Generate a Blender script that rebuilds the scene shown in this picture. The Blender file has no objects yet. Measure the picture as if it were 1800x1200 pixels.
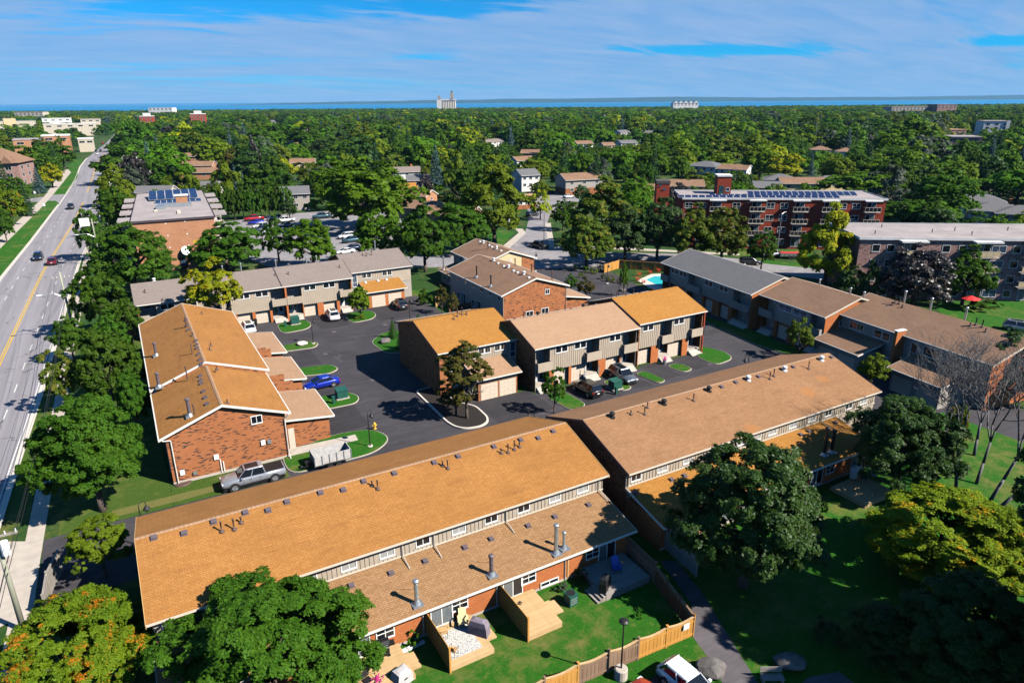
import bpy, math, random
import numpy as np
from mathutils import Vector, Matrix
rnd = random.Random(7)
S = bpy.context.scene
COL = S.collection
PI = math.pi
# ---------------------------------------------------------------- camera
# world axes follow the street grid of the estate: X runs along the long rows, Y across them, Z up, metres
F, PITCH, ROLL, CAMH, TH = 1200.0, math.atan(423.5/1200), math.atan(13/1800.), 35.0, math.radians(29.5)
def ray(px, py):
    """direction (world) of the photograph's pixel, 1800x1200"""
    u, v = px-900, py-600
    c, s = math.cos(ROLL), math.sin(ROLL)
    u, v = u*c-v*s, u*s+v*c
    x, y, z = u/F, 1.0, -v/F
    cp, sp = math.cos(PITCH), math.sin(PITCH)
    y, z = y*cp+z*sp, -y*sp+z*cp
    return Vector((x*math.cos(TH)+y*math.sin(TH), -x*math.sin(TH)+y*math.cos(TH), z))
CAM = Vector((0, 0, CAMH))
def hit(px, py, p0, n):
    d = ray(px, py); n = Vector(n); return CAM + d*((Vector(p0)-CAM).dot(n)/d.dot(n))
def G(px, py, z=0.0):
    """world point on the level plane z seen at a pixel"""
    return hit(px, py, (0, 0, z), (0, 0, 1))
def G2(px, py, z=0.0):
    p = G(px, py, z); return (p.x, p.y)
FWD = ray(900, 600).normalized()
def depth(p): return (Vector(p)-CAM).dot(FWD)
cam = bpy.data.cameras.new('camera'); camo = bpy.data.objects.new('camera', cam); COL.objects.link(camo)
r_ = (ray(901, 600)-ray(900, 600)).normalized(); u_ = -(ray(900, 601)-ray(900, 600)).normalized()
camo.matrix_world = Matrix(((r_.x, u_.x, -FWD.x, 0), (r_.y, u_.y, -FWD.y, 0), (r_.z, u_.z, -FWD.z, CAMH), (0, 0, 0, 1)))
cam.sensor_width = 36; cam.lens = 24; cam.clip_start = 1; cam.clip_end = 90000
S.camera = camo
# ---------------------------------------------------------------- sun, sky, exposure
SUN_EL = math.radians(41.0); SUN_AZ = math.radians(-52.0)       # azimuth counter-clockwise from +X
SUN_STRENGTH, SKY_STRENGTH, EXPOSURE = 5.0, 0.050, 0.90
sd = Vector((math.cos(SUN_AZ)*math.cos(SUN_EL), math.sin(SUN_AZ)*math.cos(SUN_EL), math.sin(SUN_EL)))
sun = bpy.data.lights.new('sun', 'SUN'); suno = bpy.data.objects.new('sun', sun); COL.objects.link(suno)
sun.energy = SUN_STRENGTH; sun.angle = math.radians(0.53); sun.color = (1, 0.95, 0.86)
suno.rotation_euler = sd.to_track_quat('Z', 'Y').to_euler()
w = bpy.data.worlds.new('World'); S.world = w; w.use_nodes = True
def build_world():
    nt = w.node_tree; N = nt.nodes; L = nt.links; N.clear()
    def n(t, **k):
        x = N.new(t)
        for a, b in k.items(): setattr(x, a, b)
        return x
    sky = n('ShaderNodeTexSky', sky_type='NISHITA', sun_disc=False, sun_elevation=SUN_EL, sun_rotation=PI/2-SUN_AZ, altitude=100)
    sky.air_density = 0.7; sky.dust_density = 0.0; sky.ozone_density = 4.0
    tc = n('ShaderNodeTexCoord')
    # cirrus sheet seen on a high plane: direction divided by its height
    sep = n('ShaderNodeSeparateXYZ'); L.new(tc.outputs['Generated'], sep.inputs[0])
    def m(op, a, b=None, clamp=False):
        x = n('ShaderNodeMath', operation=op); x.use_clamp = clamp
        for i, q in enumerate((a, b)):
            if q is None: continue
            if isinstance(q, (int, float)): x.inputs[i].default_value = q
            else: L.new(q, x.inputs[i])
        return x.outputs[0]
    zz = m('ADD', m('MAXIMUM', sep.outputs[2], 0.0), 0.14)
    cx, cy = m('DIVIDE', sep.outputs[0], zz), m('DIVIDE', sep.outputs[1], zz)
    cv = n('ShaderNodeCombineXYZ'); L.new(cx, cv.inputs[0]); L.new(cy, cv.inputs[1])
    rot = n('ShaderNodeMapping'); L.new(cv.outputs[0], rot.inputs[0])
    rot.inputs['Rotation'].default_value = (0, 0, TH+0.12); rot.inputs['Scale'].default_value = (0.30, 0.85, 1); rot.inputs['Location'].default_value = CLOUD_LOC
    n1 = n('ShaderNodeTexNoise'); n1.inputs['Scale'].default_value = 0.85; n1.inputs['Detail'].default_value = 7; n1.inputs['Roughness'].default_value = 0.55; n1.inputs['Distortion'].default_value = 0.7
    L.new(rot.outputs[0], n1.inputs['Vector'])
    n2 = n('ShaderNodeTexNoise'); n2.inputs['Scale'].default_value = 5.5; n2.inputs['Detail'].default_value = 6; n2.inputs['Roughness'].default_value = 0.6; n2.inputs['Distortion'].default_value = 0.4
    L.new(rot.outputs[0], n2.inputs['Vector'])
    s = m('ADD', m('MULTIPLY', n1.outputs['Fac'], 0.85), m('MULTIPLY', n2.outputs['Fac'], 0.15))
    mr = n('ShaderNodeMapRange', interpolation_type='SMOOTHSTEP'); L.new(s, mr.inputs[0])
    mr.inputs[1].default_value = 0.33; mr.inputs[2].default_value = 0.47
    fade = n('ShaderNodeMapRange', interpolation_type='SMOOTHSTEP'); L.new(sep.outputs[2], fade.inputs[0])
    for i, q in enumerate((0.15, 0.45, 1.0, 0.12)): fade.inputs[i+1].default_value = q
    low = n('ShaderNodeMapRange', interpolation_type='SMOOTHSTEP'); L.new(sep.outputs[2], low.inputs[0])
    for i, q in enumerate((0.0, 0.07, 0.92, 0.0)): low.inputs[i+1].default_value = q
    cf = m('MAXIMUM', m('MULTIPLY', m('MULTIPLY', mr.outputs[0], 0.88), fade.outputs[0]), low.outputs[0])
    hs = n('ShaderNodeMix', data_type='RGBA', blend_type='MULTIPLY'); hs.inputs[0].default_value = 1; hs.inputs[7].default_value = SKY_TINT; L.new(sky.outputs[0], hs.inputs[6])
    # thinner places in the veil where the clear sky shows
    for hx_, hy_, wl, wf in CLEARINGS:
        d = ray(hx_, hy_).normalized(); z_ = max(d.z, 0)+0.14; ox, oy = d.x/z_, d.y/z_
        dx, dy = m('SUBTRACT', cx, ox), m('SUBTRACT', cy, oy)
        la = m('DIVIDE', m('SUBTRACT', m('MULTIPLY', dx, math.cos(TH)), m('MULTIPLY', dy, math.sin(TH))), wl); fo = m('DIVIDE', m('ADD', m('MULTIPLY', dx, math.sin(TH)), m('MULTIPLY', dy, math.cos(TH))), wf)
        fo = m('ADD', fo, m('MULTIPLY', la, 0.35)); rr = m('ADD', m('SQRT', m('ADD', m('MULTIPLY', la, la), m('MULTIPLY', fo, fo))), m('MULTIPLY', m('SUBTRACT', n2.outputs['Fac'], 0.5), 2.6))
        hr = n('ShaderNodeMapRange', interpolation_type='SMOOTHSTEP'); L.new(rr, hr.inputs[0])
        for i, q in enumerate((0.45, 1.25, 0.05, 1.0)): hr.inputs[i+1].default_value = q
        cf = m('MULTIPLY', cf, hr.outputs[0])
    vr = n('ShaderNodeMapRange'); L.new(n2.outputs['Fac'], vr.inputs[0])
    for i, q in enumerate((0.32, 0.70, 0.0, 1.0)): vr.inputs[i+1].default_value = q
    veil = n('ShaderNodeMix', data_type='RGBA'); L.new(vr.outputs[0], veil.inputs[0]); veil.inputs[6].default_value = CLOUD_COL; veil.inputs[7].default_value = CLOUD_COL2
    mix = n('ShaderNodeMix', data_type='RGBA'); L.new(cf, mix.inputs[0]); L.new(hs.outputs[2], mix.inputs[6])
    L.new(veil.outputs[2], mix.inputs[7])
    bg = n('ShaderNodeBackground'); bg.inputs[1].default_value = SKY_STRENGTH; L.new(mix.outputs[2], bg.inputs[0])
    out = n('ShaderNodeOutputWorld'); L.new(bg.outputs[0], out.inputs[0])
CLOUD_LOC = (-6.58, 6.25, 0); CLOUD_COL = (2.2, 4.6, 8.3, 1); CLOUD_COL2 = (3.6, 5.3, 8.3, 1)
CLEARINGS = [(500, -5, 1.15, 0.42), (1270, 88, 0.75, 0.22), (820, 5, .5, .3), (1795, 70, .3, .2)]; SKY_TINT = (0.06, 0.95, 1.45, 1)
build_world()
S.view_settings.view_transform = 'Standard'; S.view_settings.look = 'None'; S.view_settings.exposure = EXPOSURE; S.view_settings.gamma = 1
S.view_settings.use_curve_mapping = False
S.render.engine = 'CYCLES'
S.cycles.max_bounces = 6; S.cycles.diffuse_bounces = 0; S.cycles.glossy_bounces = 2; S.cycles.transmission_bounces = 3; S.cycles.transparent_max_bounces = 4
S.cycles.caustics_reflective = False; S.cycles.caustics_refractive = False; S.cycles.volume_bounces = 0

# ---------------------------------------------------------------- materials
MAT = {}
class NT:
    def __init__(s, name):
        s.mat = bpy.data.materials.new(name); s.mat.use_nodes = True
        s.t = s.mat.node_tree; s.t.nodes.clear(); s.L = s.t.links
        s.out = s.n('ShaderNodeOutputMaterial'); s.p = s.n('ShaderNodeBsdfPrincipled'); s.L.new(s.p.outputs[0], s.out.inputs[0])
        MAT[name] = s.mat
    def n(s, t, **k):
        x = s.t.nodes.new(t)
        for a, b in k.items(): setattr(x, a, b)
        return x
    def put(s, sock, v):
        if isinstance(v, (int, float)): sock.default_value = v
        elif isinstance(v, (tuple, list)): sock.default_value = tuple(v)+((1,) if len(v) == 3 and sock.type == 'RGBA' else ())
        else: s.L.new(v, sock)
    def math(s, op, a, b=0.0, clamp=False):
        x = s.n('ShaderNodeMath', operation=op); x.use_clamp = clamp; s.put(x.inputs[0], a); s.put(x.inputs[1], b); return x.outputs[0]
    def mix(s, f, a, b, bt='MIX'):
        x = s.n('ShaderNodeMix', data_type='RGBA', blend_type=bt); s.put(x.inputs[0], f); s.put(x.inputs[6], a); s.put(x.inputs[7], b); return x.outputs[2]
    def ramp(s, f, stops, interp='LINEAR'):
        x = s.n('ShaderNodeValToRGB'); r = x.color_ramp; r.interpolation = interp
        while len(r.elements) < len(stops): r.elements.new(0.5)
        for e, (p, c) in zip(r.elements, stops): e.position = p; e.color = tuple(c)+((1,) if len(c) == 3 else ())
        s.put(x.inputs[0], f); return x.outputs[0]
    def range(s, f, a, b, c=0.0, d=1.0):
        x = s.n('ShaderNodeMapRange'); s.put(x.inputs[0], f)
        for i, q in enumerate((a, b, c, d)): x.inputs[i+1].default_value = q
        return x.outputs[0]
    def coord(s, kind='UV', scale=(1, 1, 1), rot=(0, 0, 0), loc=(0, 0, 0)):
        c = s.n('ShaderNodeTexCoord'); mp = s.n('ShaderNodeMapping'); s.L.new(c.outputs[kind], mp.inputs[0])
        mp.inputs['Scale'].default_value = scale; mp.inputs['Rotation'].default_value = rot; mp.inputs['Location'].default_value = loc
        return mp.outputs[0]
    def noise(s, vec, sc, det=4, rough=0.55, dist=0.0):
        x = s.n('ShaderNodeTexNoise'); s.L.new(vec, x.inputs['Vector'])
        for k, v in (('Scale', sc), ('Detail', det), ('Roughness', rough), ('Distortion', dist)): x.inputs[k].default_value = v
        return x.outputs['Fac']
    def bricktex(s, vec, w, h, c1, c2, mortar, ms=0.01, off=0.5):
        x = s.n('ShaderNodeTexBrick'); s.L.new(vec, x.inputs['Vector']); x.offset = off
        x.inputs['Color1'].default_value = tuple(c1)+(1,); x.inputs['Color2'].default_value = tuple(c2)+(1,); x.inputs['Mortar'].default_value = tuple(mortar)+(1,)
        x.inputs['Scale'].default_value = 1; x.inputs['Mortar Size'].default_value = ms; x.inputs['Mortar Smooth'].default_value = 0.1
        x.inputs['Brick Width'].default_value = w; x.inputs['Row Height'].default_value = h
        return x
    def bump(s, h, strength=0.3, dist=0.02):
        b = s.n('ShaderNodeBump'); b.inputs['Strength'].default_value = strength; b.inputs['Distance'].default_value = dist; s.L.new(h, b.inputs['Height'])
        s.L.new(b.outputs[0], s.p.inputs['Normal'])
    def fin(s, col, rough=0.8, metal=0.0, spec=0.4):
        s.put(s.p.inputs['Base Color'], col); s.put(s.p.inputs['Roughness'], rough); s.put(s.p.inputs['Metallic'], metal); s.put(s.p.inputs['Specular IOR Level'], spec)
        return s.mat
def plain(name, col, rough=0.7, metal=0.0, spec=0.4, var=0.15, sc=3.0, coat=0.0):
    t = NT(name)
    if var > 0:
        f = t.noise(t.coord('Object'), sc, 5)
        c = t.mix(t.range(f, 0.3, 0.7), tuple(x*(1-var) for x in col), tuple(min(1, x*(1+var)) for x in col))
    else: c = col
    t.fin(c, rough, metal, spec)
    if coat: t.p.inputs['Coat Weight'].default_value = coat; t.p.inputs['Coat Roughness'].default_value = 0.05
    return t.mat
def shingle(name, a, b, dark, stain=0.35, patch=None):
    t = NT(name); uv = t.coord('UV')
    bt = t.bricktex(uv, 0.34, 0.15, a, b, dark, 0.015, 0.37)
    big = t.noise(uv, 0.28, 5, 0.6, 0.6); fine = t.noise(uv, 9, 3, 0.7); mid = t.noise(t.coord('UV', (0.35, 1.3, 1)), 0.9, 5, 0.65)
    c = t.mix(t.range(big, 0.35, 0.7, 0, stain), bt.outputs['Color'], tuple(x*0.62 for x in a))
    c = t.mix(t.range(mid, 0.52, 0.75, 0, stain*0.8), c, tuple(x*0.5 for x in dark))
    c = t.mix(t.range(fine, 0.35, 0.75, 0.0, 0.22), c, tuple(min(1, x*1.5) for x in b))
    if patch:
        vo = t.n('ShaderNodeTexVoronoi'); t.L.new(t.coord('UV', (0.21, 0.24, 1)), vo.inputs['Vector']); vo.inputs['Randomness'].default_value = 0.6; vo.inputs['Scale'].default_value = 1
        d = t.math('ADD', vo.outputs['Distance'], t.math('MULTIPLY', t.noise(uv, 1.6, 4), 0.22))
        c = t.mix(t.range(d, 0.34, 0.22, 0, 0.55), c, patch)
    lines = t.math('FRACT', t.math('DIVIDE', t.n('ShaderNodeSeparateXYZ').outputs[1], 0.15)) if False else None
    t.bump(t.math('SUBTRACT', t.noise(uv, 14, 2), t.math('MULTIPLY', bt.outputs['Fac'], 1.0)), 0.5, 0.015)
    return t.fin(c, 0.92, 0, 0.25)
def brick(name, c1, c2, darkc, darkfrac, mortar, bw=0.42, bh=0.105):
    t = NT(name); uv = t.coord('UV')
    bt = t.bricktex(uv, bw, bh, (0, 0, 0), (1, 1, 1), (0.5, 0.5, 0.5), 0.008)
    bw_ = t.n('ShaderNodeRGBToBW'); t.L.new(bt.outputs['Color'], bw_.inputs[0]); v = bw_.outputs[0]
    v2 = t.math('ADD', t.math('MULTIPLY', v, 0.72), t.math('MULTIPLY', t.noise(t.coord('UV', (0.35, 1.0, 1)), 1.6, 3), 0.45))
    c = t.mix(v, c1, c2)
    if darkfrac > 0: c = t.mix(t.range(v2, 1.0-darkfrac, 1.02-darkfrac), c, darkc)
    c = t.mix(t.math('MULTIPLY', bt.outputs['Fac'], 0.55), c, mortar)
    c = t.mix(t.range(t.noise(uv, 0.4, 4), 0.35, 0.75, 0, 0.28), c, tuple(x*0.6 for x in c1))
    t.bump(t.math('MULTIPLY', bt.outputs['Fac'], -1.0), 0.5, 0.01)
    return t.fin(c, 0.88, 0, 0.25)
shingle('shingle_orange', (0.32, 0.138, 0.034), (0.40, 0.185, 0.052), (0.18, 0.070, 0.018), 0.48)
shingle('shingle_low', (0.26, 0.140, 0.062), (0.36, 0.205, 0.098), (0.12, 0.058, 0.024), 0.22)
shingle('shingle_gold', (0.32, 0.140, 0.028), (0.42, 0.195, 0.042), (0.17, 0.070, 0.014), 0.18)
shingle('shingle_tan', (0.26, 0.132, 0.062), (0.335, 0.180, 0.090), (0.15, 0.072, 0.032), 0.46, (0.36, 0.145, 0.040))
shingle('shingle_pale', (0.34, 0.205, 0.120), (0.40, 0.25, 0.155), (0.22, 0.125, 0.07), 0.22)
shingle('shingle_brown', (0.235, 0.135, 0.082), (0.285, 0.170, 0.110), (0.14, 0.078, 0.045), 0.5)
shingle('shingle_grey', (0.205, 0.165, 0.145), (0.245, 0.200, 0.178), (0.13, 0.10, 0.085), 0.2)
shingle('shingle_slate', (0.135, 0.130, 0.135), (0.165, 0.16, 0.165), (0.085, 0.08, 0.085), 0.2)
shingle('shingle_dark', (0.07, 0.065, 0.062), (0.10, 0.09, 0.085), (0.04, 0.036, 0.033), 0.2)
brick('brick_orange', (0.34, 0.115, 0.042), (0.42, 0.160, 0.062), (0.035, 0.026, 0.026), 0.19, (0.34, 0.18, 0.10), 0.36, 0.095)
brick('brick_plain', (0.41, 0.115, 0.032), (0.49, 0.155, 0.046), (0.05, 0.03, 0.025), 0.0, (0.36, 0.2, 0.12), 0.3, 0.09)
brick('brick_red', (0.28, 0.042, 0.020), (0.35, 0.062, 0.032), (0.05, 0.015, 0.01), 0.06, (0.22, 0.08, 0.05), 0.4, 0.12)
brick('brick_tan', (0.38, 0.175, 0.090), (0.46, 0.225, 0.120), (0.16, 0.075, 0.05), 0.06, (0.42, 0.26, 0.18), 0.42, 0.11)
brick('brick_pink', (0.31, 0.180, 0.150), (0.40, 0.25, 0.215), (0.12, 0.055, 0.045), 0.16, (0.30, 0.22, 0.20), 0.42, 0.12)
def siding(name, col, lap=0.0, vert=0.0):
    t = NT(name); uv = t.coord('UV')
    c = t.mix(t.range(t.noise(uv, 0.7, 4), 0.3, 0.75), tuple(x*0.9 for x in col), tuple(x*1.06 for x in col))
    sp = t.n('ShaderNodeSeparateXYZ'); t.L.new(uv, sp.inputs[0])
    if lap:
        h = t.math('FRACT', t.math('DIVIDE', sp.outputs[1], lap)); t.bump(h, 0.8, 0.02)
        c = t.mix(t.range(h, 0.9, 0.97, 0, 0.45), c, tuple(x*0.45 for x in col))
    return t.fin(c, 0.6, 0, 0.35)
siding('siding_beige', (0.42, 0.345, 0.265)); siding('siding_lap', (0.46, 0.38, 0.30), 0.2); siding('siding_cream', (0.62, 0.48, 0.27))
siding('siding_taupe', (0.37, 0.33, 0.29)); siding('siding_store', (0.50, 0.44, 0.34)); siding('siding_white', (0.72, 0.70, 0.66), 0.2)
plain('batten_tan', (0.43, 0.355, 0.275), 0.6, var=0.05)
plain('trim_white', (0.70, 0.66, 0.60), 0.5, var=0.06); plain('trim_cream', (0.58, 0.50, 0.40), 0.55, var=0.06); plain('trim_dark', (0.065, 0.045, 0.055), 0.5)
plain('window_white', (0.80, 0.79, 0.76), 0.4, var=0.03)
plain('door_cream', (0.60, 0.50, 0.40), 0.5, var=0.04); plain('door_white', (0.72, 0.70, 0.68), 0.4, var=0.03); plain('door_dark', (0.05, 0.03, 0.02), 0.5)
def glass(name, col, rough=0.04, blind=False):
    t = NT(name); c = col
    if blind:
        uv = t.coord('Object'); sp = t.n('ShaderNodeSeparateXYZ'); t.L.new(uv, sp.inputs[0])
        f = t.math('SINE', t.math('MULTIPLY', sp.outputs[0], 55.0))
        c = t.mix(t.range(f, -1, 1), tuple(x*0.75 for x in col), col)
    t.fin(c, rough, 0, 0.6); return t.mat
glass('glass_dark', (0.010, 0.013, 0.018)); glass('glass_blind', (0.40, 0.39, 0.37), 0.06, True); glass('glass_curtain', (0.16, 0.18, 0.19), 0.06, True); glass('glass_blue', (0.03, 0.06, 0.11))
plain('metal_galv', (0.42, 0.45, 0.47), 0.38, 0.7, var=0.12); plain('metal_dark', (0.025, 0.024, 0.024), 0.5, 0.3); plain('metal_vent', (0.14, 0.11, 0.12), 0.5, 0.2); plain('metal_white', (0.75, 0.75, 0.75), 0.35)
plain('metal_pipe', (0.10, 0.06, 0.05), 0.6); plain('concrete', (0.44, 0.38, 0.32), 0.85, var=0.12, sc=1.2); plain('concrete_light', (0.58, 0.52, 0.45), 0.85, var=0.10, sc=1.2)
plain('rock', (0.14, 0.125, 0.115), 0.9, var=0.4, sc=2.2); plain('mulch', (0.018, 0.013, 0.011), 0.95, var=0.5, sc=12)
plain('green_box', (0.015, 0.085, 0.065), 0.5); plain('plastic_black', (0.012, 0.012, 0.013), 0.5); plain('plastic_white', (0.78, 0.77, 0.75), 0.4, var=0.03)
plain('orange_red', (0.62, 0.06, 0.02), 0.5); plain('yellow_hydrant', (0.75, 0.42, 0.05), 0.5); plain('cover_grey', (0.45, 0.43, 0.42), 0.8); plain('cover_mauve', (0.20, 0.165, 0.20), 0.7)
plain('chair_yellow', (0.72, 0.62, 0.32), 0.5, var=0.04); plain('blue_plastic', (0.02, 0.08, 0.45), 0.4); plain('teal_plastic', (0.01, 0.32, 0.38), 0.4); plain('red_canvas', (0.65, 0.03, 0.03), 0.7)
plain('flower_pink', (0.55, 0.03, 0.22), 0.7); plain('flower_yellow', (0.7, 0.5, 0.05), 0.7); plain('chip_red', (0.5, 0.05, 0.05), 0.6)
plain('tyre', (0.016, 0.016, 0.017), 0.85); plain('rim', (0.45, 0.46, 0.48), 0.3, 0.8, var=0.0); plain('lamp_glass', (0.75, 0.78, 0.82), 0.1, var=0); plain('lamp_red', (0.42, 0.012, 0.012), 0.2, var=0); plain('grille', (0.02, 0.02, 0.022), 0.4, var=0)
def wood(name, a, b, scale=(0.6, 8, 8)):
    t = NT(name); ge = t.n('ShaderNodeObjectInfo'); isl = t.n('ShaderNodeNewGeometry')
    r = t.math('FRACT', t.math('ADD', ge.outputs['Random'], isl.outputs['Random Per Island']))
    f = t.noise(t.coord('UV', (1.2, 9, 1)), 1.5, 5, 0.6, 0.4)
    c = t.mix(r, a, b); c = t.mix(t.range(f, 0.4, 0.75, 0, 0.5), c, tuple(x*0.5 for x in a))
    t.bump(f, 0.2, 0.005); return t.fin(c, 0.75, 0, 0.3)
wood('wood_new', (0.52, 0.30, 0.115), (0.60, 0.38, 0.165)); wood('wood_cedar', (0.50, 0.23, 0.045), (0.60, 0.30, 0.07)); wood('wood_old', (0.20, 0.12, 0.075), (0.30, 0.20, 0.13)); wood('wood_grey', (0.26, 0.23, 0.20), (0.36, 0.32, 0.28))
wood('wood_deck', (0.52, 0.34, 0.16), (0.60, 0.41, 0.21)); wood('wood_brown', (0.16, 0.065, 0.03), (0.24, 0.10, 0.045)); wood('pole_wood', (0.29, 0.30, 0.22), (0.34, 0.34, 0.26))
def ground_mat(name, base, kind):
    t = NT(name); uv = t.coord('Object'); 
    if kind == 'grass':
        a = t.noise(uv, 0.09, 5, 0.6, 0.5); b = t.noise(uv, 0.55, 6, 0.7, 0.3); f = t.noise(uv, 7, 4, 0.8)
        c = t.mix(t.range(f, 0.25, 0.75), tuple(x*0.55 for x in base), tuple(x*1.5 for x in base))
        c = t.mix(t.range(t.math('MULTIPLY', a, b), 0.25, 0.40, 0, 0.8), c, (0.17, 0.145, 0.04))
        h2 = t.noise(uv, 1.6, 3, 0.7); c = t.mix(t.range(h2, 0.56, 0.72, 0, 0.55), c, (0.15, 0.145, 0.03)); c = t.mix(t.range(h2, 0.42, 0.28, 0, 0.5), c, tuple(x*0.5 for x in base))
        t.bump(f, 0.5, 0.06); return t.fin(c, 0.9, 0, 0.2)
    if kind == 'asphalt':
        a = t.noise(uv, 0.10, 5, 0.6, 1.2); f = t.noise(uv, 30, 3, 0.8); b = t.noise(t.coord('Object', (0.25, 1.5, 1), (0, 0, 0.5)), 0.9, 5, 0.65, 0.6)
        c = t.mix(t.range(a, 0.3, 0.7), tuple(x*0.75 for x in base), tuple(x*1.35 for x in base))
        c = t.mix(t.range(b, 0.46, 0.74, 0, 0.6), c, tuple(x*2.0 for x in base)); vo = t.n('ShaderNodeTexVoronoi'); vo.inputs['Scale'].default_value = 0.32; t.L.new(uv, vo.inputs['Vector']); c = t.mix(t.range(t.math('ADD', vo.outputs['Distance'], t.math('MULTIPLY', t.noise(uv, 3.0, 3), 0.3)), 0.26, 0.20, 0, 0.6), c, tuple(x*0.45 for x in base))
        wv = t.n('ShaderNodeVectorMath', operation='ADD'); t.L.new(t.coord('Object', (0.11, 0.13, 0.1)), wv.inputs[0]); nz = t.n('ShaderNodeTexNoise'); nz.inputs['Scale'].default_value = 0.3; nz.inputs['Detail'].default_value = 5; t.L.new(uv, nz.inputs['Vector']); sc = t.n('ShaderNodeVectorMath', operation='SCALE'); t.L.new(nz.outputs['Color'], sc.inputs[0]); sc.inputs[3].default_value = 0.6; t.L.new(sc.outputs[0], wv.inputs[1]); v2 = t.n('ShaderNodeTexVoronoi', feature='DISTANCE_TO_EDGE'); t.L.new(wv.outputs[0], v2.inputs['Vector']); v2.inputs['Scale'].default_value = 1.0; c = t.mix(t.math('MULTIPLY', t.range(v2.outputs['Distance'], 0.010, 0.004), t.range(t.noise(uv, 0.09, 3), 0.50, 0.58, 0, 0.7)), c, tuple(min(.5, x*2.6) for x in base)); c = t.mix(t.range(f, 0.3, 0.8, 0, 0.3), c, tuple(x*1.6 for x in base))
        t.bump(f, 0.15, 0.01); return t.fin(c, 0.85, 0, 0.3)
    if kind == 'road':
        along = t.coord('Object', (1.0, 0.02, 1), (0, 0, -0.02))
        st = t.noise(along, 0.75, 5, 0.6, 0.15); a = t.noise(uv, 0.05, 5, 0.6, 0.8); f = t.noise(uv, 9, 4, 0.8)
        c = t.mix(t.range(st, 0.35, 0.68), tuple(x*0.80 for x in base), tuple(x*1.12 for x in base)); c = t.mix(t.range(a, 0.4, 0.75, 0, 0.35), c, tuple(x*0.72 for x in base))
        wv = t.n('ShaderNodeVectorMath', operation='ADD'); t.L.new(t.coord('Object', (0.16, 0.07, 0.1)), wv.inputs[0])
        nz = t.n('ShaderNodeTexNoise'); nz.inputs['Scale'].default_value = 0.35; nz.inputs['Detail'].default_value = 5; t.L.new(uv, nz.inputs['Vector'])
        sc = t.n('ShaderNodeVectorMath', operation='SCALE'); t.L.new(nz.outputs['Color'], sc.inputs[0]); sc.inputs[3].default_value = 0.55; t.L.new(sc.outputs[0], wv.inputs[1])
        vo = t.n('ShaderNodeTexVoronoi', feature='DISTANCE_TO_EDGE'); vo.inputs['Scale'].default_value = 1.0; t.L.new(wv.outputs[0], vo.inputs['Vector'])
        crack = t.math('MULTIPLY', t.range(vo.outputs['Distance'], 0.012, 0.004), t.range(t.noise(uv, 0.11, 3), 0.48, 0.56))
        c = t.mix(t.math('MULTIPLY', crack, 0.75), c, (0.05, 0.045, 0.045)); c = t.mix(t.range(f, 0.3, 0.8, 0, 0.2), c, tuple(x*0.6 for x in base))
        return t.fin(c, 0.85, 0, 0.3)
    if kind == 'water':
        f = t.noise(t.coord('Object', (0.004, 0.02, 1), (0, 0, TH)), 1, 6, 0.6); b = t.noise(t.coord('Object', (0.00006, 0.0009, 1), (0, 0, TH)), 1, 4)
        c = t.mix(t.range(b, 0.35, 0.7), base, tuple(x*1.7 for x in base)); t.bump(f, 0.4, 3.0); return t.fin(c, 0.5, 0, 0.12)
    if kind == 'far':
        f = t.noise(uv, 0.004, 5); return t.fin(t.mix(f, tuple(x*0.6 for x in base), tuple(x*1.3 for x in base)), 0.9, 0, 0.1)
    if kind == 'gravelroof':
        a = t.noise(uv, 0.25, 5, 0.6, 0.8); f = t.noise(uv, 12, 3, 0.8); c = t.mix(t.range(a, 0.35, 0.7), tuple(x*0.8 for x in base), tuple(x*1.12 for x in base)); c = t.mix(t.range(f, 0.3, 0.8, 0, 0.3), c, tuple(x*0.6 for x in base)); return t.fin(c, 0.9, 0, 0.2)
ground_mat('grass', (0.045, 0.085, 0.010), 'grass'); ground_mat('grass_lush', (0.018, 0.098, 0.004), 'grass'); ground_mat('grass_dry', (0.13, 0.125, 0.035), 'grass'); ground_mat('grass_far', (0.020, 0.060, 0.010), 'grass')
ground_mat('asphalt', (0.042, 0.038, 0.042), 'asphalt'); ground_mat('asphalt_new', (0.030, 0.027, 0.030), 'asphalt'); ground_mat('asphalt_light', (0.20, 0.185, 0.19), 'asphalt'); ground_mat('asphalt_path', (0.085, 0.075, 0.08), 'asphalt')
ground_mat('road', (0.27, 0.25, 0.265), 'road'); ground_mat('water', (0.004, 0.12, 0.25), 'water'); ground_mat('hill', (0.02, 0.06, 0.06), 'far')
ground_mat('roof_gravel', (0.36, 0.31, 0.30), 'gravelroof'); ground_mat('roof_white', (0.75, 0.72, 0.69), 'gravelroof'); ground_mat('dirt', (0.30, 0.21, 0.11), 'gravelroof')
plain('paint_yellow', (0.55, 0.34, 0.03), 0.7, var=0.25, sc=1.5); plain('paint_white', (0.62, 0.60, 0.58), 0.7, var=0.2, sc=1.5)
def pool_mat():
    t = NT('pool_water'); f = t.noise(t.coord('Object'), 2.2, 4); t.bump(f, 0.15, 0.05)
    return t.fin(t.mix(f, (0.02, 0.42, 0.48), (0.06, 0.58, 0.60)), 0.08, 0, 0.5)
pool_mat()
def solar_mat():
    t = NT('solar'); uv = t.coord('UV'); bt = t.bricktex(uv, 0.5, 0.5, (0.010, 0.017, 0.055), (0.014, 0.024, 0.075), (0.06, 0.08, 0.16), 0.012, 0.0)
    return t.fin(bt.outputs['Color'], 0.12, 0, 0.6)
solar_mat()
def paint(name, col, metal=0.0, rough=0.3):
    t = NT(name); t.fin(tuple(col), rough, metal, 0.5); t.p.inputs['Coat Weight'].default_value = 0.8; t.p.inputs['Coat Roughness'].default_value = 0.04; return t.mat
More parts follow.
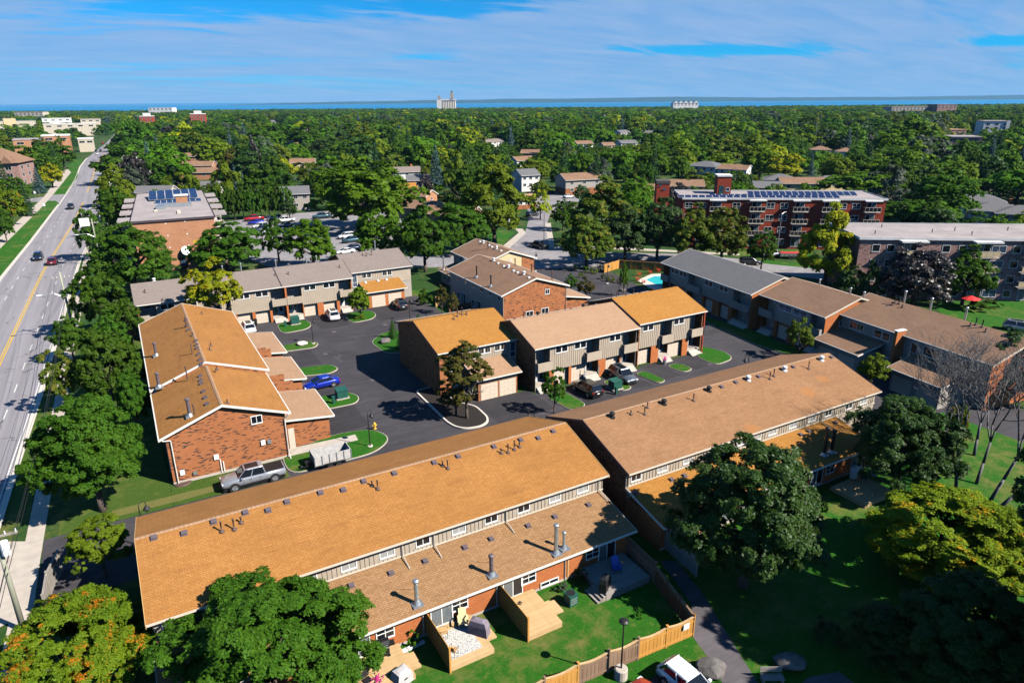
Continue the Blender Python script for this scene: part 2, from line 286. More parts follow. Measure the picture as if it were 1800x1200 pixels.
for nm, c, m_ in (('blue', (0.006, 0.025, 0.36), 0.3), ('black', (0.008, 0.008, 0.009), 0.1), ('silver', (0.36, 0.38, 0.42), 0.5), ('greyblue', (0.14, 0.165, 0.20), 0.5), ('white', (0.78, 0.78, 0.78), 0.0), ('red', (0.40, 0.012, 0.02), 0.2), ('burgundy', (0.13, 0.006, 0.02), 0.2), ('charcoal', (0.035, 0.038, 0.045), 0.3), ('navy', (0.012, 0.022, 0.06), 0.3), ('teal', (0.02, 0.08, 0.11), 0.3)):
    paint('paint_'+nm+'_car', c, m_)
def foliage(name, a, b, alt=None, altamt=0.5, trans=0.42, rough=0.6, spec=0.16, patch=0.35):
    """two greens mixed leaf by leaf, and (alt) a third leaf colour that comes in sprays"""
    t = NT(name); g = t.n('ShaderNodeNewGeometry'); oi = t.n('ShaderNodeObjectInfo'); r = g.outputs['Random Per Island']
    tc = t.coord('Object'); f = t.noise(tc, 2.2, 3, 0.6)
    c = t.mix(t.math('ADD', t.math('MULTIPLY', r, 0.65), t.range(f, 0.35, 0.65, 0, patch), True), a, b)
    if alt: c = t.mix(t.range(t.math('ADD', t.math('MULTIPLY', t.noise(tc, 3.4, 3, 0.6), 1.0), t.math('MULTIPLY', r, 0.10)), 0.72-0.35*altamt, 0.78-0.35*altamt), c, alt)
    hs = t.n('ShaderNodeHueSaturation'); t.put(hs.inputs['Color'], c)
    t.put(hs.inputs['Hue'], t.range(oi.outputs['Random'], 0, 1, 0.488, 0.512)); t.put(hs.inputs['Value'], t.range(oi.outputs['Random'], 0, 1, 0.85, 1.2))
    c = hs.outputs[0]
    t.fin(c, rough, 0, spec)
    tr = t.n('ShaderNodeBsdfTranslucent'); t.put(tr.inputs[0], c); ms = t.n('ShaderNodeMixShader'); ms.inputs[0].default_value = trans
    t.L.new(t.p.outputs[0], ms.inputs[1]); t.L.new(tr.outputs[0], ms.inputs[2]); t.L.new(ms.outputs[0], t.out.inputs[0]); return t.mat
foliage('leaf_green', (0.034, 0.098, 0.006), (0.084, 0.172, 0.010)); foliage('leaf_bright', (0.058, 0.158, 0.006), (0.130, 0.250, 0.010)); foliage('leaf_dark', (0.025, 0.064, 0.009), (0.060, 0.118, 0.016), spec=0.35, rough=0.5)
foliage('leaf_lime', (0.105, 0.180, 0.008), (0.190, 0.265, 0.012)); foliage('leaf_yellow', (0.19, 0.28, 0.008), (0.40, 0.43, 0.010), (0.55, 0.46, 0.010), 0.30); foliage('leaf_orange', (0.080, 0.180, 0.008), (0.19, 0.27, 0.010), (0.55, 0.22, 0.012), 0.22)
foliage('leaf_gold', (0.12, 0.23, 0.010), (0.27, 0.35, 0.012), (0.55, 0.36, 0.012), 0.20); foliage('leaf_olive', (0.060, 0.115, 0.008), (0.125, 0.175, 0.012), (0.20, 0.19, 0.025), 0.35); foliage('leaf_purple', (0.020, 0.015, 0.014), (0.042, 0.034, 0.028), spec=0.55, rough=0.42, trans=0.1)
foliage('leaf_silver', (0.060, 0.085, 0.055), (0.115, 0.150, 0.090), spec=0.4); foliage('leaf_bronze', (0.085, 0.080, 0.014), (0.160, 0.130, 0.024), (0.04, 0.07, 0.012), 0.4)
foliage('needle_blue', (0.035, 0.075, 0.075), (0.065, 0.12, 0.12), trans=0.05); foliage('needle_green', (0.014, 0.045, 0.014), (0.030, 0.080, 0.020), trans=0.05); foliage('needle_bright', (0.022, 0.075, 0.010), (0.045, 0.12, 0.016), trans=0.08)
plain('bark', (0.085, 0.065, 0.05), 0.9, var=0.35, sc=6); plain('bark_grey', (0.135, 0.13, 0.13), 0.9, var=0.3, sc=6); plain('bark_pale', (0.25, 0.235, 0.21), 0.9, var=0.3, sc=6)
def rug_mat():
    t = NT('rug_pattern'); uv = t.coord('UV'); vo = t.n('ShaderNodeTexVoronoi', feature='DISTANCE_TO_EDGE'); vo.inputs['Scale'].default_value = 9; t.L.new(uv, vo.inputs['Vector'])
    return t.fin(t.mix(t.range(vo.outputs['Distance'], 0.05, 0.12), (0.22, 0.22, 0.22), (0.66, 0.62, 0.56)), 0.95)
rug_mat()

# ---------------------------------------------------------------- mesh builder
class MB:
    def __init__(s): s.v = []; s.f = []; s.m = []
    def face(s, pts, m=0):
        i = len(s.v); s.v.extend(tuple(p) for p in pts); s.f.append(tuple(range(i, i+len(pts)))); s.m.append(m)
    def box(s, x0, x1, y0, y1, z0, z1, m=0):
        if x1 < x0: x0, x1 = x1, x0
        if y1 < y0: y0, y1 = y1, y0
        i = len(s.v)
        s.v += [(x0, y0, z0), (x1, y0, z0), (x1, y1, z0), (x0, y1, z0), (x0, y0, z1), (x1, y0, z1), (x1, y1, z1), (x0, y1, z1)]
        for q in ((0, 3, 2, 1), (4, 5, 6, 7), (0, 1, 5, 4), (1, 2, 6, 5), (2, 3, 7, 6), (3, 0, 4, 7)): s.f.append(tuple(i+k for k in q)); s.m.append(m)
        return s
    def prism(s, poly, z0, z1, m=0, mt=None):
        """upright prism over a 2D outline (any winding)"""
        a = sum(poly[k-1][0]*poly[k][1]-poly[k][0]*poly[k-1][1] for k in range(len(poly)))
        if a < 0: poly = poly[::-1]
        n = len(poly); i = len(s.v); s.v += [(p[0], p[1], z0) for p in poly]+[(p[0], p[1], z1) for p in poly]
        s.f.append(tuple(i+n+k for k in range(n))); s.m.append(m if mt is None else mt)
        s.f.append(tuple(i+n-1-k for k in range(n))); s.m.append(m)
        for k in range(n): s.f.append((i+k, i+(k+1) % n, i+n+(k+1) % n, i+n+k)); s.m.append(m)
        return s
    def slab(s, pts, vec, m=0):
        """closed solid: outline pts (3D, seen anticlockwise from its top) and a vector to its underside"""
        n = len(pts); i = len(s.v); V = Vector(vec); s.v += [tuple(p) for p in pts]+[tuple(Vector(p)+V) for p in pts]
        s.f.append(tuple(range(i, i+n))); s.m.append(m); s.f.append(tuple(i+2*n-1-k for k in range(n))); s.m.append(m)
        for k in range(n): s.f.append((i+(k+1) % n, i+k, i+n+k, i+n+(k+1) % n)); s.m.append(m)
        return s
    def cyl(s, p0, p1, r0, r1=None, n=8, m=0, cap=True):
        r1 = r0 if r1 is None else r1; p0, p1 = Vector(p0), Vector(p1); d = (p1-p0).normalized()
        a = d.cross(Vector((0, 0, 1)) if abs(d.z) < 0.9 else Vector((1, 0, 0))).normalized(); b = d.cross(a); i = len(s.v)
        for p, r in ((p0, r0), (p1, r1)):
            for k in range(n): q = p+(a*math.cos(2*PI*k/n)+b*math.sin(2*PI*k/n))*r; s.v.append(tuple(q))
        for k in range(n): s.f.append((i+k, i+(k+1) % n, i+n+(k+1) % n, i+n+k)); s.m.append(m)
        if cap: s.f.append(tuple(i+n-1-k for k in range(n))); s.m.append(m); s.f.append(tuple(i+n+k for k in range(n))); s.m.append(m)
        return s
    def tube(s, pts, r, n=6, m=0):
        rs = r if isinstance(r, (list, tuple)) else [r]*len(pts)
        for k in range(len(pts)-1): s.cyl(pts[k], pts[k+1], rs[k], rs[k+1], n, m)
        return s
    def lathe(s, prof, n=10, m=0, c=(0, 0, 0)):
        i = len(s.v)
        for r, z in prof:
            for k in range(n): s.v.append((c[0]+r*math.cos(2*PI*k/n), c[1]+r*math.sin(2*PI*k/n), c[2]+z))
        for j in range(len(prof)-1):
            for k in range(n): s.f.append((i+j*n+k, i+j*n+(k+1) % n, i+(j+1)*n+(k+1) % n, i+(j+1)*n+k)); s.m.append(m)
        s.f.append(tuple(i+n-1-k for k in range(n))); s.m.append(m); j = (len(prof)-1)*n; s.f.append(tuple(i+j+k for k in range(n))); s.m.append(m)
        return s
    def mesh(s, name, mats, smooth=False):
        me = bpy.data.meshes.new(name); me.from_pydata(s.v, [], s.f)
        for m in (mats if isinstance(mats, (list, tuple)) else [mats]): me.materials.append(MAT[m])
        me.polygons.foreach_set('material_index', s.m)
        uv = me.uv_layers.new(name='UVMap'); co = []; V = s.v
        for f in s.f:
            p0, p1, p2 = Vector(V[f[0]]), Vector(V[f[1]]), Vector(V[f[2]]); nn = (p1-p0).cross(p2-p0)
            if len(f) > 4:
                nn = Vector((0, 0, 0))
                for k in range(len(f)): nn += Vector(V[f[k]]).cross(Vector(V[f[(k+1) % len(f)]]))
            if nn.length < 1e-12: nn = Vector((0, 0, 1))
            nn.normalize()
            if abs(nn.z) > 0.997: a, b = Vector((1, 0, 0)), Vector((0, 1, 0))
            else: a = Vector((0, 0, 1)).cross(nn).normalized(); b = nn.cross(a)
            for k in f: p = Vector(V[k]); co += [p.dot(a), p.dot(b)]
        uv.data.foreach_set('uv', co)
        if smooth: me.polygons.foreach_set('use_smooth', [True]*len(s.f))
        me.update(); return me
def link(name, data, parent=None, loc=(0, 0, 0), rot=0.0, scale=None):
    o = bpy.data.objects.new(name, data); COL.objects.link(o)
    if parent is not None: o.parent = parent
    o.location = loc
    if isinstance(rot, (tuple, list)): o.rotation_euler = rot
    elif rot: o.rotation_euler = (0, 0, rot)
    if scale is not None: o.scale = scale if isinstance(scale, (tuple, list)) else (scale,)*3
    return o
def tag(o, label, cat, group=None):
    o['label'] = label; o['category'] = cat
    if group: o['group'] = group
    return o
def thing(name, label, cat, loc=(0, 0, 0), rot=0.0, group=None):
    o = link(name, None, None, loc, rot); o.empty_display_size = 0.5; return tag(o, label, cat, group)
def part(name, mb, mats, parent, loc=(0, 0, 0), rot=0.0, smooth=False, kind=None):
    o = link(name, mb.mesh(name, mats, smooth) if isinstance(mb, MB) else mb, parent, loc, rot)
    if kind: o['kind'] = kind
    return o
def solo(name, mb, mats, label, cat, loc=(0, 0, 0), rot=0.0, group=None, smooth=False): return tag(part(name, mb, mats, None, loc, rot, smooth), label, cat, group)
def struct(name, mb, mats, kind='structure'): return part(name, mb, mats, None, kind=kind)
def copy_tree(o, parent=None):
    c = o.copy(); COL.objects.link(c)
    if parent is not None: c.parent = parent
    for ch in list(o.children): copy_tree(ch, c)
    return c
CACHE = {}
def cached(key, fn):
    if key not in CACHE: CACHE[key] = fn()
    return CACHE[key]
class Frame:
    """local frame of a building: origin on the ground and a turn about Z"""
    def __init__(s, x, y, a=0.0): s.x, s.y, s.a = x, y, a
    def w(s, x, y, z=0.0): c, q = math.cos(s.a), math.sin(s.a); return Vector((s.x+x*c-y*q, s.y+x*q+y*c, z))
    def l(s, p): c, q = math.cos(s.a), math.sin(s.a); dx, dy = p[0]-s.x, p[1]-s.y; return Vector((dx*c+dy*q, -dx*q+dy*c, p[2]))
    def n(s, v): c, q = math.cos(s.a), math.sin(s.a); return Vector((v[0]*c-v[1]*q, v[0]*q+v[1]*c, v[2]))
    def on(s, px, py, p0, n):
        """pixel -> local point on the local plane through p0 with normal n"""
        return s.l(hit(px, py, s.w(*p0), s.n(n)))
    def front(s, px, py, y): return s.on(px, py, (0, y, 0), (0, 1, 0))
    def side(s, px, py, x): return s.on(px, py, (x, 0, 0), (1, 0, 0))
# ---------------------------------------------------------------- the setting
def fwd(d, x, z=0.0):
    """ground point d metres ahead of the camera's foot and x metres to the right"""
    c, s = math.cos(TH), math.sin(TH); return (x*c+d*s, -x*s+d*c, z)
SHORE = 2500.0
FALL = lambda d: -max(0.0, d-1000)*.0030        # the land falls gently to the lake
g = MB(); g.face([fwd(-120, -160), fwd(-120, 160), fwd(1000, 1000), fwd(1000, -1000)]); g.face([fwd(1000, -1000), fwd(1000, 1000), fwd(SHORE, 2400, FALL(SHORE)), fwd(SHORE, -2400, FALL(SHORE))]); struct('ground', g, 'grass_far')
l = MB(); l.face([fwd(SHORE-150, -3000, -18), fwd(SHORE-150, 3000, -18), fwd(60000, 62000, -18), fwd(60000, -62000, -18)]); struct('lake_water', l, 'water')
def hills():
    m = MB(); D = 15000.0
    prof = [(400, 0), (430, 1.0), (500, 3), (600, 5), (700, 6.0), (765, 7.4), (830, 7), (900, 9.0), (1000, 8.0), (1100, 9.2), (1190, 10.6), (1260, 9.2), (1350, 7.6), (1450, 7.4), (1560, 6.8), (1680, 8.0), (1800, 9.0), (1900, 9.6)]
    r2 = random.Random(3); pts = []
    for k in range(len(prof)-1):
        for j in range(6):
            f = j/6; px = prof[k][0]*(1-f)+prof[k+1][0]*f; hpx = prof[k][1]*(1-f)+prof[k+1][1]*f; pts.append((px, max(0, hpx*0.8+r2.uniform(-.25, .25))))
    rows = []
    for px, hpx in pts:
        d = ray(px, 176); d = Vector((d.x, d.y, 0)); d /= d.dot(Vector((math.sin(TH), math.cos(TH), 0)))
        h = hpx*D/F*0.95; base = d*D
        rows.append([(base.x, base.y, -18.5), (base.x*1.01, base.y*1.01, -18+h*0.45), (base.x*1.05, base.y*1.05, -18+h), (base.x*1.2, base.y*1.2, -18+h*0.9), (base.x*1.25, base.y*1.25, -18.5)])
    for k in range(len(rows)-1):
        for j in range(4): m.face([rows[k][j], rows[k+1][j], rows[k+1][j+1], rows[k][j+1]])
    o = struct('far_shore_hills', m, 'hill')
hills()
def sheet(name, poly, z, mat, kind='structure'):
    m = MB(); a = sum(poly[k-1][0]*poly[k][1]-poly[k][0]*poly[k-1][1] for k in range(len(poly)))
    if a < 0: poly = poly[::-1]
    m.face([(p[0], p[1], z) for p in poly]); return struct(name, m, mat, kind)
def P2(*pp): return [G2(x, y) for x, y in pp]
# the avenue on the left
RR = [(-14.6, 20), (-14.3, 60), (-13.6, 81), (-12.9, 98), (-11.2, 163), (-10.5, 187), (-6.6, 250), (-5.0, 306), (-3.9, 380), (-2.8, 446), (1.2, 553), (4.9, 657), (20, 1000)]
RL = [(-27.9, 20), (-27.1, 60), (-26.2, 120), (-25.0, 177), (-22.9, 223), (-19.8, 306), (-18.8, 338), (-17.2, 400), (-17.0, 484), (-15.0, 548), (-11.4, 608), (-2, 760), (9, 1000)]
def at(line, t):
    for (a, b), (c, d) in zip(line, line[1:]):
        if b <= t <= d: return a+(c-a)*(t-b)/(d-b)
    return line[-1][0]
ts = [20, 40, 60, 81, 98, 120, 163, 177, 187, 205, 223, 250, 280, 306, 338, 380, 400, 446, 484, 520, 548, 575, 608, 657, 700, 760, 1000]
def strip(name, l0, l1, z, mat, t0=20, t1=1000, off=(0, 0)):
    m = MB(); tt = [t0]+[t for t in ts if t0 < t < t1]+[t1]
    for a, b in zip(tt, tt[1:]):
        f0 = (lambda t: at(l0, t)+off[0]) if isinstance(l0, list) else l0; f1 = (lambda t: at(l1, t)+off[1]) if isinstance(l1, list) else l1
        m.face([(f0(a), a, z), (f1(a), a, z), (f1(b), b, z), (f0(b), b, z)])
    return struct(name, m, mat)
strip('road', RL, RR, 0.006, 'road')
strip('gutter', RR, RR, 0.010, 'concrete_light', off=(-0.45, 0)); strip('gutter', RL, RL, 0.010, 'concrete_light', off=(0, 0.45), t1=560)
def kerb(name, line, side, t0, t1):
    m = MB(); tt = [t0]+[t for t in ts if t0 < t < t1]+[t1]
    for a, b in zip(tt, tt[1:]):
        x0, x1 = at(line, a), at(line, b); m.slab([(x0, a, .13), (x0+side*.16, a, .13), (x1+side*.16, b, .13), (x1, b, .13)][::1 if side > 0 else -1], (0, 0, -.13))
    struct(name, m, 'concrete_light')
kerb('kerb', RR, 1, 66, 400); kerb('kerb', RL, -1, 30, 303); kerb('kerb', RL, -1, 340, 560)
CL = lambda t: at(RL, t)*0.47+at(RR, t)*0.53
def marks():
    m = MB()
    for a, b in zip(ts, ts[1:]):
        if a > 600: break
        if a >= 306 and b <= 338: continue
        for o in (-0.17, 0.17): m.face([(CL(a)+o-.09, a, .014), (CL(a)+o+.09, a, .014), (CL(b)+o+.09, b, .014), (CL(b)+o-.09, b, .014)])
    struct('centre_line', m, 'paint_yellow')
    m = MB()
    for f in (0.235, 0.765):
        lf = lambda t: at(RL, t)*(1-f)+at(RR, t)*f
        t = 30
        while t < 420:
            m.face([(lf(t)-.06, t, .014), (lf(t)+.06, t, .014), (lf(t+3)+.06, t+3, .014), (lf(t+3)-.06, t+3, .014)]); t += 9
    for a, b in zip(ts, ts[1:]):
        if 20 <= a < 160: m.face([(at(RR, a)-.75, a, .014), (at(RR, a)-.63, a, .014), (at(RR, b)-.63, b, .014), (at(RR, b)-.75, b, .014)])
    struct('lane_line', m, 'paint_white')
marks()
SW0, SW1 = G2(46, 936)[0], G2(76, 945)[0]
strip('sidewalk', lambda t: SW0+(t-60)*.016, lambda t: SW1+(t-60)*.016, 0.020, 'concrete', 15, 240)
sheet('verge_grass', [(at(RR, 66)+.16, 66), (SW0, 66), (SW0+2.3, 200), (at(RR, 200)+.16, 200)], 0.012, 'dirt' if False else 'grass')
sheet('sidewalk', P2((-60, 470), (0, 417), (52, 370), (78, 345), (108, 303), (113, 298), (120, 298), (125, 303), (92, 344), (68, 370), (0, 437), (-60, 497)), 0.020, 'concrete')
sheet('boulevard_grass', P2((0, 437), (68, 370), (84, 353), (98, 353), (104, 358), (0, 489)), 0.012, 'grass_lush')
sheet('boulevard_grass', P2((92, 343), (125, 303), (118, 296), (127, 280), (148, 280), (138, 294), (136, 312), (116, 341)), 0.012, 'grass_lush')
sheet('side_street', P2((40, 351), (62, 348), (120, 339), (106, 357), (84, 354), (40, 356)), 0.009, 'road')
# asphalt of the estate: disjoint sheets
AS = MB()
for x0, x1, y0, y1 in ((-10.5, 10, 52.9, 62.6), (10, 36.2, 52.9, 119), (36.2, 70.4, 52.9, 67.6), (36.2, 46, 100.5, 118.5), (70.4, 89, 30, 72), (70.4, 86.5, 72, 100)):
    AS.face([(x0, y0, .005), (x1, y0, .005), (x1, y1, .005), (x0, y1, .005)])
AS.face([(p[0], p[1], .0055) for p in ((69.5, 84), (70.4, 84), (86.5, 100), (90, 118), (88, 130), (74, 131), (69, 112))])
struct('estate_lane', AS, 'asphalt')
sheet('driveway_apron', [(-10.6, 53), (-10.6, 62.4), (-14.2, 64.5), (-14.3, 51)], 0.016, 'concrete')
STREET_NEAR = P2((700, 470), (800, 470), (900, 472), (1010, 471), (1150, 462), (1290, 472), (1450, 492), (1530, 505)); STREET_FAR = P2((700, 452), (800, 447), (895, 434), (972, 437), (1080, 444), (1200, 446), (1300, 455), (1460, 470), (1530, 480))
sheet('street', STREET_NEAR+STREET_FAR[::-1], 0.0075, 'asphalt_light')
sheet('street', P2((897, 434), (923, 409), (929, 387), (926, 352), (985, 335), (1018, 350), (1018, 366), (968, 374), (959, 400), (969, 437)), 0.0085, 'asphalt_light')
sheet('sidewalk', P2((882, 434), (912, 409), (905, 402), (918, 402), (925, 409), (896, 436)), 0.02, 'concrete')
sheet('sidewalk', P2((975, 433), (1075, 434), (1300, 446), (1300, 449), (1075, 438), (975, 437)), 0.02, 'concrete')
sheet('sidewalk', P2((958, 392), (968, 392), (975, 436), (965, 436)), 0.021, 'concrete')
sheet('parking_lot', P2((385, 392), (480, 378), (640, 366), (700, 375), (720, 420), (700, 455), (560, 478), (470, 468), (440, 455)), 0.008, 'asphalt_light')
sheet('lawn', P2((860, 402), (905, 408), (878, 436), (850, 430)), 0.012, 'grass_lush')
# lawns
sheet('lawn', [(3, 20), (31.6, 20), (31.6, 36.4), (3, 36.4)], 0.012, 'grass_lush')
sheet('lawn', [(31.6, 15), (80, 15), (80, 38.6), (31.6, 38.6)], 0.012, 'grass_lush')
sheet('lawn', [(37, 87), (50, 87), (52, 118), (46, 124), (46, 100)], 0.012, 'grass_lush')
sheet('lawn', [(-9.5, 62.7), (-0.5, 62.7), (-0.5, 118), (-8.5, 118)], 0.010, 'grass')
sheet('lawn', P2((1640, 535), (1800, 520), (1860, 600), (1700, 600)), 0.012, 'grass_lush')
sheet('lawn', P2((1290, 440), (1330, 427), (1420, 427), (1430, 450), (1300, 450)), 0.012, 'grass_lush')
sheet('lawn', P2((1420, 460), (1390, 462), (1330, 455), (1330, 462), (1440, 473)), 0.012, 'grass_lush')
sheet('lawn', [(92, 40), (125, 25), (135, 52), (96, 74)], 0.011, 'grass_lush')
sheet('lawn', [(-0.4, 62.7), (10, 62.7), (10, 66.5), (-0.4, 66.5)], 0.012, 'grass')
sheet('dry_verge', P2((196, 898), (250, 884), (330, 864), (392, 850), (396, 858), (330, 876), (240, 899), (196, 910)), 0.016, 'grass_dry')
def islands():
    def isl(px, mat='grass_lush', w=0.10):
        pts = px if isinstance(px[0][0], float) else P2(*px)
        # round the outline
        q = []
        n = len(pts)
        for k in range(n):
            a, b, c = Vector(pts[k-1]), Vector(pts[k]), Vector(pts[(k+1) % n]); r = min(1.6, (a-b).length*.45, (c-b).length*.45)
            p0, p2 = b+(a-b).normalized()*r, b+(c-b).normalized()*r
            for f in (0, .25, .5, .75, 1): q.append(tuple(p0*(1-f)**2+b*2*f*(1-f)+p2*f*f))
        cx = sum(p[0] for p in q)/len(q); cy = sum(p[1] for p in q)/len(q)
        k_ = MB().prism(q, 0.0, 0.10); struct('island_kerb', k_, 'concrete')
        inn = [(cx+(x-cx)*(1-w/max(.5, math.hypot(x-cx, y-cy))), cy+(y-cy)*(1-w/max(.5, math.hypot(x-cx, y-cy)))) for x, y in q]
        struct('island_grass', MB().prism(inn, 0.05, 0.135), mat)
    isl([(10.1, 62.8), (19.0, 62.9), (21.6, 65.2), (20.6, 68.4), (16.3, 69.3), (10.1, 67.3)])
    isl([(16.3, 76.3), (21.0, 76.1), (22.0, 77.6), (21.4, 79.9), (16.5, 80.5)])
    isl([(16.4, 88.7), (21.0, 87.4), (22.6, 88.6), (21.9, 90.9), (16.6, 91.7)])
    isl([(16.9, 99.6), (22.0, 98.9), (23.0, 101.0), (21.5, 102.6), (17.2, 102.2)])
    isl([(18.9, 108.1), (23.0, 108.5), (24.4, 110.5), (24.0, 113.8), (19.2, 113.8)])
    isl([(30.2, 107.8), (34.0, 108.2), (35.6, 110.5), (35.1, 113.8), (30.4, 113.4)])
    isl([(30.2, 91.0), (33.0, 90.0), (36.0, 93.0), (36.1, 100.4), (33.0, 100.4), (29.8, 97.0)])
    for x0, x1, y0 in ((42.0, 45.2, 60.9), (50.9, 53.4, 62.4), (56.5, 58.6, 62.0), (62.0, 64.6, 63.2)): isl([(x0+.6, y0), (x1, y0+.3), (x1-.2, 66.3), (x0, 66.3)])
    isl([(68.2, 62.9), (72.4, 63.6), (73.4, 66.5), (71.8, 70.2), (70.6, 70.2), (68.2, 66.4)])
    isl([(74.4, 74.0), (76.2, 72.0), (83.3, 60.0), (83.6, 66.0), (84.6, 74.0)] if False else [(80.6, 58.5), (83.0, 58.5), (84.6, 71.0), (83.0, 82.0), (81.2, 78.0), (79.6, 66.0)])
islands()
for x0, x1, y0, y1 in ((16.2, 20.6, 69.6, 76.0), (16.6, 20.8, 80.8, 87.2), (16.8, 21.0, 92.0, 98.8), (45.3, 50.6, 61.6, 67.5), (53.6, 56.3, 62.4, 67.8), (58.8, 61.8, 62.8, 68.2), (64.8, 68.0, 63.4, 68.2), (33.6, 41.4, 62.6, 69.0), (34.8, 43.0, 106.5, 114.9), (25.0, 29.9, 107.5, 115.2)):
    q = random.Random(int(x0*7)); sheet('driveway', [(x0, y0+q.uniform(-.15, .15)), (x1, y0+q.uniform(-.15, .15)), (x1, y1), (x0, y1)], 0.010, 'asphalt_new')
# kerbed planting bed in front of the corner unit
def bed():
    o = P2((752, 709), (786, 747), (815, 756), (851, 748), (856, 738), (834, 716)); m = MB()
    q = [(28.6, 76.0), (28.4, 65.6), (28.7, 64.0), (29.6, 62.9), (31.4, 62.6), (32.6, 63.2), (33.2, 64.4), (33.4, 67.9), (32.0, 70.0), (31.2, 76.0)]
    def rnd_(pts):
        r = []
        for k in range(len(pts)):
            a, b, c = Vector(pts[k-1]), Vector(pts[k]), Vector(pts[(k+1) % len(pts)]); e = min(.9, (a-b).length*.45, (c-b).length*.45); p0, p2 = b+(a-b).normalized()*e, b+(c-b).normalized()*e
            for f in (0, .33, .67, 1): r.append(tuple(p0*(1-f)**2+b*2*f*(1-f)+p2*f*f))
        return r
    q = rnd_(rnd_(q))
    struct('planter_kerb', MB().prism(q, 0, 0.16), 'concrete_light'); cx = sum(a for a, b in q)/len(q); cy = sum(b for a, b in q)/len(q)
    inn = []
    n = len(q)
    for k in range(n):
        a, b, c = Vector(q[k-1]), Vector(q[k]), Vector(q[(k+1) % n]); d = ((a-b).normalized()+(c-b).normalized())
        t = (c-a).normalized(); nn = Vector((-t.y, t.x)); nn = nn if nn.dot(Vector((cx, cy))-b) > 0 else -nn; inn.append(tuple(b+nn*.24))
    struct('mulch_bed', MB().prism(inn, 0.05, 0.19), 'mulch')
bed()
PATH = P2((1160, 985), (1215, 1060), (1215, 1115), (1252, 1165), (1285, 1230), (1350, 1230), (1320, 1180), (1270, 1100), (1240, 1050), (1190, 985))
sheet('footpath', PATH, 0.018, 'asphalt_path')
sheet('footpath', P2((1380, 1230), (1420, 1190), (1475, 1180), (1540, 1230)), 0.018, 'asphalt_path')
sheet('parking_pad', [(20.2, 15), (27.6, 15), (27.4, 25.2), (20.6, 25.6)], 0.016, 'asphalt')
# walks at the end house, pool terrace
sheet('walkway', [(10.9, 66.9), (18.3, 66.6), (18.4, 68.0), (11.0, 68.2)], 0.155, 'concrete') if False else struct('walkway', MB().prism([(10.6, 66.6), (18.2, 66.5), (18.3, 67.9), (10.7, 68.3)], 0.0, 0.16), 'concrete')

for px, py, r in ((587, 583, .38), (572, 622, .32), (655, 668, .34), (677, 571, .36), (1010, 700, .3), (1248, 640, .34)):
    p = G(px, py); tag(struct('manhole_cover', MB().cyl((p.x, p.y, .002), (p.x, p.y, .016), r, n=16), 'metal_vent'), '', '') if False else struct('manhole_cover', MB().cyl((p.x, p.y, .002), (p.x, p.y, .016), r, n=16), 'metal_vent')
# ---------------------------------------------------------------- house building blocks
def extr(m, prof, x0, x1, mi=0, me=None):
    """extrude a (y,z) outline, given anticlockwise seen from +X, along X"""
    n = len(prof); i = len(m.v); m.v += [(x0, y, z) for y, z in prof]+[(x1, y, z) for y, z in prof]; me = mi if me is None else me
    m.f.append(tuple(i+n-1-k for k in range(n))); m.m.append(me); m.f.append(tuple(i+n+k for k in range(n))); m.m.append(me)
    for k in range(n): m.f.append((i+k, i+(k+1) % n, i+n+(k+1) % n, i+n+k)); m.m.append(mi)
    return m
def gable_roof(root, x0, x1, y0, y1, ze, zr, yr, mat, rake='trim_white', th=0.15, eave_f='trim_white', eave_b='trim_white', cap=None, rakes=(1, 1)):
    ro = part('roof', extr(MB(), [(y0, ze-th), (yr, zr-th), (y1, ze-th), (y1, ze), (yr, zr), (y0, ze)], x0, x1), mat, root)
    if eave_f: part('gutter', MB().box(x0-.02, x1+.02, y0-.10, y0-.002, ze-.13, ze-.01), eave_f, root)
    if eave_b: part('gutter', MB().box(x0-.02, x1+.02, y1+.002, y1+.12, ze-.17, ze-.01), eave_b, root)
    for s, x in ((0, x0), (1, x1)):
        if not rakes[s]: continue
        m = MB(); a, b = (x-.035, x-.001) if s == 0 else (x+.001, x+.035)
        extr(m, [(y0-.1, ze-.24), (yr, zr-.22), (y1+.1, ze-.24), (y1+.1, ze+.015), (yr, zr+.03), (y0-.1, ze+.015)], a, b); part('rake_board', m, rake, root)
    if cap:
        m = MB(); x = x0+.02; r2 = random.Random(int(x0*10)+5); k1 = (zr-ze)/(yr-y0); k2 = (zr-ze)/(y1-yr)
        while x < x1-.3:
            h = .022+r2.random()*.012; extr(m, [(yr-.16, zr-.16*k1+.002), (yr+.16, zr-.16*k2+.002), (yr+.16, zr-.16*k2+h), (yr, zr+h+.008), (yr-.16, zr-.16*k1+h)], x, x+.285); x += .3
        part('ridge_cap', m, cap, root, kind='stuff')
    return ro
def gable_wall(root, x0, x1, y0, y1, ze, zr, yr, end, long, z0=0.0, name='wall'):
    m = MB(); extr(m, [(y0, z0), (y1, z0), (y1, ze), (yr, zr), (y0, ze)], x0, x1, 1, 0); return part(name, m, [end, long], root)
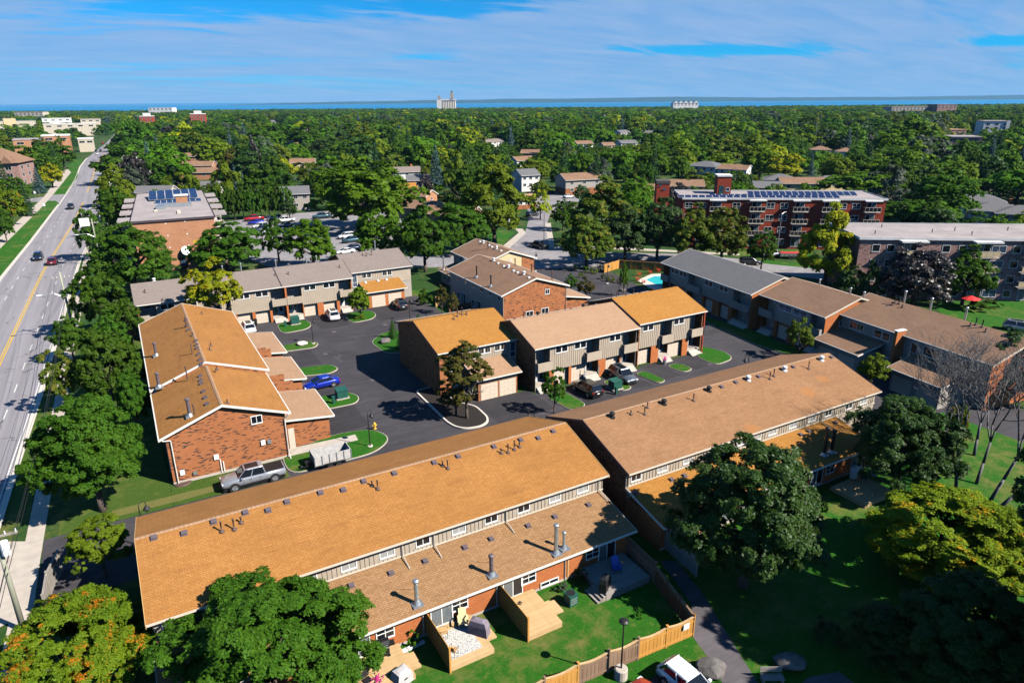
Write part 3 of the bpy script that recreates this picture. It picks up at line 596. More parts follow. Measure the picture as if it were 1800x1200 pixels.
def shed_roof(root, x0, x1, y0, z0, y1, z1, mat, th=0.13, front='trim_white', rake='trim_white', name='lower_roof'):
    """single slope: eave at (y0,z0), top at (y1,z1)"""
    m = MB(); p = [(y0, z0-th), (y1, z1-th), (y1, z1), (y0, z0)]
    if y1 < y0: p = p[::-1]
    extr(m, p, x0, x1); ro = part(name, m, mat, root); s = -1 if y1 > y0 else 1
    if front: part('gutter', MB().box(x0-.02, x1+.02, y0+s*.10, y0+s*.002, z0-.14, z0-.01), front, root)
    if rake:
        for a, b in ((x0-.03, x0-.001), (x1+.001, x1+.03)):
            m = MB(); p = [(y0, z0-.2), (y1, z1-.2), (y1, z1+.012), (y0, z0+.012)]
            if y1 < y0: p = p[::-1]
            extr(m, p, a, b); part('rake_board', m, rake, root)
    return ro
def win_mesh(w, h, style):
    fr, pa = MB(), MB(); b = 0.07
    fr.box(-w/2-b, w/2+b, -.075, -.002, -h/2-b*1.5, -h/2); fr.box(-w/2-b, w/2+b, -.06, -.002, h/2, h/2+b); fr.box(-w/2-b, -w/2, -.06, -.002, -h/2, h/2); fr.box(w/2, w/2+b, -.06, -.002, -h/2, h/2)
    panes = []
    if style == 'slide': cols, rows = 2, 1
    elif style == 'twin': cols, rows = 2, 1
    elif style == 'triple': cols, rows = 3, 1
    elif style == 'quad': cols, rows = 4, 1
    elif style == 'hopper': cols, rows = 2, 2
    elif style == 'tall': cols, rows = 1, 2
    else: cols, rows = 1, 1
    g_ = 0.05 if style != 'twin' else 0.13
    zs = [-h/2, h/2] if rows == 1 else [-h/2, -h/2+h*0.36, h/2]
    for i in range(cols):
        for j in range(len(zs)-1):
            xa = -w/2+w*i/cols+(g_/2 if i else 0); xb = -w/2+w*(i+1)/cols-(g_/2 if i < cols-1 else 0); za = zs[j]+(g_/2 if j else 0); zb = zs[j+1]-(g_/2 if j < len(zs)-2 else 0)
            pa.box(xa, xb, -.02, -.003, za, zb)
    for i in range(1, cols): x = -w/2+w*i/cols; fr.box(x-g_/2, x+g_/2, -.05, -.002, -h/2, h/2)
    if rows == 2: fr.box(-w/2, w/2, -.048, -.002, zs[1]-g_/2, zs[1]+g_/2)
    return fr.mesh('window', 'window_white'), pa
def window(root, x, y, z, w, h, style='slide', rot=0.0, pane='glass_dark', name='window'):
    fm, pm = cached(('win', round(w, 2), round(h, 2), style), lambda: win_mesh(w, h, style))
    pme = cached(('pane', round(w, 2), round(h, 2), style, pane), lambda: pm.mesh('pane', pane))
    o = link(name, fm, root, (x, y, z), rot); link('pane', pme, o); return o
def door(root, x, y, z0, w, h, mat='door_white', rot=0.0, name='door'):
    def mk():
        m = MB(); m.box(-w/2-.07, w/2+.07, -.05, -.002, h, h+.08); m.box(-w/2-.07, -w/2, -.05, -.002, 0, h); m.box(w/2, w/2+.07, -.05, -.002, 0, h); m.box(-w/2, w/2, -.03, -.003, 0, h); return m.mesh('door', mat)
    o = link(name, cached(('door', w, h, mat), mk), root, (x, y, z0), rot)
    def gl(): m = MB(); m.box(-w*.3, w*.3, -.036, -.031, h*.32, h*.9); return m.mesh('pane', 'glass_blue')
    link('pane', cached(('dgl', w, h), gl), o)
    return o
def garage_door(root, x, y, w, h=2.1, rot=0.0, mat='door_cream'):
    def mk():
        m = MB(); n = 4
        for k in range(n):
            m.box(-w/2, w/2, -.04, -.002, h*k/n+.01, h*(k+1)/n-.012)
            for c in range(4): a = -w/2+w*c/4; m.box(a+.1, a+w/4-.1, -.055, -.041, h*k/n+.12, h*(k+1)/n-.12)
        m.box(-.06, .06, -.07, -.041, h*.4, h*.45); return m.mesh('garage_door', mat)
    return link('garage_door', cached(('gd', round(w, 2), h, mat), mk), root, (x, y, 0.02), rot)
def slider(root, x, y, z0, w, h, rot=0.0, pane='glass_curtain', pane2='glass_dark'):
    def mk():
        m = MB(); m.box(-w/2-.07, w/2+.07, -.08, -.002, -.08, 0); m.box(-w/2-.07, w/2+.07, -.06, -.002, h, h+.08)
        for a in (-w/2-.07, -.04, w/2): m.box(a, a+.07, -.06, -.002, 0, h)
        return m.mesh('patio_door', 'window_white')
    o = link('patio_door', cached(('sl', w, h), mk), root, (x, y, z0), rot)
    for s, pm in ((-1, pane), (1, pane2)):
        def pk(): m = MB(); m.box(0 if s > 0 else -w/2, w/2 if s > 0 else 0, -.022 if s > 0 else -.03, -.003, 0, h); return m.mesh('pane', pm)
        link('pane', cached(('slp', w, h, s, pm), pk), o)
    return o
def battens(root, x0, x1, y, z0, z1, step=0.34, mat='batten_tan', joined=False, skip=()):
    """upright battens proud of the siding; skip = list of (xa, xb, zlo) windows the batten stops under"""
    m = MB(); x = x0+.05
    while x < x1-.02:
        top = z1
        for a, b, zl in skip:
            if a-.1 < x < b+.1: top = zl
        if top > z0+.1:
            if joined: m.box(x-.02, x+.02, y-.035, y-.001, z0, top)
            else:
                h = round(top-z0, 2); me = cached(('bat', h, mat), lambda: MB().box(-.024, .024, -.04, -.001, 0, h).mesh('siding_batten', mat)); link('siding_batten', me, root, (x, y, z0))
        x += step
    if joined and m.v: part('siding_battens', m, mat, root, kind='stuff')
def box_vent(roof, p, slope_axis='y', k=0.0, mat='metal_vent'):
    me = cached(('bv', mat), lambda: MB().box(-.24, .24, -.24, .24, -.02, .03).box(-.17, .17, -.17, .17, .03, .16).mesh('roof_vent', mat))
    return link('roof_vent', me, roof, p, ((math.atan(k), 0, 0) if slope_axis == 'y' else (0, -math.atan(k), 0)))
def plumb_pipe(roof, p, h=0.55, r=0.055, mat='metal_pipe'):
    def mk(): m = MB(); m.lathe([(.20, -.06), (.19, .05), (r+.02, .12), (r, .13), (r, h), (r+.03, h), (r+.03, h+.06), (.0001, h+.06)], 8); return m.mesh('vent_pipe', mat, True)
    return link('vent_pipe', cached(('pp', h, r, mat), mk), roof, p)
def turbine(roof, p, mat='metal_white'):
    def mk(): m = MB(); m.lathe([(.3, -.1), (.3, .03), (.15, .1), (.15, .22), (.27, .3), (.27, .46), (.16, .54), (.0001, .56)], 10); return m.mesh('turbine_vent', mat)
    return link('turbine_vent', cached(('tv', mat), mk), roof, p)
def flue(root, p, h, r=0.14, mat='metal_galv', base=True, stay=None):
    def mk():
        m = MB(); m.lathe([(r, -.3), (r, h-.3), (r*.9, h-.3), (r*.9, h-.2), (r*1.45, h-.19), (r*1.45, h-.06), (r*1.0, h), (.0001, h+.02)], 12)
        for z in (h*.33, h*.62): m.lathe([(r*1.06, z), (r*1.06, z+.05)], 12)
        return m.mesh('chimney_flue', mat, False)
    o = link('chimney_flue', cached(('fl', round(h, 2), r, mat), mk), root, p)
    if base: link('flashing', cached(('flb', r), lambda: MB().box(-.38, .38, -.38, .38, -.12, .06).lathe([(r*2.0, .05), (r*1.15, .32)], 12).mesh('flashing', 'metal_galv')), o)
    if stay: m = MB(); m.cyl((0, 0, h*.6), stay, .012, n=4); part('stay_rod', m, 'metal_dark', o)
    return o
def downspout(root, pts, mat='trim_cream', r=.05): return part('downspout', MB().tube(pts, r, 4), mat, root)

# ---------------------------------------------------------------- long row in front (A) and its right-hand neighbour (B): garden side faces the camera
def garden_row(name, label, fx, x0, x1, y_low, y_f, y_r, y_b, ze, zr, roof, low, spec):
    fr = Frame(fx, y_f); root = thing(name, label, 'house', (fx, y_f, 0)); a, b = x0-fx, x1-fx
    yl, yr, yb = y_low-y_f, y_r-y_f, y_b-y_f
    k = (zr-ze)/(yr-0.0)
    gable_wall(root, a+.3, b-.3, .42, yb-.42, ze-.06, zr-.17, yr, 'brick_orange' if spec.get('end') is None else spec['end'], 'siding_beige')
    ro = gable_roof(root, a, b, 0, yb, ze, zr, yr, roof, rake=spec.get('rake', 'wood_new'), cap=spec['cap'], eave_f='trim_cream', eave_b='metal_pipe')
    zt = spec['zt']; ks = (zt-2.6)/(.42-yl); lb = spec.get('low_x1', b-.9)
    lo = shed_roof(root, a+.1, lb, yl, 2.6, .44, zt, low)
    part('lower_wall', MB().box(a+.3, lb-.3, yl+.55, .40, 0, 2.55), 'brick_plain', root)
    part('foundation', MB().box(a+.28, lb-.28, yl+.53, yl+.549, 0, .22), 'concrete', root)
    wins = []
    for px, py, pane in spec['wins']:
        p = fr.front(px, py, .42); wins.append(p.x); window(root, p.x, .42, ze-.78, 1.02, .62, 'slide', 0, pane)
    part('siding_band', MB().box(a+.3, b-.3, .40, .419, zt+.12, ze-.14), 'siding_beige', root)
    part('sill_trim', MB().box(a+.28, b-.28, .33, .399, zt+.02, zt+.13), 'trim_cream', root)
    battens(root, a+.32, b-.3, .398, zt+.13, ze-.2, .335, 'batten_tan', skip=[(x-.62, x+.62, ze-1.28) for x in wins])
    for px in spec['spouts']:
        p = fr.front(px[0], px[1], .36); downspout(root, [(p.x, -.03, ze-.15), (p.x, .3, ze-.45), (p.x, .3, zt+.2), (p.x+.05, -.9, zt-.9*ks-.05)])
    n = Vector((0, -k, 1)); 
    for px, py in spec['vents']: p = fr.on(px, py, (0, 0, ze), n); box_vent(ro, p, 'y', k)
    for px, py, h in spec['pipes']: p = fr.on(px, py, (0, 0, ze), n); plumb_pipe(ro, p, h)
    for px, py, mt in spec.get('turbines', ()): p = fr.on(px, py, (0, 0, ze), n); turbine(ro, p, mt)
    nl = Vector((0, -ks, 1))
    for px, py in spec['lvents']: p = fr.on(px, py, (0, yl, 2.6), nl); box_vent(lo, p, 'y', ks, 'metal_vent')
    return fr, root, ro, lo, nl, lb
D_, Bl, Cu = 'glass_dark', 'glass_blind', 'glass_curtain'
specA = dict(cap='shingle_pale', zt=3.65, wins=[(302, 1093, Bl), (378, 1065, Bl), (470, 1038, Bl), (542, 1012, Bl), (613, 993, Bl), (680, 970, Bl), (743, 949, D_), (806, 931, Bl), (863, 911, D_), (920, 893, D_), (975, 877, Bl), (1024, 860, Bl)],
    spouts=[(706, 955), (762, 937), (889, 897), (1052, 843)],
    vents=[(270, 945), (323, 937), (375, 917), (431, 901), (471, 897), (504, 882), (563, 866), (603, 861), (639, 846), (693, 832), (763, 813), (805, 802), (868, 785), (915, 773), (946, 770), (972, 758)],
    pipes=[(390, 934, .75), (412, 930, .8), (424, 918, .4), (664, 859, .7), (654, 853, .35), (787, 823, .7), (778, 818, .35), (881, 796, .35), (893, 795, .75), (904, 790, .8), (913, 785, .4)],
    lvents=[(617, 1029), (687, 1007), (747, 986), (817, 962), (863, 947), (928, 924), (975, 908), (1034, 887)])
frA, rowA, roA, loA, nlA, lbA = garden_row('townhouse_row', 'long brown-orange shingled townhouse row nearest the camera with decks along its garden side', -3.0, -3.0, 31.9, 35.5, 40.0, 46.6, 53.1, 5.2, 7.3, 'shingle_orange', 'shingle_low', dict(specA, low_x1=34.4))
yw = 35.5-40.0+.55
for px, py, top in ((733, 1061, 1008), (864, 1010, 972), (977, 972, 913), (991, 963, 930)):
    p = frA.on(px, py, (0, -4.5, 2.6), nlA); h = {1008: 2.0, 972: 1.75, 913: 2.6, 930: 1.5}[top]
    flue(rowA, p, h, .15 if top != 930 else .11, 'metal_galv' if top not in (972,) else 'metal_vent', stay=(-.9, 1.6, .45) if top != 930 else None)
for (lx, wx, z) in ((13.75+.85, 13.75+2.25, .45), (19.45+.85, 19.45+2.2, .45), (28.9, 27.5, .45), (8.6, 10.5, .45)):
    slider(rowA, lx+3.0, yw, z, 1.55, 1.95, pane='glass_curtain', pane2='glass_curtain' if lx < 16 else 'glass_dark'); window(rowA, wx+3.0, yw, 1.75, 1.15, 1.15, 'hopper')
window(rowA, 22.9+3.0+.6, yw-.02, .42, 1.5, .3, 'slide')
for x in (13.5, 19.25, 25.2): part('corner_trim', MB().box(x+3-.06, x+3+.06, yw-.05, yw-.003, 0, 2.5), 'wood_new', rowA); downspout(rowA, [(x+3-.3, yw-.06, 2.4), (x+3-.3, yw-.06, .1)])
for x in (11.6, 17.2, 22.8, 26.4): part('wall_lamp', MB().box(x+3-.08, x+3+.08, yw-.2, yw-.003, 2.0, 2.22), 'metal_dark', rowA)
specB = dict(cap='shingle_pale', zt=3.65, rake='trim_dark', low_x1=61.2-33.2, wins=[(1118, 832, D_), (1164, 820, Bl), (1209, 804, Bl), (1265, 789, Bl), (1300, 777, Bl), (1330, 765, Bl), (1358, 754, Bl), (1394, 743, Bl), (1427, 731, Bl), (1456, 722, D_), (1492, 711, D_), (1517, 704, Bl)],
    spouts=[(1100, 845), (1442, 735)],
    vents=[(1268, 680), (1293, 672), (1333, 662), (1394, 645), (1461, 628)], pipes=[(1109, 728, .35), (1133, 728, .7), (1138, 716, .5), (1219, 704, .7), (1312, 668, .35), (1353, 666, .75), (1360, 661, .8), (1421, 648, .8)],
    turbines=[(1076, 733, 'metal_dark'), (1167, 710, 'metal_dark'), (1246, 687, 'metal_dark'), (1315, 668, 'metal_white'), (1379, 651, 'metal_white'), (1444, 633, 'metal_white')],
    lvents=[(1117, 866), (1180, 843), (1203, 836), (1407, 764), (1421, 758), (1468, 743), (1486, 736)])
frB, rowB, roB, loB, nlB, lbB = garden_row('townhouse_row', 'long tan shingled townhouse row with orange patches and white vents, right of the nearest', 33.2, 33.4, 67.9, 34.6, 39.2, 46.0, 52.2, 5.2, 7.4, 'shingle_tan', 'shingle_gold', specB)
for px, py, h in ((1448, 800, 3.0), (1461, 795, 2.4)):
    p = frB.on(px, py, (0, -4.6, 2.6), nlB); flue(rowB, p, h, .17, 'metal_dark', stay=(-.6, 1.5, .6) if h > 2.5 else None)
ywb = -4.6+.55
for x in (2.3, 8.2, 14.0, 19.7, 25.7): slider(rowB, x, ywb, .4, 1.55, 1.95); window(rowB, x+1.9, ywb, 1.7, 1.15, 1.15, 'hopper')

# ---------------------------------------------------------------- rows seen from their front: garages below, siding bays, balconies over the doors
def unit_front(root, y, ze, segs, zb=2.25, dep=1.35, side='siding_beige', wallb='brick_plain', joined=True, lap=False, entry='brick_plain'):
    """segs: ('bay', x0, x1, [(xc, w, style, pane)], [(xc, w)]) or ('gap', x0, x1, balcony, door side)"""
    for sg in segs:
        x0, x1 = sg[1], sg[2]
        if sg[0] == 'bay':
            part('siding_bay', MB().box(x0, x1, y, y+dep, zb, ze), 'siding_lap' if lap else side, root)
            part('garage_back', MB().box(x0+.02, x1-.02, y+.55, y+dep, 0, zb-.003), wallb, root)
            wl = []
            for xc, w, st, pn in sg[3]: window(root, xc, y, ze-.72, w, .78, st, 0, pn); wl.append((xc-w/2-.08, xc+w/2+.08, ze-1.28))
            if not lap: battens(root, x0, x1, y, zb+.03, ze-.16, .33, 'batten_tan', joined, wl)
            xs = sorted(sg[4]); ed = [x0]
            for xc, w in xs: garage_door(root, xc, y+.55, w); ed += [xc-w/2, xc+w/2]
            ed.append(x1)
            for k in range(0, len(ed), 2):
                if ed[k+1]-ed[k] > .08: part('brick_pier', MB().box(ed[k]+.01, ed[k+1]-.01, y+.06, y+.547, 0, zb-.004), wallb, root)
        else:
            bal, ds = sg[3], sg[4]; zf = .75
            part('porch_floor', MB().box(x0+.02, x1-.02, y+.1, y+dep, 0, zf), 'concrete', root)
            for k in range(3): part('step', MB().box(x0+.15, x1-.15, y+.1-.32*(k+1), y+.099-.32*k, 0, zf-.19*(k+1)), 'concrete_light', root)
            dx = x0+.75 if ds < 0 else x1-.75
            door(root, dx, y+dep, zf, .9, 1.95); window(root, dx+(.85 if ds < 0 else -.85), y+dep, zf+1.05, .4, 1.6, 'one')
            if bal:
                part('balcony_floor', MB().box(x0+.005, x1-.005, y-.55, y+dep, 2.95, 3.1), side, root)
                part('balcony_front', MB().box(x0+.003, x1-.003, y-.62, y-.551, 2.82, 4.02), side, root)
                for a, b in ((x0+.004, x0+.07), (x1-.07, x1-.004)): part('balcony_side', MB().box(a, b, y-.55, y-.01, 3.1, 4.0), side, root)
                if joined: battens(root, x0+.05, x1-.03, y-.621, 2.83, 4.0, .3, 'batten_tan', True)
                window(root, (x0+x1)/2, y+dep, ze-.75, .8, .5, 'slide')
            part('fin_wall', MB().box(x0-.1, x0-.003, y+.02, y+dep, 0, ze-.02), side, root) if False else None
def front_row(fr, root, x0, x1, yb, yr, ze, zr, roof, end='brick_orange', dep=1.35, cap=None, rake='trim_cream', rakes=(1, 1), oh=.45, back='siding_taupe'):
    gable_wall(root, x0+.3, x1-.3, dep, yb-.42, ze-.06, zr-.17-(zr-ze)*.0, yr, end, back)
    # cheeks that close the gable ends in front of the recessed wall
    for a, b in ((x0+.3, x0+.42), (x1-.42, x1-.3)):
        k = (zr-ze)/(yr+oh); m = MB(); extr(m, [(.005, 0), (dep-.003, 0), (dep-.003, ze-.2+k*(dep+oh)), (.005, ze-.2+k*oh)], a, b); part('end_wall', m, end, root)
    m = MB().box(x0+.43, x1-.43, -.35, dep, ze-.03, ze-.005) if False else None
    return gable_roof(root, x0, x1, -oh, yb, ze, zr, yr, roof, rake=rake, cap=cap, rakes=rakes)
def fx(fr, px, py, y=0.0): return fr.front(px, py, y).x
# middle block: F1 corner unit, F2 and F3
frF2 = Frame(41.4, 67.95); F2 = thing('townhouse_row', 'tan roofed townhouse row with beige balconies, behind the black and grey cars', 'house', (41.4, 67.95, 0))
roF2 = front_row(frF2, F2, 0, 16.75, 11.8, 5.7, 6.0, 8.1, 'shingle_pale', rake='trim_dark', cap='shingle_pale')
q = lambda px, py: fx(frF2, px, py)
unit_front(F2, 0, 5.86, [('gap', .43, 2.5, True, -1), ('bay', 2.5, 7.9, [(q(987, 611), 1.75, 'twin', D_), (q(1020, 605), 1.75, 'twin', D_)], [(q(987, 660), 2.3), (q(1017.5, 657), 2.3)]),
    ('gap', 7.9, 10.2, True, -1), ('bay', 10.2, 14.0, [(q(1081, 592), 1.75, 'twin', D_)], [(q(1077, 642), 2.3)]), ('gap', 14.0, 16.32, True, -1)], zb=2.5, joined=False)
frF3 = Frame(58.2, 68.25); F3 = thing('townhouse_row', 'orange roofed end townhouse pair with a red trimmed corner post, next to the round lawn', 'house', (58.2, 68.25, 0))
roF3 = front_row(frF3, F3, 0, 12.4, 12.2, 5.9, 6.35, 8.5, 'shingle_gold', rake='trim_dark', cap='shingle_gold')
q = lambda px, py: fx(frF3, px, py)
unit_front(F3, 0, 6.2, [('bay', .43, 4.1, [(q(1139, 578), 1.8, 'twin', D_)], [(q(1133, 628), 2.3)]), ('gap', 4.1, 6.2, True, -1), ('bay', 6.2, 9.6, [(q(1193, 567), 1.8, 'twin', D_)], [(q(1188, 617), 2.3)]), ('gap', 9.6, 11.95, True, -1)], zb=2.6, joined=False)
part('corner_post', MB().box(11.75, 11.95, -.62, -.42, 0, 6.2), 'brick_red', F3)
frF1 = Frame(30.4, 72.6); F1 = thing('townhouse', 'golden orange roofed corner townhouse with its double garage wing behind the planter tree', 'house', (30.4, 72.6, 0))
gable_wall(F1, .35, 11.5, .02, 14.0, 5.94, 7.93, 7.2, 'brick_orange', 'siding_beige'); roF1 = gable_roof(F1, 0, 11.9, -.45, 14.4, 6.0, 8.1, 7.2, 'shingle_gold', rake='trim_dark', cap='shingle_gold')
part('brick_corner', MB().box(.36, 2.0, -.06, .018, 0, 5.8), 'brick_orange', F1); part('siding_face', MB().box(2.0, 10.1, -.05, .017, 3.6, 5.84), 'siding_beige', F1); battens(F1, 2.1, 10.1, -.051, 3.9, 5.7, .33, joined=True)
window(F1, 2.15, -.06, 4.35, .75, 2.2, 'tall'); window(F1, 6.6, -.055, 5.15, 1.6, .75, 'twin'); window(F1, 8.9, -.055, 5.15, 1.6, .75, 'twin'); door(F1, 2.9, -.06, .6, .95, 2.0)
part('side_wing', MB().box(11.52, 11.9, 1.2, 9.0, 0, 5.7), 'siding_taupe', F1); window(F1, 10.75, .0, 4.5, .7, 2.0, 'tall', 0, 'glass_blue')
part('garage_wing', MB().box(3.9, 9.4, -3.5, .015, 0, 2.95), 'brick_orange', F1); shed_roof(F1, 3.5, 9.8, -4.0, 3.0, .02, 4.05, 'shingle_pale')
part('siding_header', MB().box(4.0, 9.3, -3.53, -3.502, 2.2, 2.8), 'siding_beige', F1); battens(F1, 4.0, 9.3, -3.531, 2.25, 2.78, .3, joined=True)
for x in (5.4, 8.0): garage_door(F1, x, -3.5, 2.35)
kF = 2.1/7.65
for px, py, h in ((804, 556, .9), (812, 553, .95), (820, 553, .35), (798, 561, .3)): plumb_pipe(roF1, frF1.on(px, py, (0, -.45, 6.0), (0, -kF, 1)), h, .07)
for x, h in ((1.2, .5), (2.4, 1.4)): pass
for ro, fr, n_, xs in ((roF2, frF2, 4, (1.1, 2.2, 3.5, 4.6, 6.1, 8.7, 10.0, 12.0, 14.1)), (roF3, frF3, 4, (3.0, 4.1, 5.6, 7.8))):
    for k, x in enumerate(xs):
        if k % 4 == 1: plumb_pipe(ro, (x, 5.9 if fr is frF2 else 6.1, 8.0 if fr is frF2 else 8.42), .75, .06)
        elif k % 4 == 3: turbine(ro, (x, 6.3, 7.85 if fr is frF2 else 8.3), 'metal_dark')
        else: box_vent(ro, (x, 6.25, 7.88 if fr is frF2 else 8.35), 'y', -.33)
for x in (0.6, 1.5): plumb_pipe(roF3, (x, 6.6, 8.2), .8, .07)
for x in (.36, 16.4): downspout(F2, [(x, -.05, 5.9), (x, -.05, .1)], 'trim_cream')
for x in (2.6, 8.0, 10.3, 14.1): part('meter_boxes', MB().box(x-.12, x+.12, .0, .055, .6, .95).box(x-.1, x+.1, .0, .055, 1.1, 1.35).box(x-.04, x+.04, .02, .055, .1, 1.9), 'metal_galv', F2)
# D: back left row
frD = Frame(-0.8, 115.3); Dr = thing('townhouse_row', 'grey-brown roofed townhouse row at the back left whose middle hides behind the yellow-green tree', 'house', (-.8, 115.3, 0))
roD = front_row(frD, Dr, 0, 34.0, 11.4, 5.5, 6.0, 8.1, 'shingle_grey', end='brick_plain', rake='trim_dark', cap=None)
q = lambda px, py: fx(frD, px, py)
xb = [q(277, 555), q(412, 555), q(479, 545), q(531, 525), q(596, 515)]
unit_front(Dr, 0, 5.86, [('gap', .43, q(278, 560), True, 1), ('bay', q(278, 560), 12.9, [(q(295, 540), 1.9, 'twin', D_), (q(334, 533), 1.9, 'twin', D_)], [(6.2, 2.3), (9.2, 2.3)]), ('gap', 12.9, 13.6, False, 1),
    ('bay', 13.6, q(479, 545), [(q(428, 519), 1.7, 'twin', D_), (q(460, 516), 1.9, 'twin', D_)], [(q(432, 562), 2.3), (q(463, 556), 2.3)]), ('gap', q(479, 545), q(505, 545), True, 1), ('gap', q(505.5, 545), q(531, 525), True, -1),
    ('bay', q(531, 525), q(596, 515), [(q(544, 503), 1.9, 'twin', D_), (q(578, 498), 1.9, 'twin', D_)], [(q(547, 544), 2.3), (q(581, 537), 2.3)]), ('gap', q(596, 515), 33.5, True, -1)], joined=True)
part('brick_pier', MB().box(q(505, 545)-.15, q(505, 545)+.15, -.5, 1.3, 0, 5.8), 'brick_plain', Dr)
for px, py, h in ((255, 514, .45), (484, 484, .45), (507, 482, .45), (597, 470, .4)): plumb_pipe(roD, frD.on(px, py, (0, -.45, 6.0), (0, -2.1/5.95, 1)), h, .07)
turbine(roD, (3.4, 5.9, 8.0)); part('roof_seam', extr(MB(), [(-.45, 6.002), (5.5, 8.102), (5.5, 8.17), (-.45, 6.07)], 21.75, 21.9), 'trim_dark', Dr)
frD3 = Frame(33.3, 118.6); D3 = thing('townhouse', 'grey-brown roofed end townhouse with a golden roofed double garage at the back left', 'house', (33.3, 118.6, 0))
gable_wall(D3, .32, 12.0, .02, 13.0, 5.94, 7.93, 6.8, 'brick_plain', 'siding_taupe'); roD3 = gable_roof(D3, 0, 12.3, -.45, 13.4, 6.0, 8.1, 6.8, 'shingle_grey', rake='trim_dark')
part('siding_face', MB().box(.4, 11.9, -.04, .017, 3.2, 5.84), 'siding_beige', D3); battens(D3, .5, 8.4, -.041, 3.3, 5.7, .33, joined=True)
q = lambda px, py: fx(frD3, px, py)
window(D3, q(623, 489), -.045, 4.4, .8, 2.1, 'tall', 0, 'glass_blue'); window(D3, q(644, 481), -.045, 5.1, 1.7, .78, 'twin'); window(D3, q(680, 477), -.045, 5.1, 1.7, .78, 'twin')
part('garage_wing', MB().box(2.3, 9.2, -3.6, .015, 0, 2.95), 'brick_plain', D3); shed_roof(D3, 1.9, 9.6, -4.1, 3.0, .02, 4.05, 'shingle_gold')
part('siding_header', MB().box(2.5, 9.0, -3.63, -3.602, 2.2, 2.8), 'siding_beige', D3)
for x in (4.2, 7.3): garage_door(D3, x, -3.6, 2.5)
for px, py, h in ((638, 449, .4), (644, 450, .6), (653, 448, .85)): plumb_pipe(roD3, frD3.on(px, py, (0, -.45, 6.0), (0, -2.1/7.25, 1)), h, .07)
for k in (.25, .5, .75): pass
for x in (3.0, 5.4, 7.0): box_vent(D3, (x, -.5, 3.95), 'y', .26, 'metal_white')
for x, y in ((14, 9.2), (17, 9.4), (22.8, 9.2), (28, 8.6), (29.8, 8.6)): flue(Dr, (x, y-1.2, 7.0), 1.9, .11, 'metal_galv', False)
flue(D3, (8.5, 9.4, 7.2), 2.2, .12, 'metal_galv', False)
# E: brick gable row in the middle distance; local X = depth away from the camera, so turn it: ridge runs along world Y
frE = Frame(63.4, 92.3, PI/2); E_ = thing('townhouse_row', 'brown roofed townhouse row whose speckled brick gable end faces the camera, centre of the estate', 'house', (63.4, 92.3, 0), PI/2)
gable_wall(E_, .35, 20.6, .45, 12.6, 5.5, 7.5, 6.5, 'brick_orange', 'siding_taupe'); roE = gable_roof(E_, 0, 21.0, 0, 13.0, 5.6, 7.7, 6.5, 'shingle_brown', cap='shingle_brown')
window(E_, .35, 4.2, 5.0, .75, .75, 'slide', -PI/2); window(E_, .35, 7.6, 1.6, 1.3, 1.0, 'slide', -PI/2); window(E_, .35, 4.6, 1.7, 1.3, 1.0, 'slide', -PI/2)
for k in range(6): window(E_, 1.6+k*3.1, 12.6, 4.75, 1.0, .6, 'slide', PI)
for k in range(3): slider(E_, 3.2+k*5.9, 12.6, .4, 1.6, 2.0, PI); window(E_, 5.2+k*5.9, 12.6, 1.6, 1.2, 1.1, 'hopper', PI)
part('garage_wing', MB().box(1.2, 7.0, -4.6, .445, 0, 2.5), 'brick_orange', E_); shed_roof(E_, .8, 7.4, -5.0, 2.6, .46, 3.6, 'shingle_pale')
part('garage_wing', MB().box(9.5, 15.4, -4.6, .445, 0, 2.5), 'brick_orange', E_); shed_roof(E_, 9.1, 15.8, -5.0, 2.6, .46, 3.6, 'shingle_pale')
frE2 = Frame(69.8, 113.2, PI/2); E2 = thing('townhouse_row', 'brown roofed townhouse row set back behind the brick gable, end wall half cream half brick', 'house', (69.8, 113.2, 0), PI/2)
gable_wall(E2, .35, 14.0, .45, 11.6, 5.5, 7.5, 6.0, 'siding_cream', 'siding_taupe'); roE2 = gable_roof(E2, 0, 14.4, 0, 12.0, 5.6, 7.7, 6.0, 'shingle_brown', cap='shingle_brown')
m = MB(); extr(m, [(.46, 0), (3.2, 0), (3.2, 6.2), (.46, 5.35)], .28, .348); part('brick_facing', m, 'brick_orange', E2); part('attic_vent', MB().box(.30, .348, 5.4, 6.1, 5.4, 6.1), 'trim_cream', E2)
battens(E2, 0, 0, 0, 0, 0)
part('rear_wing', MB().box(4.0, 12.6, 11.61, 15.2, 0, 2.4), 'siding_taupe', E2); shed_roof(E2, 3.6, 13.0, 15.7, 2.5, 11.6, 3.6, 'shingle_brown')
for k in range(3): window(E2, 5.4+k*2.9, 15.2, 1.4, 1.3, 1.2, 'twin', PI)
for k in range(3): window(E2, 2.6+k*4.0, 11.6, 4.75, 1.1, .7, 'slide', PI)
for fr, ro, lst in ((frE, roE, ((868, 458, 't'), (876, 463, 'b'), (886, 468, 'b'), (894, 470, 't'), (903, 476, 'b'), (910, 479, 'b'), (921, 482, 't'), (930, 488, 'b'))), (frE2, roE2, ((844, 425, 'b'), (850, 427, 't'), (860, 431, 'b'), (865, 434, 'b'), (873, 437, 't'), (881, 441, 'b')))):
    yb_, yr_ = (13.0, 6.5) if fr is frE else (12.0, 6.0); k = 2.1/(yb_-yr_)
    for px, py, t_ in lst:
        p = fr.on(px, py, (0, yb_, 5.6), (0, k, 1))
        if t_ == 't': turbine(ro, p)
        else: box_vent(ro, p, 'y', -k, 'metal_white')
for px, py, h in ((838, 487, 2.0), (863, 503, 1.9)): flue(E_, frE.on(px, py, (0, 13.0, 5.6), (0, 2.1/6.5, 1)), h, .12, 'metal_dark')
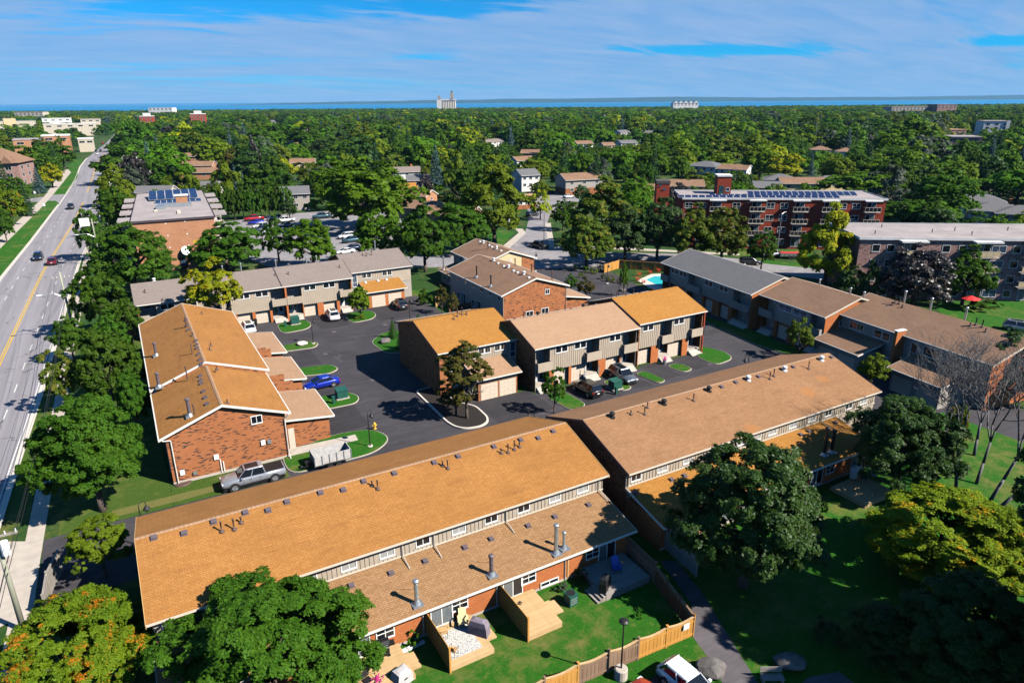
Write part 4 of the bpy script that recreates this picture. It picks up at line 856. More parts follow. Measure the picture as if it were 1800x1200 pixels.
for x, y, h in ((9.0, 2.0, 1.8), (3.5, 1.2, 1.6), (14.5, 2.2, 1.8)): flue(E_, (x, y, 5.9), h, .1, 'metal_pipe', False)
flue(E2, frE2.on(858, 437, (0, 12.0, 5.6), (0, 2.1/6, 1)), 2.4, .09, 'metal_dark', False)
for x, y in ((4.5, 13.0), (5.3, 13.2)): flue(E2, (x, y, 3.0), 3.0, .2, 'metal_galv', False)
flue(E2, (11.6, 15.0, 2.6), 2.8, .16, 'metal_galv')
for x in (.3, ): downspout(E_, [(x-.06, .4, 5.4), (x-.06, .4, .1)]); downspout(E_, [(x-.06, 12.6, 5.3), (x-.06, 12.6, .1)])
# C: end house on the left, ridge along world Y; local X away from the camera
frC = Frame(11.4, 66.3, PI/2); Cr = thing('townhouse_row', 'orange shingled townhouse row beside the avenue, its speckled brick gable end behind the pickup truck', 'house', (11.4, 66.3, 0), PI/2)
gable_wall(Cr, .4, 12.0, .45, 11.5, 5.1, 7.25, 6.2, 'brick_orange', 'brick_orange'); roC = gable_roof(Cr, 0, 12.2, 0, 12.0, 5.2, 7.45, 6.2, 'shingle_orange', cap='shingle_pale')
gable_wall(Cr, 12.02, 38.8, .1, 11.5, 5.55, 7.65, 6.2, 'brick_orange', 'brick_orange', name='rear_wall'); roC2 = gable_roof(Cr, 12.25, 39.2, -.35, 12.0, 5.6, 7.85, 6.2, 'shingle_orange', cap='shingle_pale')
window(Cr, .4, 3.2, 5.0, .95, .75, 'slide', -PI/2)
part('foundation', MB().box(.36, .398, .45, 11.5, 0, .28), 'concrete', Cr)
for y, z, w, h in ((7.4, 1.7, .45, .5), (2.9, 2.1, .42, .5), (2.3, 2.1, .42, .4), (10.6, .9, .42, .5), (9.5, .6, .35, .35)): part('utility_box', MB().box(.25, .398, y-w/2, y+w/2, z, z+h), 'plastic_white' if h > .4 else 'metal_galv', Cr)
part('conduit', MB().box(.28, .398, 7.05, 7.15, .2, 1.6).box(.28, .398, 6.8, 6.9, .2, 1.3), 'trim_white', Cr)
downspout(Cr, [(-.05, .15, 5.0), (.25, .55, 4.5), (.25, .55, .5), (-.3, .5, .1)], 'trim_white', .06); downspout(Cr, [(-.05, 11.8, 5.0), (.25, 11.1, 4.75), (.25, 11.1, .1)], 'trim_white', .06)
part('stone_strip', MB().box(.3, .398, -.25, .35, .9, 3.2), 'trim_cream', Cr)
for i, (xa, xb, za) in enumerate(((2.0, 10.3, 3.0), (14.2, 22.9, 3.0), (25.0, 34.9, 3.0))):
    part('garage_wing', MB().box(xa+.35, xb-.35, -4.4, .09, 0, 2.72), 'brick_orange', Cr); shed_roof(Cr, xa, xb, -4.9, 2.85, .44 if i == 0 else .09, 3.5, 'shingle_pale')
    garage_door(Cr, xa+2.2, -4.4, 2.4); garage_door(Cr, xb-2.2, -4.4, 2.4)
for x0_, x1_ in ((10.6, 13.9), (23.2, 24.8)): part('party_wall', MB().box(x0_, x0_+.3, -2.6, .09, 0, 4.3).box(x1_-.3, x1_, -2.2, .09, 0, 4.1), 'brick_orange', Cr)
kC = 2.25/5.8; nC = (0, kC, 1)
for (ro, ze_, lst) in ((roC, 5.2, ((352, 661), (353, 668), (354, 674), (358, 688), (361, 699), (364, 710))), (roC2, 5.6, ((327, 563), (329, 572), (331, 580), (345, 599), (346, 606), (347, 612), (349, 623), (352, 632), (354, 639)))):
    for px, py in lst: box_vent(ro, frC.on(px, py, (0, 12.0, ze_), nC), 'y', -kC)
for px, py, h, r, z_ in ((334, 731, 1.9, .17, 5.2), (342, 727, 1.0, .06, 5.2), (280, 680, 1.7, .16, 5.6), (329, 663, 1.3, .07, 5.6), (275, 625, 1.7, .16, 5.6), (338, 622, 1.3, .05, 5.6), (328, 575, 1.4, .09, 5.6)):
    flue(Cr, frC.on(px, py, (0, 12.0, z_), nC), h, r, 'metal_vent' if r > .1 else 'metal_pipe', r > .1)
for px, py, z_ in ((400, 709, 5.2), (381, 649, 5.6), (369, 615, 5.6), (371, 608, 5.6), (355, 552, 5.6), (339, 590, 5.6)):
    k2 = 2.25/6.2 if z_ == 5.2 else 2.25/6.55; plumb_pipe(roC if z_ == 5.2 else roC2, frC.on(px, py, (0, 0 if z_ == 5.2 else -.35, z_), (0, -k2, 1)) if px > 340 else frC.on(px, py, (0, 12.0, z_), nC), .35, .06)
for k in range(9): window(Cr, 2.5+k*4.1, 11.5, 4.3, 1.2, .7, 'slide', PI); 
for k in range(6): slider(Cr, 3.6+k*5.9, 11.5, .4, 1.6, 2.0, PI)
for k in range(4): window(Cr, 14+k*6.0, .1, 4.8, 1.2, .6, 'slide', 0)
# G: the staggered row on the right, its garages face -X
aG = math.atan2(2.9, 24.3)
def g_row(label, px0, y0, L, half, roofm, segs, zb, dep=1.3, extra=None, end='brick_plain', ze=6.0, zr=8.1):
    fr = Frame(px0, y0, -PI/2-aG); root = thing('townhouse_row', label, 'house', (px0, y0, 0), -PI/2-aG)
    ro = front_row(fr, root, 0, L, half*2, half-.45, ze, zr, roofm, end=end, dep=dep, rake='trim_cream'); unit_front(root, 0, ze-.14, segs, zb=zb, side='siding_taupe', joined=True, wallb='brick_plain'); return fr, root, ro
# local x runs from the far end towards the camera
frG1, G1, roG1 = g_row('slate grey roofed townhouse row on the far right of the lane, beside the swimming pool', 87.1, 95.9, 24.6, 6.3, 'shingle_slate', [('gap', .43, 2.6, True, 1), ('bay', 2.6, 8.0, [(3.9, 1.9, 'twin', D_), (6.4, 1.9, 'twin', D_)], [(4.0, 2.3), (6.6, 2.3)]), ('gap', 8.0, 12.0, True, 1), ('bay', 12.0, 20.0, [(13.7, 1.9, 'twin', D_), (17.6, 1.9, 'twin', D_)], [(13.8, 2.3), (17.9, 2.3)]), ('gap', 20.0, 24.1, True, -1)], 2.7)
frG2, G2_, roG2 = g_row('brown roofed townhouse pair in the middle of the right-hand row, with wide white framed windows', 85.3, 70.9, 13.2, 6.4, 'shingle_brown', [('gap', .43, 3.2, True, 1), ('bay', 3.2, 10.2, [(5.2, 2.6, 'hopper', 'glass_blue'), (8.2, 2.6, 'hopper', 'glass_blue')], [(5.0, 2.3), (8.4, 2.3)]), ('gap', 10.2, 12.7, True, 1)], 2.7)
frG3 = Frame(87.0, 58.9, -PI/2-aG); G3 = thing('townhouse_row', 'brown roofed townhouse row with two low garage wings behind the bare trees', 'house', (87.0, 58.9, 0), -PI/2-aG)
gable_wall(G3, .32, 22.6, .02, 12.2, 5.94, 7.93, 6.0, 'brick_plain', 'siding_taupe'); roG3 = gable_roof(G3, 0, 23.0, -.45, 12.6, 6.0, 8.1, 6.1, 'shingle_brown', rake='trim_cream')
battens(G3, .4, 22.5, .019, 3.0, 5.7, .36, 'siding_taupe', True)
q = lambda px, py: fx(frG3, px, py)
window(G3, q(1507, 568), .0, 4.9, 2.2, .95, 'quad'); window(G3, q(1551, 586), .0, 4.9, 2.3, 1.0, 'twin'); window(G3, q(1608, 607), .0, 4.3, .8, 2.0, 'tall'); window(G3, q(1640, 616), .0, 4.8, 2.4, 1.1, 'one'); window(G3, q(1694, 632), .0, 4.8, 2.3, 1.0, 'twin')
for xa, xb in ((1.2, 8.8), (13.2, 20.6)):
    part('garage_wing', MB().box(xa+.4, xb-.4, -4.4, .015, 0, 2.9), 'siding_taupe', G3); shed_roof(G3, xa, xb, -4.9, 3.0, .018, 4.1, 'shingle_brown'); battens(G3, xa+.5, xb-.5, -4.401, 2.2, 2.85, .3, 'siding_taupe', True)
    for x in ((xa+xb)/2-1.7, (xa+xb)/2+1.7): garage_door(G3, x, -4.4, 2.6, mat='door_cream')
part('brick_pier', MB().box(10.9, 11.3, -1.6, .01, 0, 6.6), 'brick_plain', G3); part('pier_cap', MB().box(10.8, 11.4, -1.7, .012, 6.601, 6.72), 'trim_white', G3); door(G3, 9.6, .01, .2, .9, 2.0)
for ro, fr, lst, kk in ((roG3, frG3, ((1568, 536, .4), (1573, 532, .9), (1580, 534, .9), (1586, 540, .3), (1705, 573, .4), (1715, 571, .9), (1726, 575, .9), (1732, 583, .4)), 2.1/6.55),):
    for px, py, h in lst: plumb_pipe(ro, fr.on(px, py, (0, -.45, 6.0), (0, -kk, 1)), h, .075, 'metal_dark')
for fr, root, xs in ((frG2, G2_, (4.0, 9.8, 12.2)), (frG3, G3, (4.6, 8.6, 13.5))):
    for x in xs: flue(root, (x, 7.6, 7.2), 1.4 if root is G2_ else 2.2, .13, 'metal_galv', False)
window(G2_, 12.9, 3.2, 4.6, .8, .8, 'slide', PI/2)
# ---------------------------------------------------------------- apartment blocks
def flat_block(fr, root, w, d, h, wall, roof, parapet='trim_cream', side=None, oh=.25):
    part('wall', MB().box(0, w, 0, d, 0, h), wall, root)
    part('roof', MB().box(-oh, w+oh, -oh, d+oh, h+.003, h+.22), roof, root)
    m = MB(); z0, z1 = h-.05, h+.42
    m.box(-oh-.06, w+oh+.06, -oh-.06, -oh-.003, z0, z1).box(-oh-.06, w+oh+.06, d+oh+.003, d+oh+.06, z0, z1).box(-oh-.06, -oh-.003, -oh-.003, d+oh+.003, z0, z1).box(w+oh+.003, w+oh+.06, -oh-.003, d+oh+.003, z0, z1)
    part('parapet', m, parapet, root)
def balcony(root, x, y, z, w, dep, slab='concrete_light', rail='metal_dark', glassm='glass_dark'):
    def mk():
        m = MB(); m.box(-w/2, w/2, -dep, -.003, -.18, 0); return m.mesh('balcony', slab)
    o = link('balcony', cached(('bal', w, dep, slab), mk), root, (x, y, z))
    def rk():
        m = MB(); m.box(-w/2, w/2, -dep-.03, -dep+.03, 1.0, 1.08)
        for k in range(5): a = -w/2+w*k/4; m.box(a-.03, a+.03, -dep-.025, -dep+.025, .003, 1.0)
        m.box(-w/2-.02, -w/2+.04, -dep, -.01, 1.0, 1.08); m.box(w/2-.04, w/2+.02, -dep, -.01, 1.0, 1.08); return m.mesh('railing', 'trim_cream')
    link('railing', cached(('rail', w, dep), rk), o)
    def gk(): m = MB(); m.box(-w/2+.03, w/2-.03, -dep-.012, -dep+.012, .1, .98); return m.mesh('rail_panel', glassm)
    link('rail_panel', cached(('rp', w, dep, glassm), gk), o); return o
def solar(root, x, y, z, w=1.7, l=1.05, tilt=.3, n=1):
    def mk(): m = MB(); m.slab([(-w/2, 0, 0), (w/2, 0, 0), (w/2, l*math.cos(tilt), l*math.sin(tilt)), (-w/2, l*math.cos(tilt), l*math.sin(tilt))], (0, .01, -.04), 1); m.box(-w/2+.05, w/2-.05, .05*n, l*math.cos(tilt)-.05, l*math.sin(tilt)+.006, l*math.sin(tilt)+.01, 0) if tilt < .02 else m.slab([(-w/2+.04, .03, .02), (w/2-.04, .03, .02), (w/2-.04, (l-.03)*math.cos(tilt), (l-.03)*math.sin(tilt)+.012), (-w/2+.04, (l-.03)*math.cos(tilt), (l-.03)*math.sin(tilt)+.012)], (0, 0, -.008), 0); return m.mesh('solar_panel', ['solar', 'metal_white'])
    return link('solar_panel', cached(('sol', w, l, tilt), mk), root, (x, y, z))
aH = math.atan2(99-126.8, 158.2-118.3)
frH = Frame(119.6, 125.9, aH); HH = thing('apartment_block', 'red brick four storey apartment block with solar panels on its flat roof', 'apartment building', (119.6, 125.9, 0), aH)
flat_block(frH, HH, 47.4, 15, 12.0, 'brick_red', 'roof_gravel', 'roof_white')
qx = lambda fr, px, py: fr.front(px, py, 0).x
for xpix in (1211, 1234, 1295, 1355, 1379, 1482, 1506):
    x = qx(frH, xpix, 358)
    for f in range(4): window(HH, x, 0, 10.55-2.9*f, 1.75, 1.25, 'hopper', 0, D_)
for xpix in (1260, 1330, 1406, 1457, 1532):
    x = qx(frH, xpix, 362)
    for f in range(4):
        if f < 3: balcony(HH, x, 0, 9.35-2.9*f, 3.6, 1.3)
        slider(HH, x, 0, 9.4-2.9*f, 2.0, 2.0, 0, 'glass_dark', 'glass_curtain')
    part('canopy', MB().box(x-2.0, x+2.0, -1.5, -.32, 11.78, 12.06), 'roof_white', HH)
for x0 in range(0, 40, 6): part('vent_grille', MB().box(x0+3.2, x0+3.5, -.03, -.003, 11.2, 11.4).box(x0+3.7, x0+4.0, -.03, -.003, 11.2, 11.4), 'trim_white', HH)
xa, xb = qx(frH, 1192, 341), qx(frH, 1480, 345)
for k in range(23): solar(HH, xa+1.0+k*(xb-xa)/23, 1.0, 12.3, (xb-xa)/23-.12, 1.3, .35)
for k in range(20): solar(HH, xa+9+k*(xb-xa)/25, 3.6, 12.3, (xb-xa)/25-.1, 1.2, .35)
for k in range(17): solar(HH, xa+19+k*1.55, 6.2, 12.3, 1.5, 2.6, .25)
def penthouse(x, w, y, d, h, cap, mat='brick_red'):
    part('stair_tower', MB().box(x, x+w, y, y+d, 12.23, 12.23+h), mat, HH); part('tower_cap', MB().box(x-.15, x+w+.15, y-.15, y+d+.15, 12.233+h, 12.6+h), cap, HH)
x = frH.on(1260, 338, (0, 8, 0), (0, 1, 0)).x; penthouse(x, 3.4, 8, 4, 4.3, 'roof_white'); door(HH, x+1.1, 8, 12.24, 1.0, 2.0, 'green_box'); window(HH, x+2.6, 8, 13.4, .8, .8, 'one', 0, 'glass_blue')
x = frH.on(1153, 338, (0, 5, 0), (0, 1, 0)).x; part('stair_tower', MB().box(x, min(-.32, x+3.2), 4, 8, 0, 15.2), 'brick_red', HH); part('tower_cap', MB().box(x-.1, x+3.3, 3.9, 8.1, 15.203, 15.9), 'shingle_dark', HH)
for dx, z, r in ((.9, 14.7, .28), (1.9, 13.9, .4)): part('satellite_dish', MB().cyl((x+dx, 3.85, z), (x+dx, 3.95, z+.05), r, r*.6, 12), 'plastic_white', HH)
aI = math.atan2(59.4-75.7, 137.8-114.3)
frI = Frame(114.9, 75.2, aI); II = thing('apartment_block', 'pinkish brick four storey apartment block with a pale flat roof at the right edge', 'apartment building', (114.9, 75.2, 0), aI)
flat_block(frI, II, 50, 15.2, 11.0, 'brick_pink', 'roof_gravel', 'roof_white'); part('end_panel', MB().box(-.06, -.003, .1, 15.1, 0, 10.9), 'wood_old', II)
for xpix, ypix in ((1540, 436), (1566, 436), (1664, 434), (1693, 435), (1788, 438)):
    x = qx(frI, xpix, ypix)
    for f in range(4): window(II, x, 0, 9.4-2.7*f, 1.25, 1.2, 'one', 0, D_)
x = qx(frI, 1756, 439)
for f in range(4): window(II, x, 0, 9.4-2.7*f, 2.3, 1.2, 'slide', 0, 'glass_blue')
for xpix in (1600, 1729, 1820):
    x = qx(frI, xpix, 438); part('canopy', MB().box(x-2.3, x+2.3, -1.7, -.32, 10.7, 10.98), 'roof_white', II)
    for f in range(4):
        slider(II, x, 0, 8.3-2.7*f, 2.2, 2.0)
        if f < 3: balcony(II, x, 0, 8.2-2.7*f, 4.4, 1.4, 'trim_cream', glassm='siding_cream')
for x, y in ((4, 4), (8, 11), (15, 6), (20, 8), (21, 4), (30, 9), (33, 5), (38, 7)): part('vent_pipe', MB().cyl((x, y, 11.2), (x, y, 11.9), .08, n=6), 'metal_dark', II)
part('roof_unit', MB().box(34, 35.4, 6, 7.2, 11.23, 12.0), 'plastic_white', II)
aJ = -math.radians(3.6)
frJ = Frame(1.4, 166.2, aJ); JJ = thing('apartment_block', 'flat roofed tan brick block beside the avenue with solar panels and a satellite dish', 'apartment building', (1.4, 166.2, 0), aJ)
flat_block(frJ, JJ, 16.2, 53, 10.9, 'brick_tan', 'roof_gravel', 'trim_dark')
for y in (3, 15, 27, 39):
    part('canopy', MB().box(-3.0, -.32, y, y+6, 10.6, 10.95), 'roof_gravel', JJ); part('canopy', MB().box(16.52, 19.2, y+2, y+8, 10.6, 10.95), 'roof_gravel', JJ)
    for f in range(3):
        o = balcony(JJ, 0, 0, 0, 6.0, 2.4, 'concrete_light'); o.location = (0, y+3, 7.6-2.8*f); o.rotation_euler = (0, 0, -PI/2); o = balcony(JJ, 0, 0, 0, 6.0, 2.4, 'concrete_light'); o.location = (16.2, y+5, 7.6-2.8*f); o.rotation_euler = (0, 0, PI/2)
for k in range(6): solar(JJ, 3.9+k*1.95, 34, 11.5, 1.85, 9.5, .14)
for k in range(8): solar(JJ, 5+k*1.35, 28.5, 11.2, 1.3, 3.0, .12)
part('roof_duct', MB().box(5, 12.5, 20.5, 22.2, 11.13, 11.9).box(4.6, 6.6, 17.5, 20.4, 11.13, 11.8), 'metal_galv', JJ); part('roof_hut', MB().box(9.2, 11.8, 22.6, 25, 11.13, 13.4), 'brick_tan', JJ); part('hut_cap', MB().box(8.9, 12.1, 22.4, 25.2, 13.403, 13.6), 'roof_white', JJ)
part('skylight', MB().box(9, 9.8, 8, 12.5, 11.13, 11.4).box(4.2, 5.0, 14, 16, 11.13, 11.4), 'trim_cream', JJ)
p = frJ.front(327, 440, 0); o = part('satellite_dish', MB().cyl((p.x, -.8, p.z+.1), (p.x-.1, -.6, p.z), 1.0, .5, 14), 'metal_galv', JJ); part('dish_arm', MB().cyl((p.x, -.6, p.z), (p.x, -.003, p.z-.6), .06), 'metal_dark', JJ)
p = frJ.front(323, 462, 0); door(JJ, p.x, 0, 0, 1.4, 2.6, 'door_dark')
for px, py in ((291, 393), (325, 389), (295, 414), (329, 411), (299, 435), (332, 431)): p = frJ.front(px, py, 0); part('wall_vent', MB().box(p.x-.15, p.x+.15, -.06, -.003, p.z-.1, p.z+.1), 'plastic_white', JJ)
# the words painted on the wall are unreadable at this size: two short yellow rows
p = frJ.front(351, 424, 0); part('painted_sign', MB().box(p.x-1.3, p.x+1.3, -.02, -.003, p.z-.35, p.z+.35), 'paint_yellow', JJ)
# ---------------------------------------------------------------- houses between the trees
def pt(px, d):
    """ground point d metres ahead (measured along the camera's heading) in the direction of image column px"""
    r = ray(px, 177); f = r.x*math.sin(TH)+r.y*math.cos(TH); return Vector((r.x*d/f, r.y*d/f, 0))
def zat(px, py, d):
    r = ray(px, py); f = r.x*math.sin(TH)+r.y*math.cos(TH); return CAMH+r.z*d/f
CLEAR = []          # (x, y, radius) kept free of forest
def house(px, py, zr, w, d, ang, wall, roof, label, hip=False, h=None, name='house', nwin=3, lower=None, chim=False):
    """px,py = pixel of the middle of the roof, zr = ridge height"""
    p = G(px, py, zr-.8); h = zr-2.0 if h is None else h; a = -TH+ang; root = thing(name, label, 'house', (p.x, p.y, 0), a); CLEAR.append((p.x, p.y, max(w, d)*.62, 3.4))
    if lower: part('lower_wall', MB().box(-w/2, w/2, -d/2, d/2, 0, h*.45), lower, root); z0 = h*.45+.003
    else: z0 = 0
    if hip:
        part('wall', MB().box(-w/2, w/2, -d/2, d/2, z0, h), wall, root); m = MB(); o = .5; r = max(0.3, (w-d)/2)
        e = [(-w/2-o, -d/2-o, h), (w/2+o, -d/2-o, h), (w/2+o, d/2+o, h), (-w/2-o, d/2+o, h)]; t0, t1 = (-r, 0, zr), (r, 0, zr)
        m.face([e[0], e[1], t1, t0]); m.face([e[1], e[2], t1]); m.face([e[2], e[3], t0, t1]); m.face([e[3], e[0], t0]); m.face(e[::-1]); ro = part('roof', m, roof, root)
        part('fascia', MB().box(-w/2-o, w/2+o, -d/2-o-.06, -d/2-o-.003, h-.2, h).box(-w/2-o-.06, -w/2-o-.003, -d/2-o, d/2+o, h-.2, h), 'trim_white', root)
    else:
        m = MB(); extr(m, [(-d/2, z0), (d/2, z0), (d/2, h), (0, zr-.2), (-d/2, h)], -w/2, w/2); part('wall', m, wall, root)
        gable_roof(root, -w/2-.3, w/2+.3, -d/2-.5, d/2+.5, h, zr, 0, roof, th=.18)
    for f in range(2 if h > 4.2 else 1):
        for k in range(nwin): window(root, -w/2+w*(k+.5)/nwin, -d/2, h-1.1-2.6*f, 1.2, 1.0, 'slide')
    window(root, -w/2, -d*.2, h-1.1, 1.0, 1.0, 'slide', -PI/2); window(root, w/2, 0, h-1.1, 1.0, 1.0, 'slide', PI/2)
    if chim: part('chimney', MB().box(w*.2, w*.2+.8, .6, 1.4, h, zr+1.0), 'brick_plain', root)
    return root
SW = 'siding_white'; ST = 'siding_taupe'
house(1018, 307, 8.0, 16, 10, .35, ST, 'shingle_brown', 'two storey house with a brown roof, white gable end and brick lower floor', lower='brick_orange', h=5.8)
house(924, 300, 8.6, 8, 10, .4, SW, 'shingle_slate', 'tall white house with a slate gable roof behind the large yellow-green tree', h=6.4)
house(918, 345, 4.6, 7, 8, .4, SW, 'shingle_pale', 'small white house with an orange lower wall at the corner of the side street', lower='brick_orange', h=3.2)
house(712, 296, 6.5, 13, 10, .3, SW, 'shingle_grey', 'grey roofed house with an orange patch of roof beyond the bright green locust tree', chim=True); house(735, 310, 6.6, 9, 8, .2, ST, 'shingle_slate', 'slate roofed house with dark walls beside the reddish purple tree')
house(712, 325, 5.4, 8, 7, .4, 'siding_beige', 'shingle_gold', 'small golden roofed bungalow beside the purple-leaved tree'); house(728, 336, 5.4, 14, 8, -.4, 'brick_tan', 'shingle_brown', 'brown roofed bungalow left of the olive shrub, upper of the pair')
house(742, 356, 5.4, 12, 9, -.45, 'siding_cream', 'shingle_brown', 'brown roofed bungalow with a cream gable end in front of the olive shrub'); house(797, 366, 5.4, 15, 8, -.25, 'brick_tan', 'shingle_brown', 'brown roofed bungalow half hidden by the large yellow-green tree')
house(918, 277, 5.6, 12, 9, .5, SW, 'shingle_brown', 'white house with a brown roof between purple trees near the centre'); house(934, 265, 5.8, 12, 9, -.2, 'brick_tan', 'shingle_brown', 'tan house with a brown roof just behind the centre purple trees')
house(864, 246, 6.2, 16, 10, .6, SW, 'shingle_grey', 'white house with a light grey roof right of the yellow treetop'); house(1024, 249, 6.2, 13, 10, .3, SW, 'shingle_brown', 'white house with a brown roof left of the dark spruces'); house(1067, 252, 6.0, 9, 9, .3, 'siding_cream', 'shingle_brown', 'cream house with a brown roof just right of the dark spruces')
house(1101, 248, 6.5, 13, 10, .3, SW, 'shingle_slate', 'white house with a slate roof below the white gable house', h=4.6); house(1093, 230, 7.5, 14, 10, .7, SW, 'shingle_slate', 'white gable house with a slate roof farthest up the centre right canopy', h=5.2); house(1140, 231, 6.5, 12, 10, -.2, ST, 'shingle_slate', 'taupe house with a slate roof among the far trees')
house(1196, 319, 6.0, 17, 9, -.12, 'brick_tan', 'shingle_brown', 'long brown roofed bungalow behind the left end of the red brick block'); house(1156, 327, 5.6, 9, 8, -.1, 'brick_tan', 'shingle_brown', 'short brown roofed bungalow left of the red brick stair tower')
house(1243, 286, 8.0, 15, 12, -.75, SW, 'shingle_slate', 'white two storey house with a slate hip roof and brick garage level', hip=True, h=6.0, lower='brick_red', nwin=4); house(1293, 292, 7.2, 13, 10, -.6, SW, 'shingle_brown', 'pale blue-white two storey house with a brown roof beside the slate hip roof', h=5.4)
house(1372, 309, 5.6, 12, 10, -.3, 'siding_cream', 'shingle_slate', 'bungalow with a pale slate hip roof above the solar panels', hip=True); house(1408, 315, 5.6, 17, 9, -.1, 'siding_cream', 'shingle_brown', 'long dark brown roofed bungalow above the solar panels'); house(1456, 312, 5.6, 13, 10, .1, 'siding_cream', 'shingle_slate', 'bungalow with a slate hip roof right of the long brown roof', hip=True)
house(1348, 322, 5.2, 10, 8, -.2, ST, 'shingle_slate', 'low slate roofed bungalow behind the red brick penthouse'); house(1442, 259, 6.4, 12, 10, -.3, SW, 'shingle_brown', 'white house with a brown hip roof alone in the right canopy', hip=True); house(1486, 262, 6.4, 10, 9, -.3, SW, 'shingle_brown', 'white house with a brown hip roof, right of the similar one', hip=True)
house(1722, 345, 6.0, 14, 10, -.5, SW, 'shingle_slate', 'slate hip roofed house, left of the pair near the right edge', hip=True); house(1752, 360, 6.0, 14, 11, -.5, SW, 'shingle_slate', 'large slate hip roofed house with pale walls near the right edge', hip=True, chim=True); house(1800, 366, 6.0, 13, 10, -.5, ST, 'shingle_slate', 'slate roofed house cut by the right edge of the photo', hip=True)
house(331, 271, 5.4, 16, 9, .12, 'brick_tan', 'shingle_brown', 'brown roofed house farthest back in the row behind the flat roofed block'); house(345, 286, 5.4, 18, 9, .12, 'brick_tan', 'shingle_brown', 'house with solar panels on its brown roof behind the flat roofed block'); house(362, 297, 5.4, 24, 10, .12, 'brick_tan', 'shingle_brown', 'long reddish brown roofed house behind the flat roofed block'); house(356, 322, 5.0, 13, 8, .12, SW, 'shingle_slate', 'slate blue roofed house nearest behind the flat roofed block')
house(270, 330, 6.0, 14, 9, .1, ST, 'shingle_slate', 'slate gable roof showing just over the solar panels of the flat roofed block'); house(518, 331, 7.6, 9, 12, .3, ST, 'shingle_slate', 'slate roofed brown house right of the row of clipped trees', h=5.6); house(532, 281, 5.8, 13, 9, .2, 'siding_cream', 'shingle_brown', 'cream house with a brown roof left of the bright green locust'); house(512, 250, 5.6, 12, 9, .3, 'siding_cream', 'shingle_pale', 'pale tan roofed house in the left canopy'); house(480, 212, 8, 12, 10, .3, SW, 'shingle_slate', 'dark gabled white house standing clear of the left canopy', h=5.4)
# lodge on the left edge
frK = G(20, 316, 2); KK = thing('lodge', 'three storey stone lodge with a large brown hip roof at the left edge', 'building', (frK.x, frK.y, 0), -TH+.25); CLEAR.append((frK.x, frK.y, 18, 6))
part('wall', MB().box(-26, 7, -8, 10, 0, 10), 'brick_pink', KK); m = MB(); e = [(-27, -9, 10), (8, -9, 10), (8, 11, 10), (-27, 11, 10)]; t0, t1 = (-18, 1, 16), (-1, 1, 16)
m.face([e[0], e[1], t1, t0]); m.face([e[1], e[2], t1]); m.face([e[2], e[3], t0, t1]); m.face([e[3], e[0], t0]); m.face(e[::-1]); part('roof', m, 'shingle_brown', KK)
for x in (-16, -6, 3): mm = MB(); mm.slab([(x-2.6, -9.3, 9.9), (x+2.6, -9.3, 9.9), (x, -9.3, 13.2)], (0, 5, 0)); part('dormer', mm, 'shingle_brown', KK)
for x in (-16, -11, -6, -1.5, 3):
    for z in (1.4, 4.6, 7.8): window(KK, x, -8, z, 2.4, 1.8, 'slide', 0, D_)
for z in (1.4, 4.6, 7.8): window(KK, 7, -4, z, 2.2, 1.8, 'slide', PI/2, D_); window(KK, 7, 3, z, 2.2, 1.8, 'slide', PI/2, D_)
# ---------------------------------------------------------------- far buildings
def far_block(name, label, px0, px1, ytop, d, dep, wall, roof, cat='building', win=None, ang=0.0, floors=3, cap=None):
    a, b = pt(px0, d), pt(px1, d)
    if name == 'retail_block' and px1 < 200:      # set square to the avenue
        ang = TH; e = ray(px1, 177); k = a.y/e.y; b = Vector((e.x*k, a.y, 0))
    w = (b-a).length; h = zat((px0+px1)/2, ytop, d); c = (a+b)/2; root = thing(name, label, cat, (c.x, c.y, 0), -TH+ang); CLEAR.append((c.x, c.y, w*.55, h*.62))
    part('wall', MB().box(-w/2, w/2, 0, dep, 0, h), wall, root); part('roof', MB().box(-w/2-.3, w/2+.3, -.3, dep+.3, h+.003, h+.7), roof, root)
    if win:
        n = max(2, int(w/win))
        for f in range(floors):
            for k in range(n): window(root, -w/2+w*(k+.5)/n, 0, h-2.0-f*3.0, win*.5, 1.5, 'slide', 0, D_)
    return root, w, h
r_, w_, h_ = far_block('apartment_tower', 'red brick tower with white top, left of the two red towers near the lake', 241, 262, 205, 900, 14, 'brick_red', 'roof_white', win=4.0, floors=6, ang=.3); part('penthouse', MB().box(-4, 4, 4, 10, h_+.71, h_+4), 'siding_white', r_)
r_, w_, h_ = far_block('apartment_tower', 'red brick tower with white top, right of the two red towers near the lake', 331, 355, 201, 880, 15, 'brick_red', 'roof_white', win=4.0, floors=6, ang=.3); part('penthouse', MB().box(-4, 4, 4, 10, h_+.71, h_+4), 'siding_white', r_)
r_, w_, h_ = far_block('retail_block', 'long yellow-tan shopping building with a green roof at the far left', -40, 52, 213, 950, 22, 'siding_store', 'green_box'); m = MB(); extr(m, [(-.8, 0), (-.05, 0), (-.05, h_+3), (-.8, h_+3)], -6, 8); part('entrance_gable', m, 'siding_cream', r_); part('canopy_band', MB().box(-w_/2, w_/2, -3, -.31, 3.0, 4.2), 'roof_white', r_)
far_block('retail_block', 'white roofed shops behind the yellow-tan shopping building', 66, 118, 209, 1050, 16, 'siding_white', 'roof_white', win=8, floors=1); far_block('retail_block', 'orange and cream shop front farther along than the white roofed shops', 134, 170, 210, 1000, 16, 'siding_store', 'roof_gravel', win=8, floors=1)
far_block('retail_block', 'low pink shop row in front of the orange and cream shop front', 66, 160, 219, 800, 10, 'siding_store', 'roof_white', win=9, floors=1); far_block('condominium_block', 'pale long building nearest the lake at far left', 20, 70, 197.5, 1500, 20, 'siding_store', 'roof_gravel', win=8, floors=2)
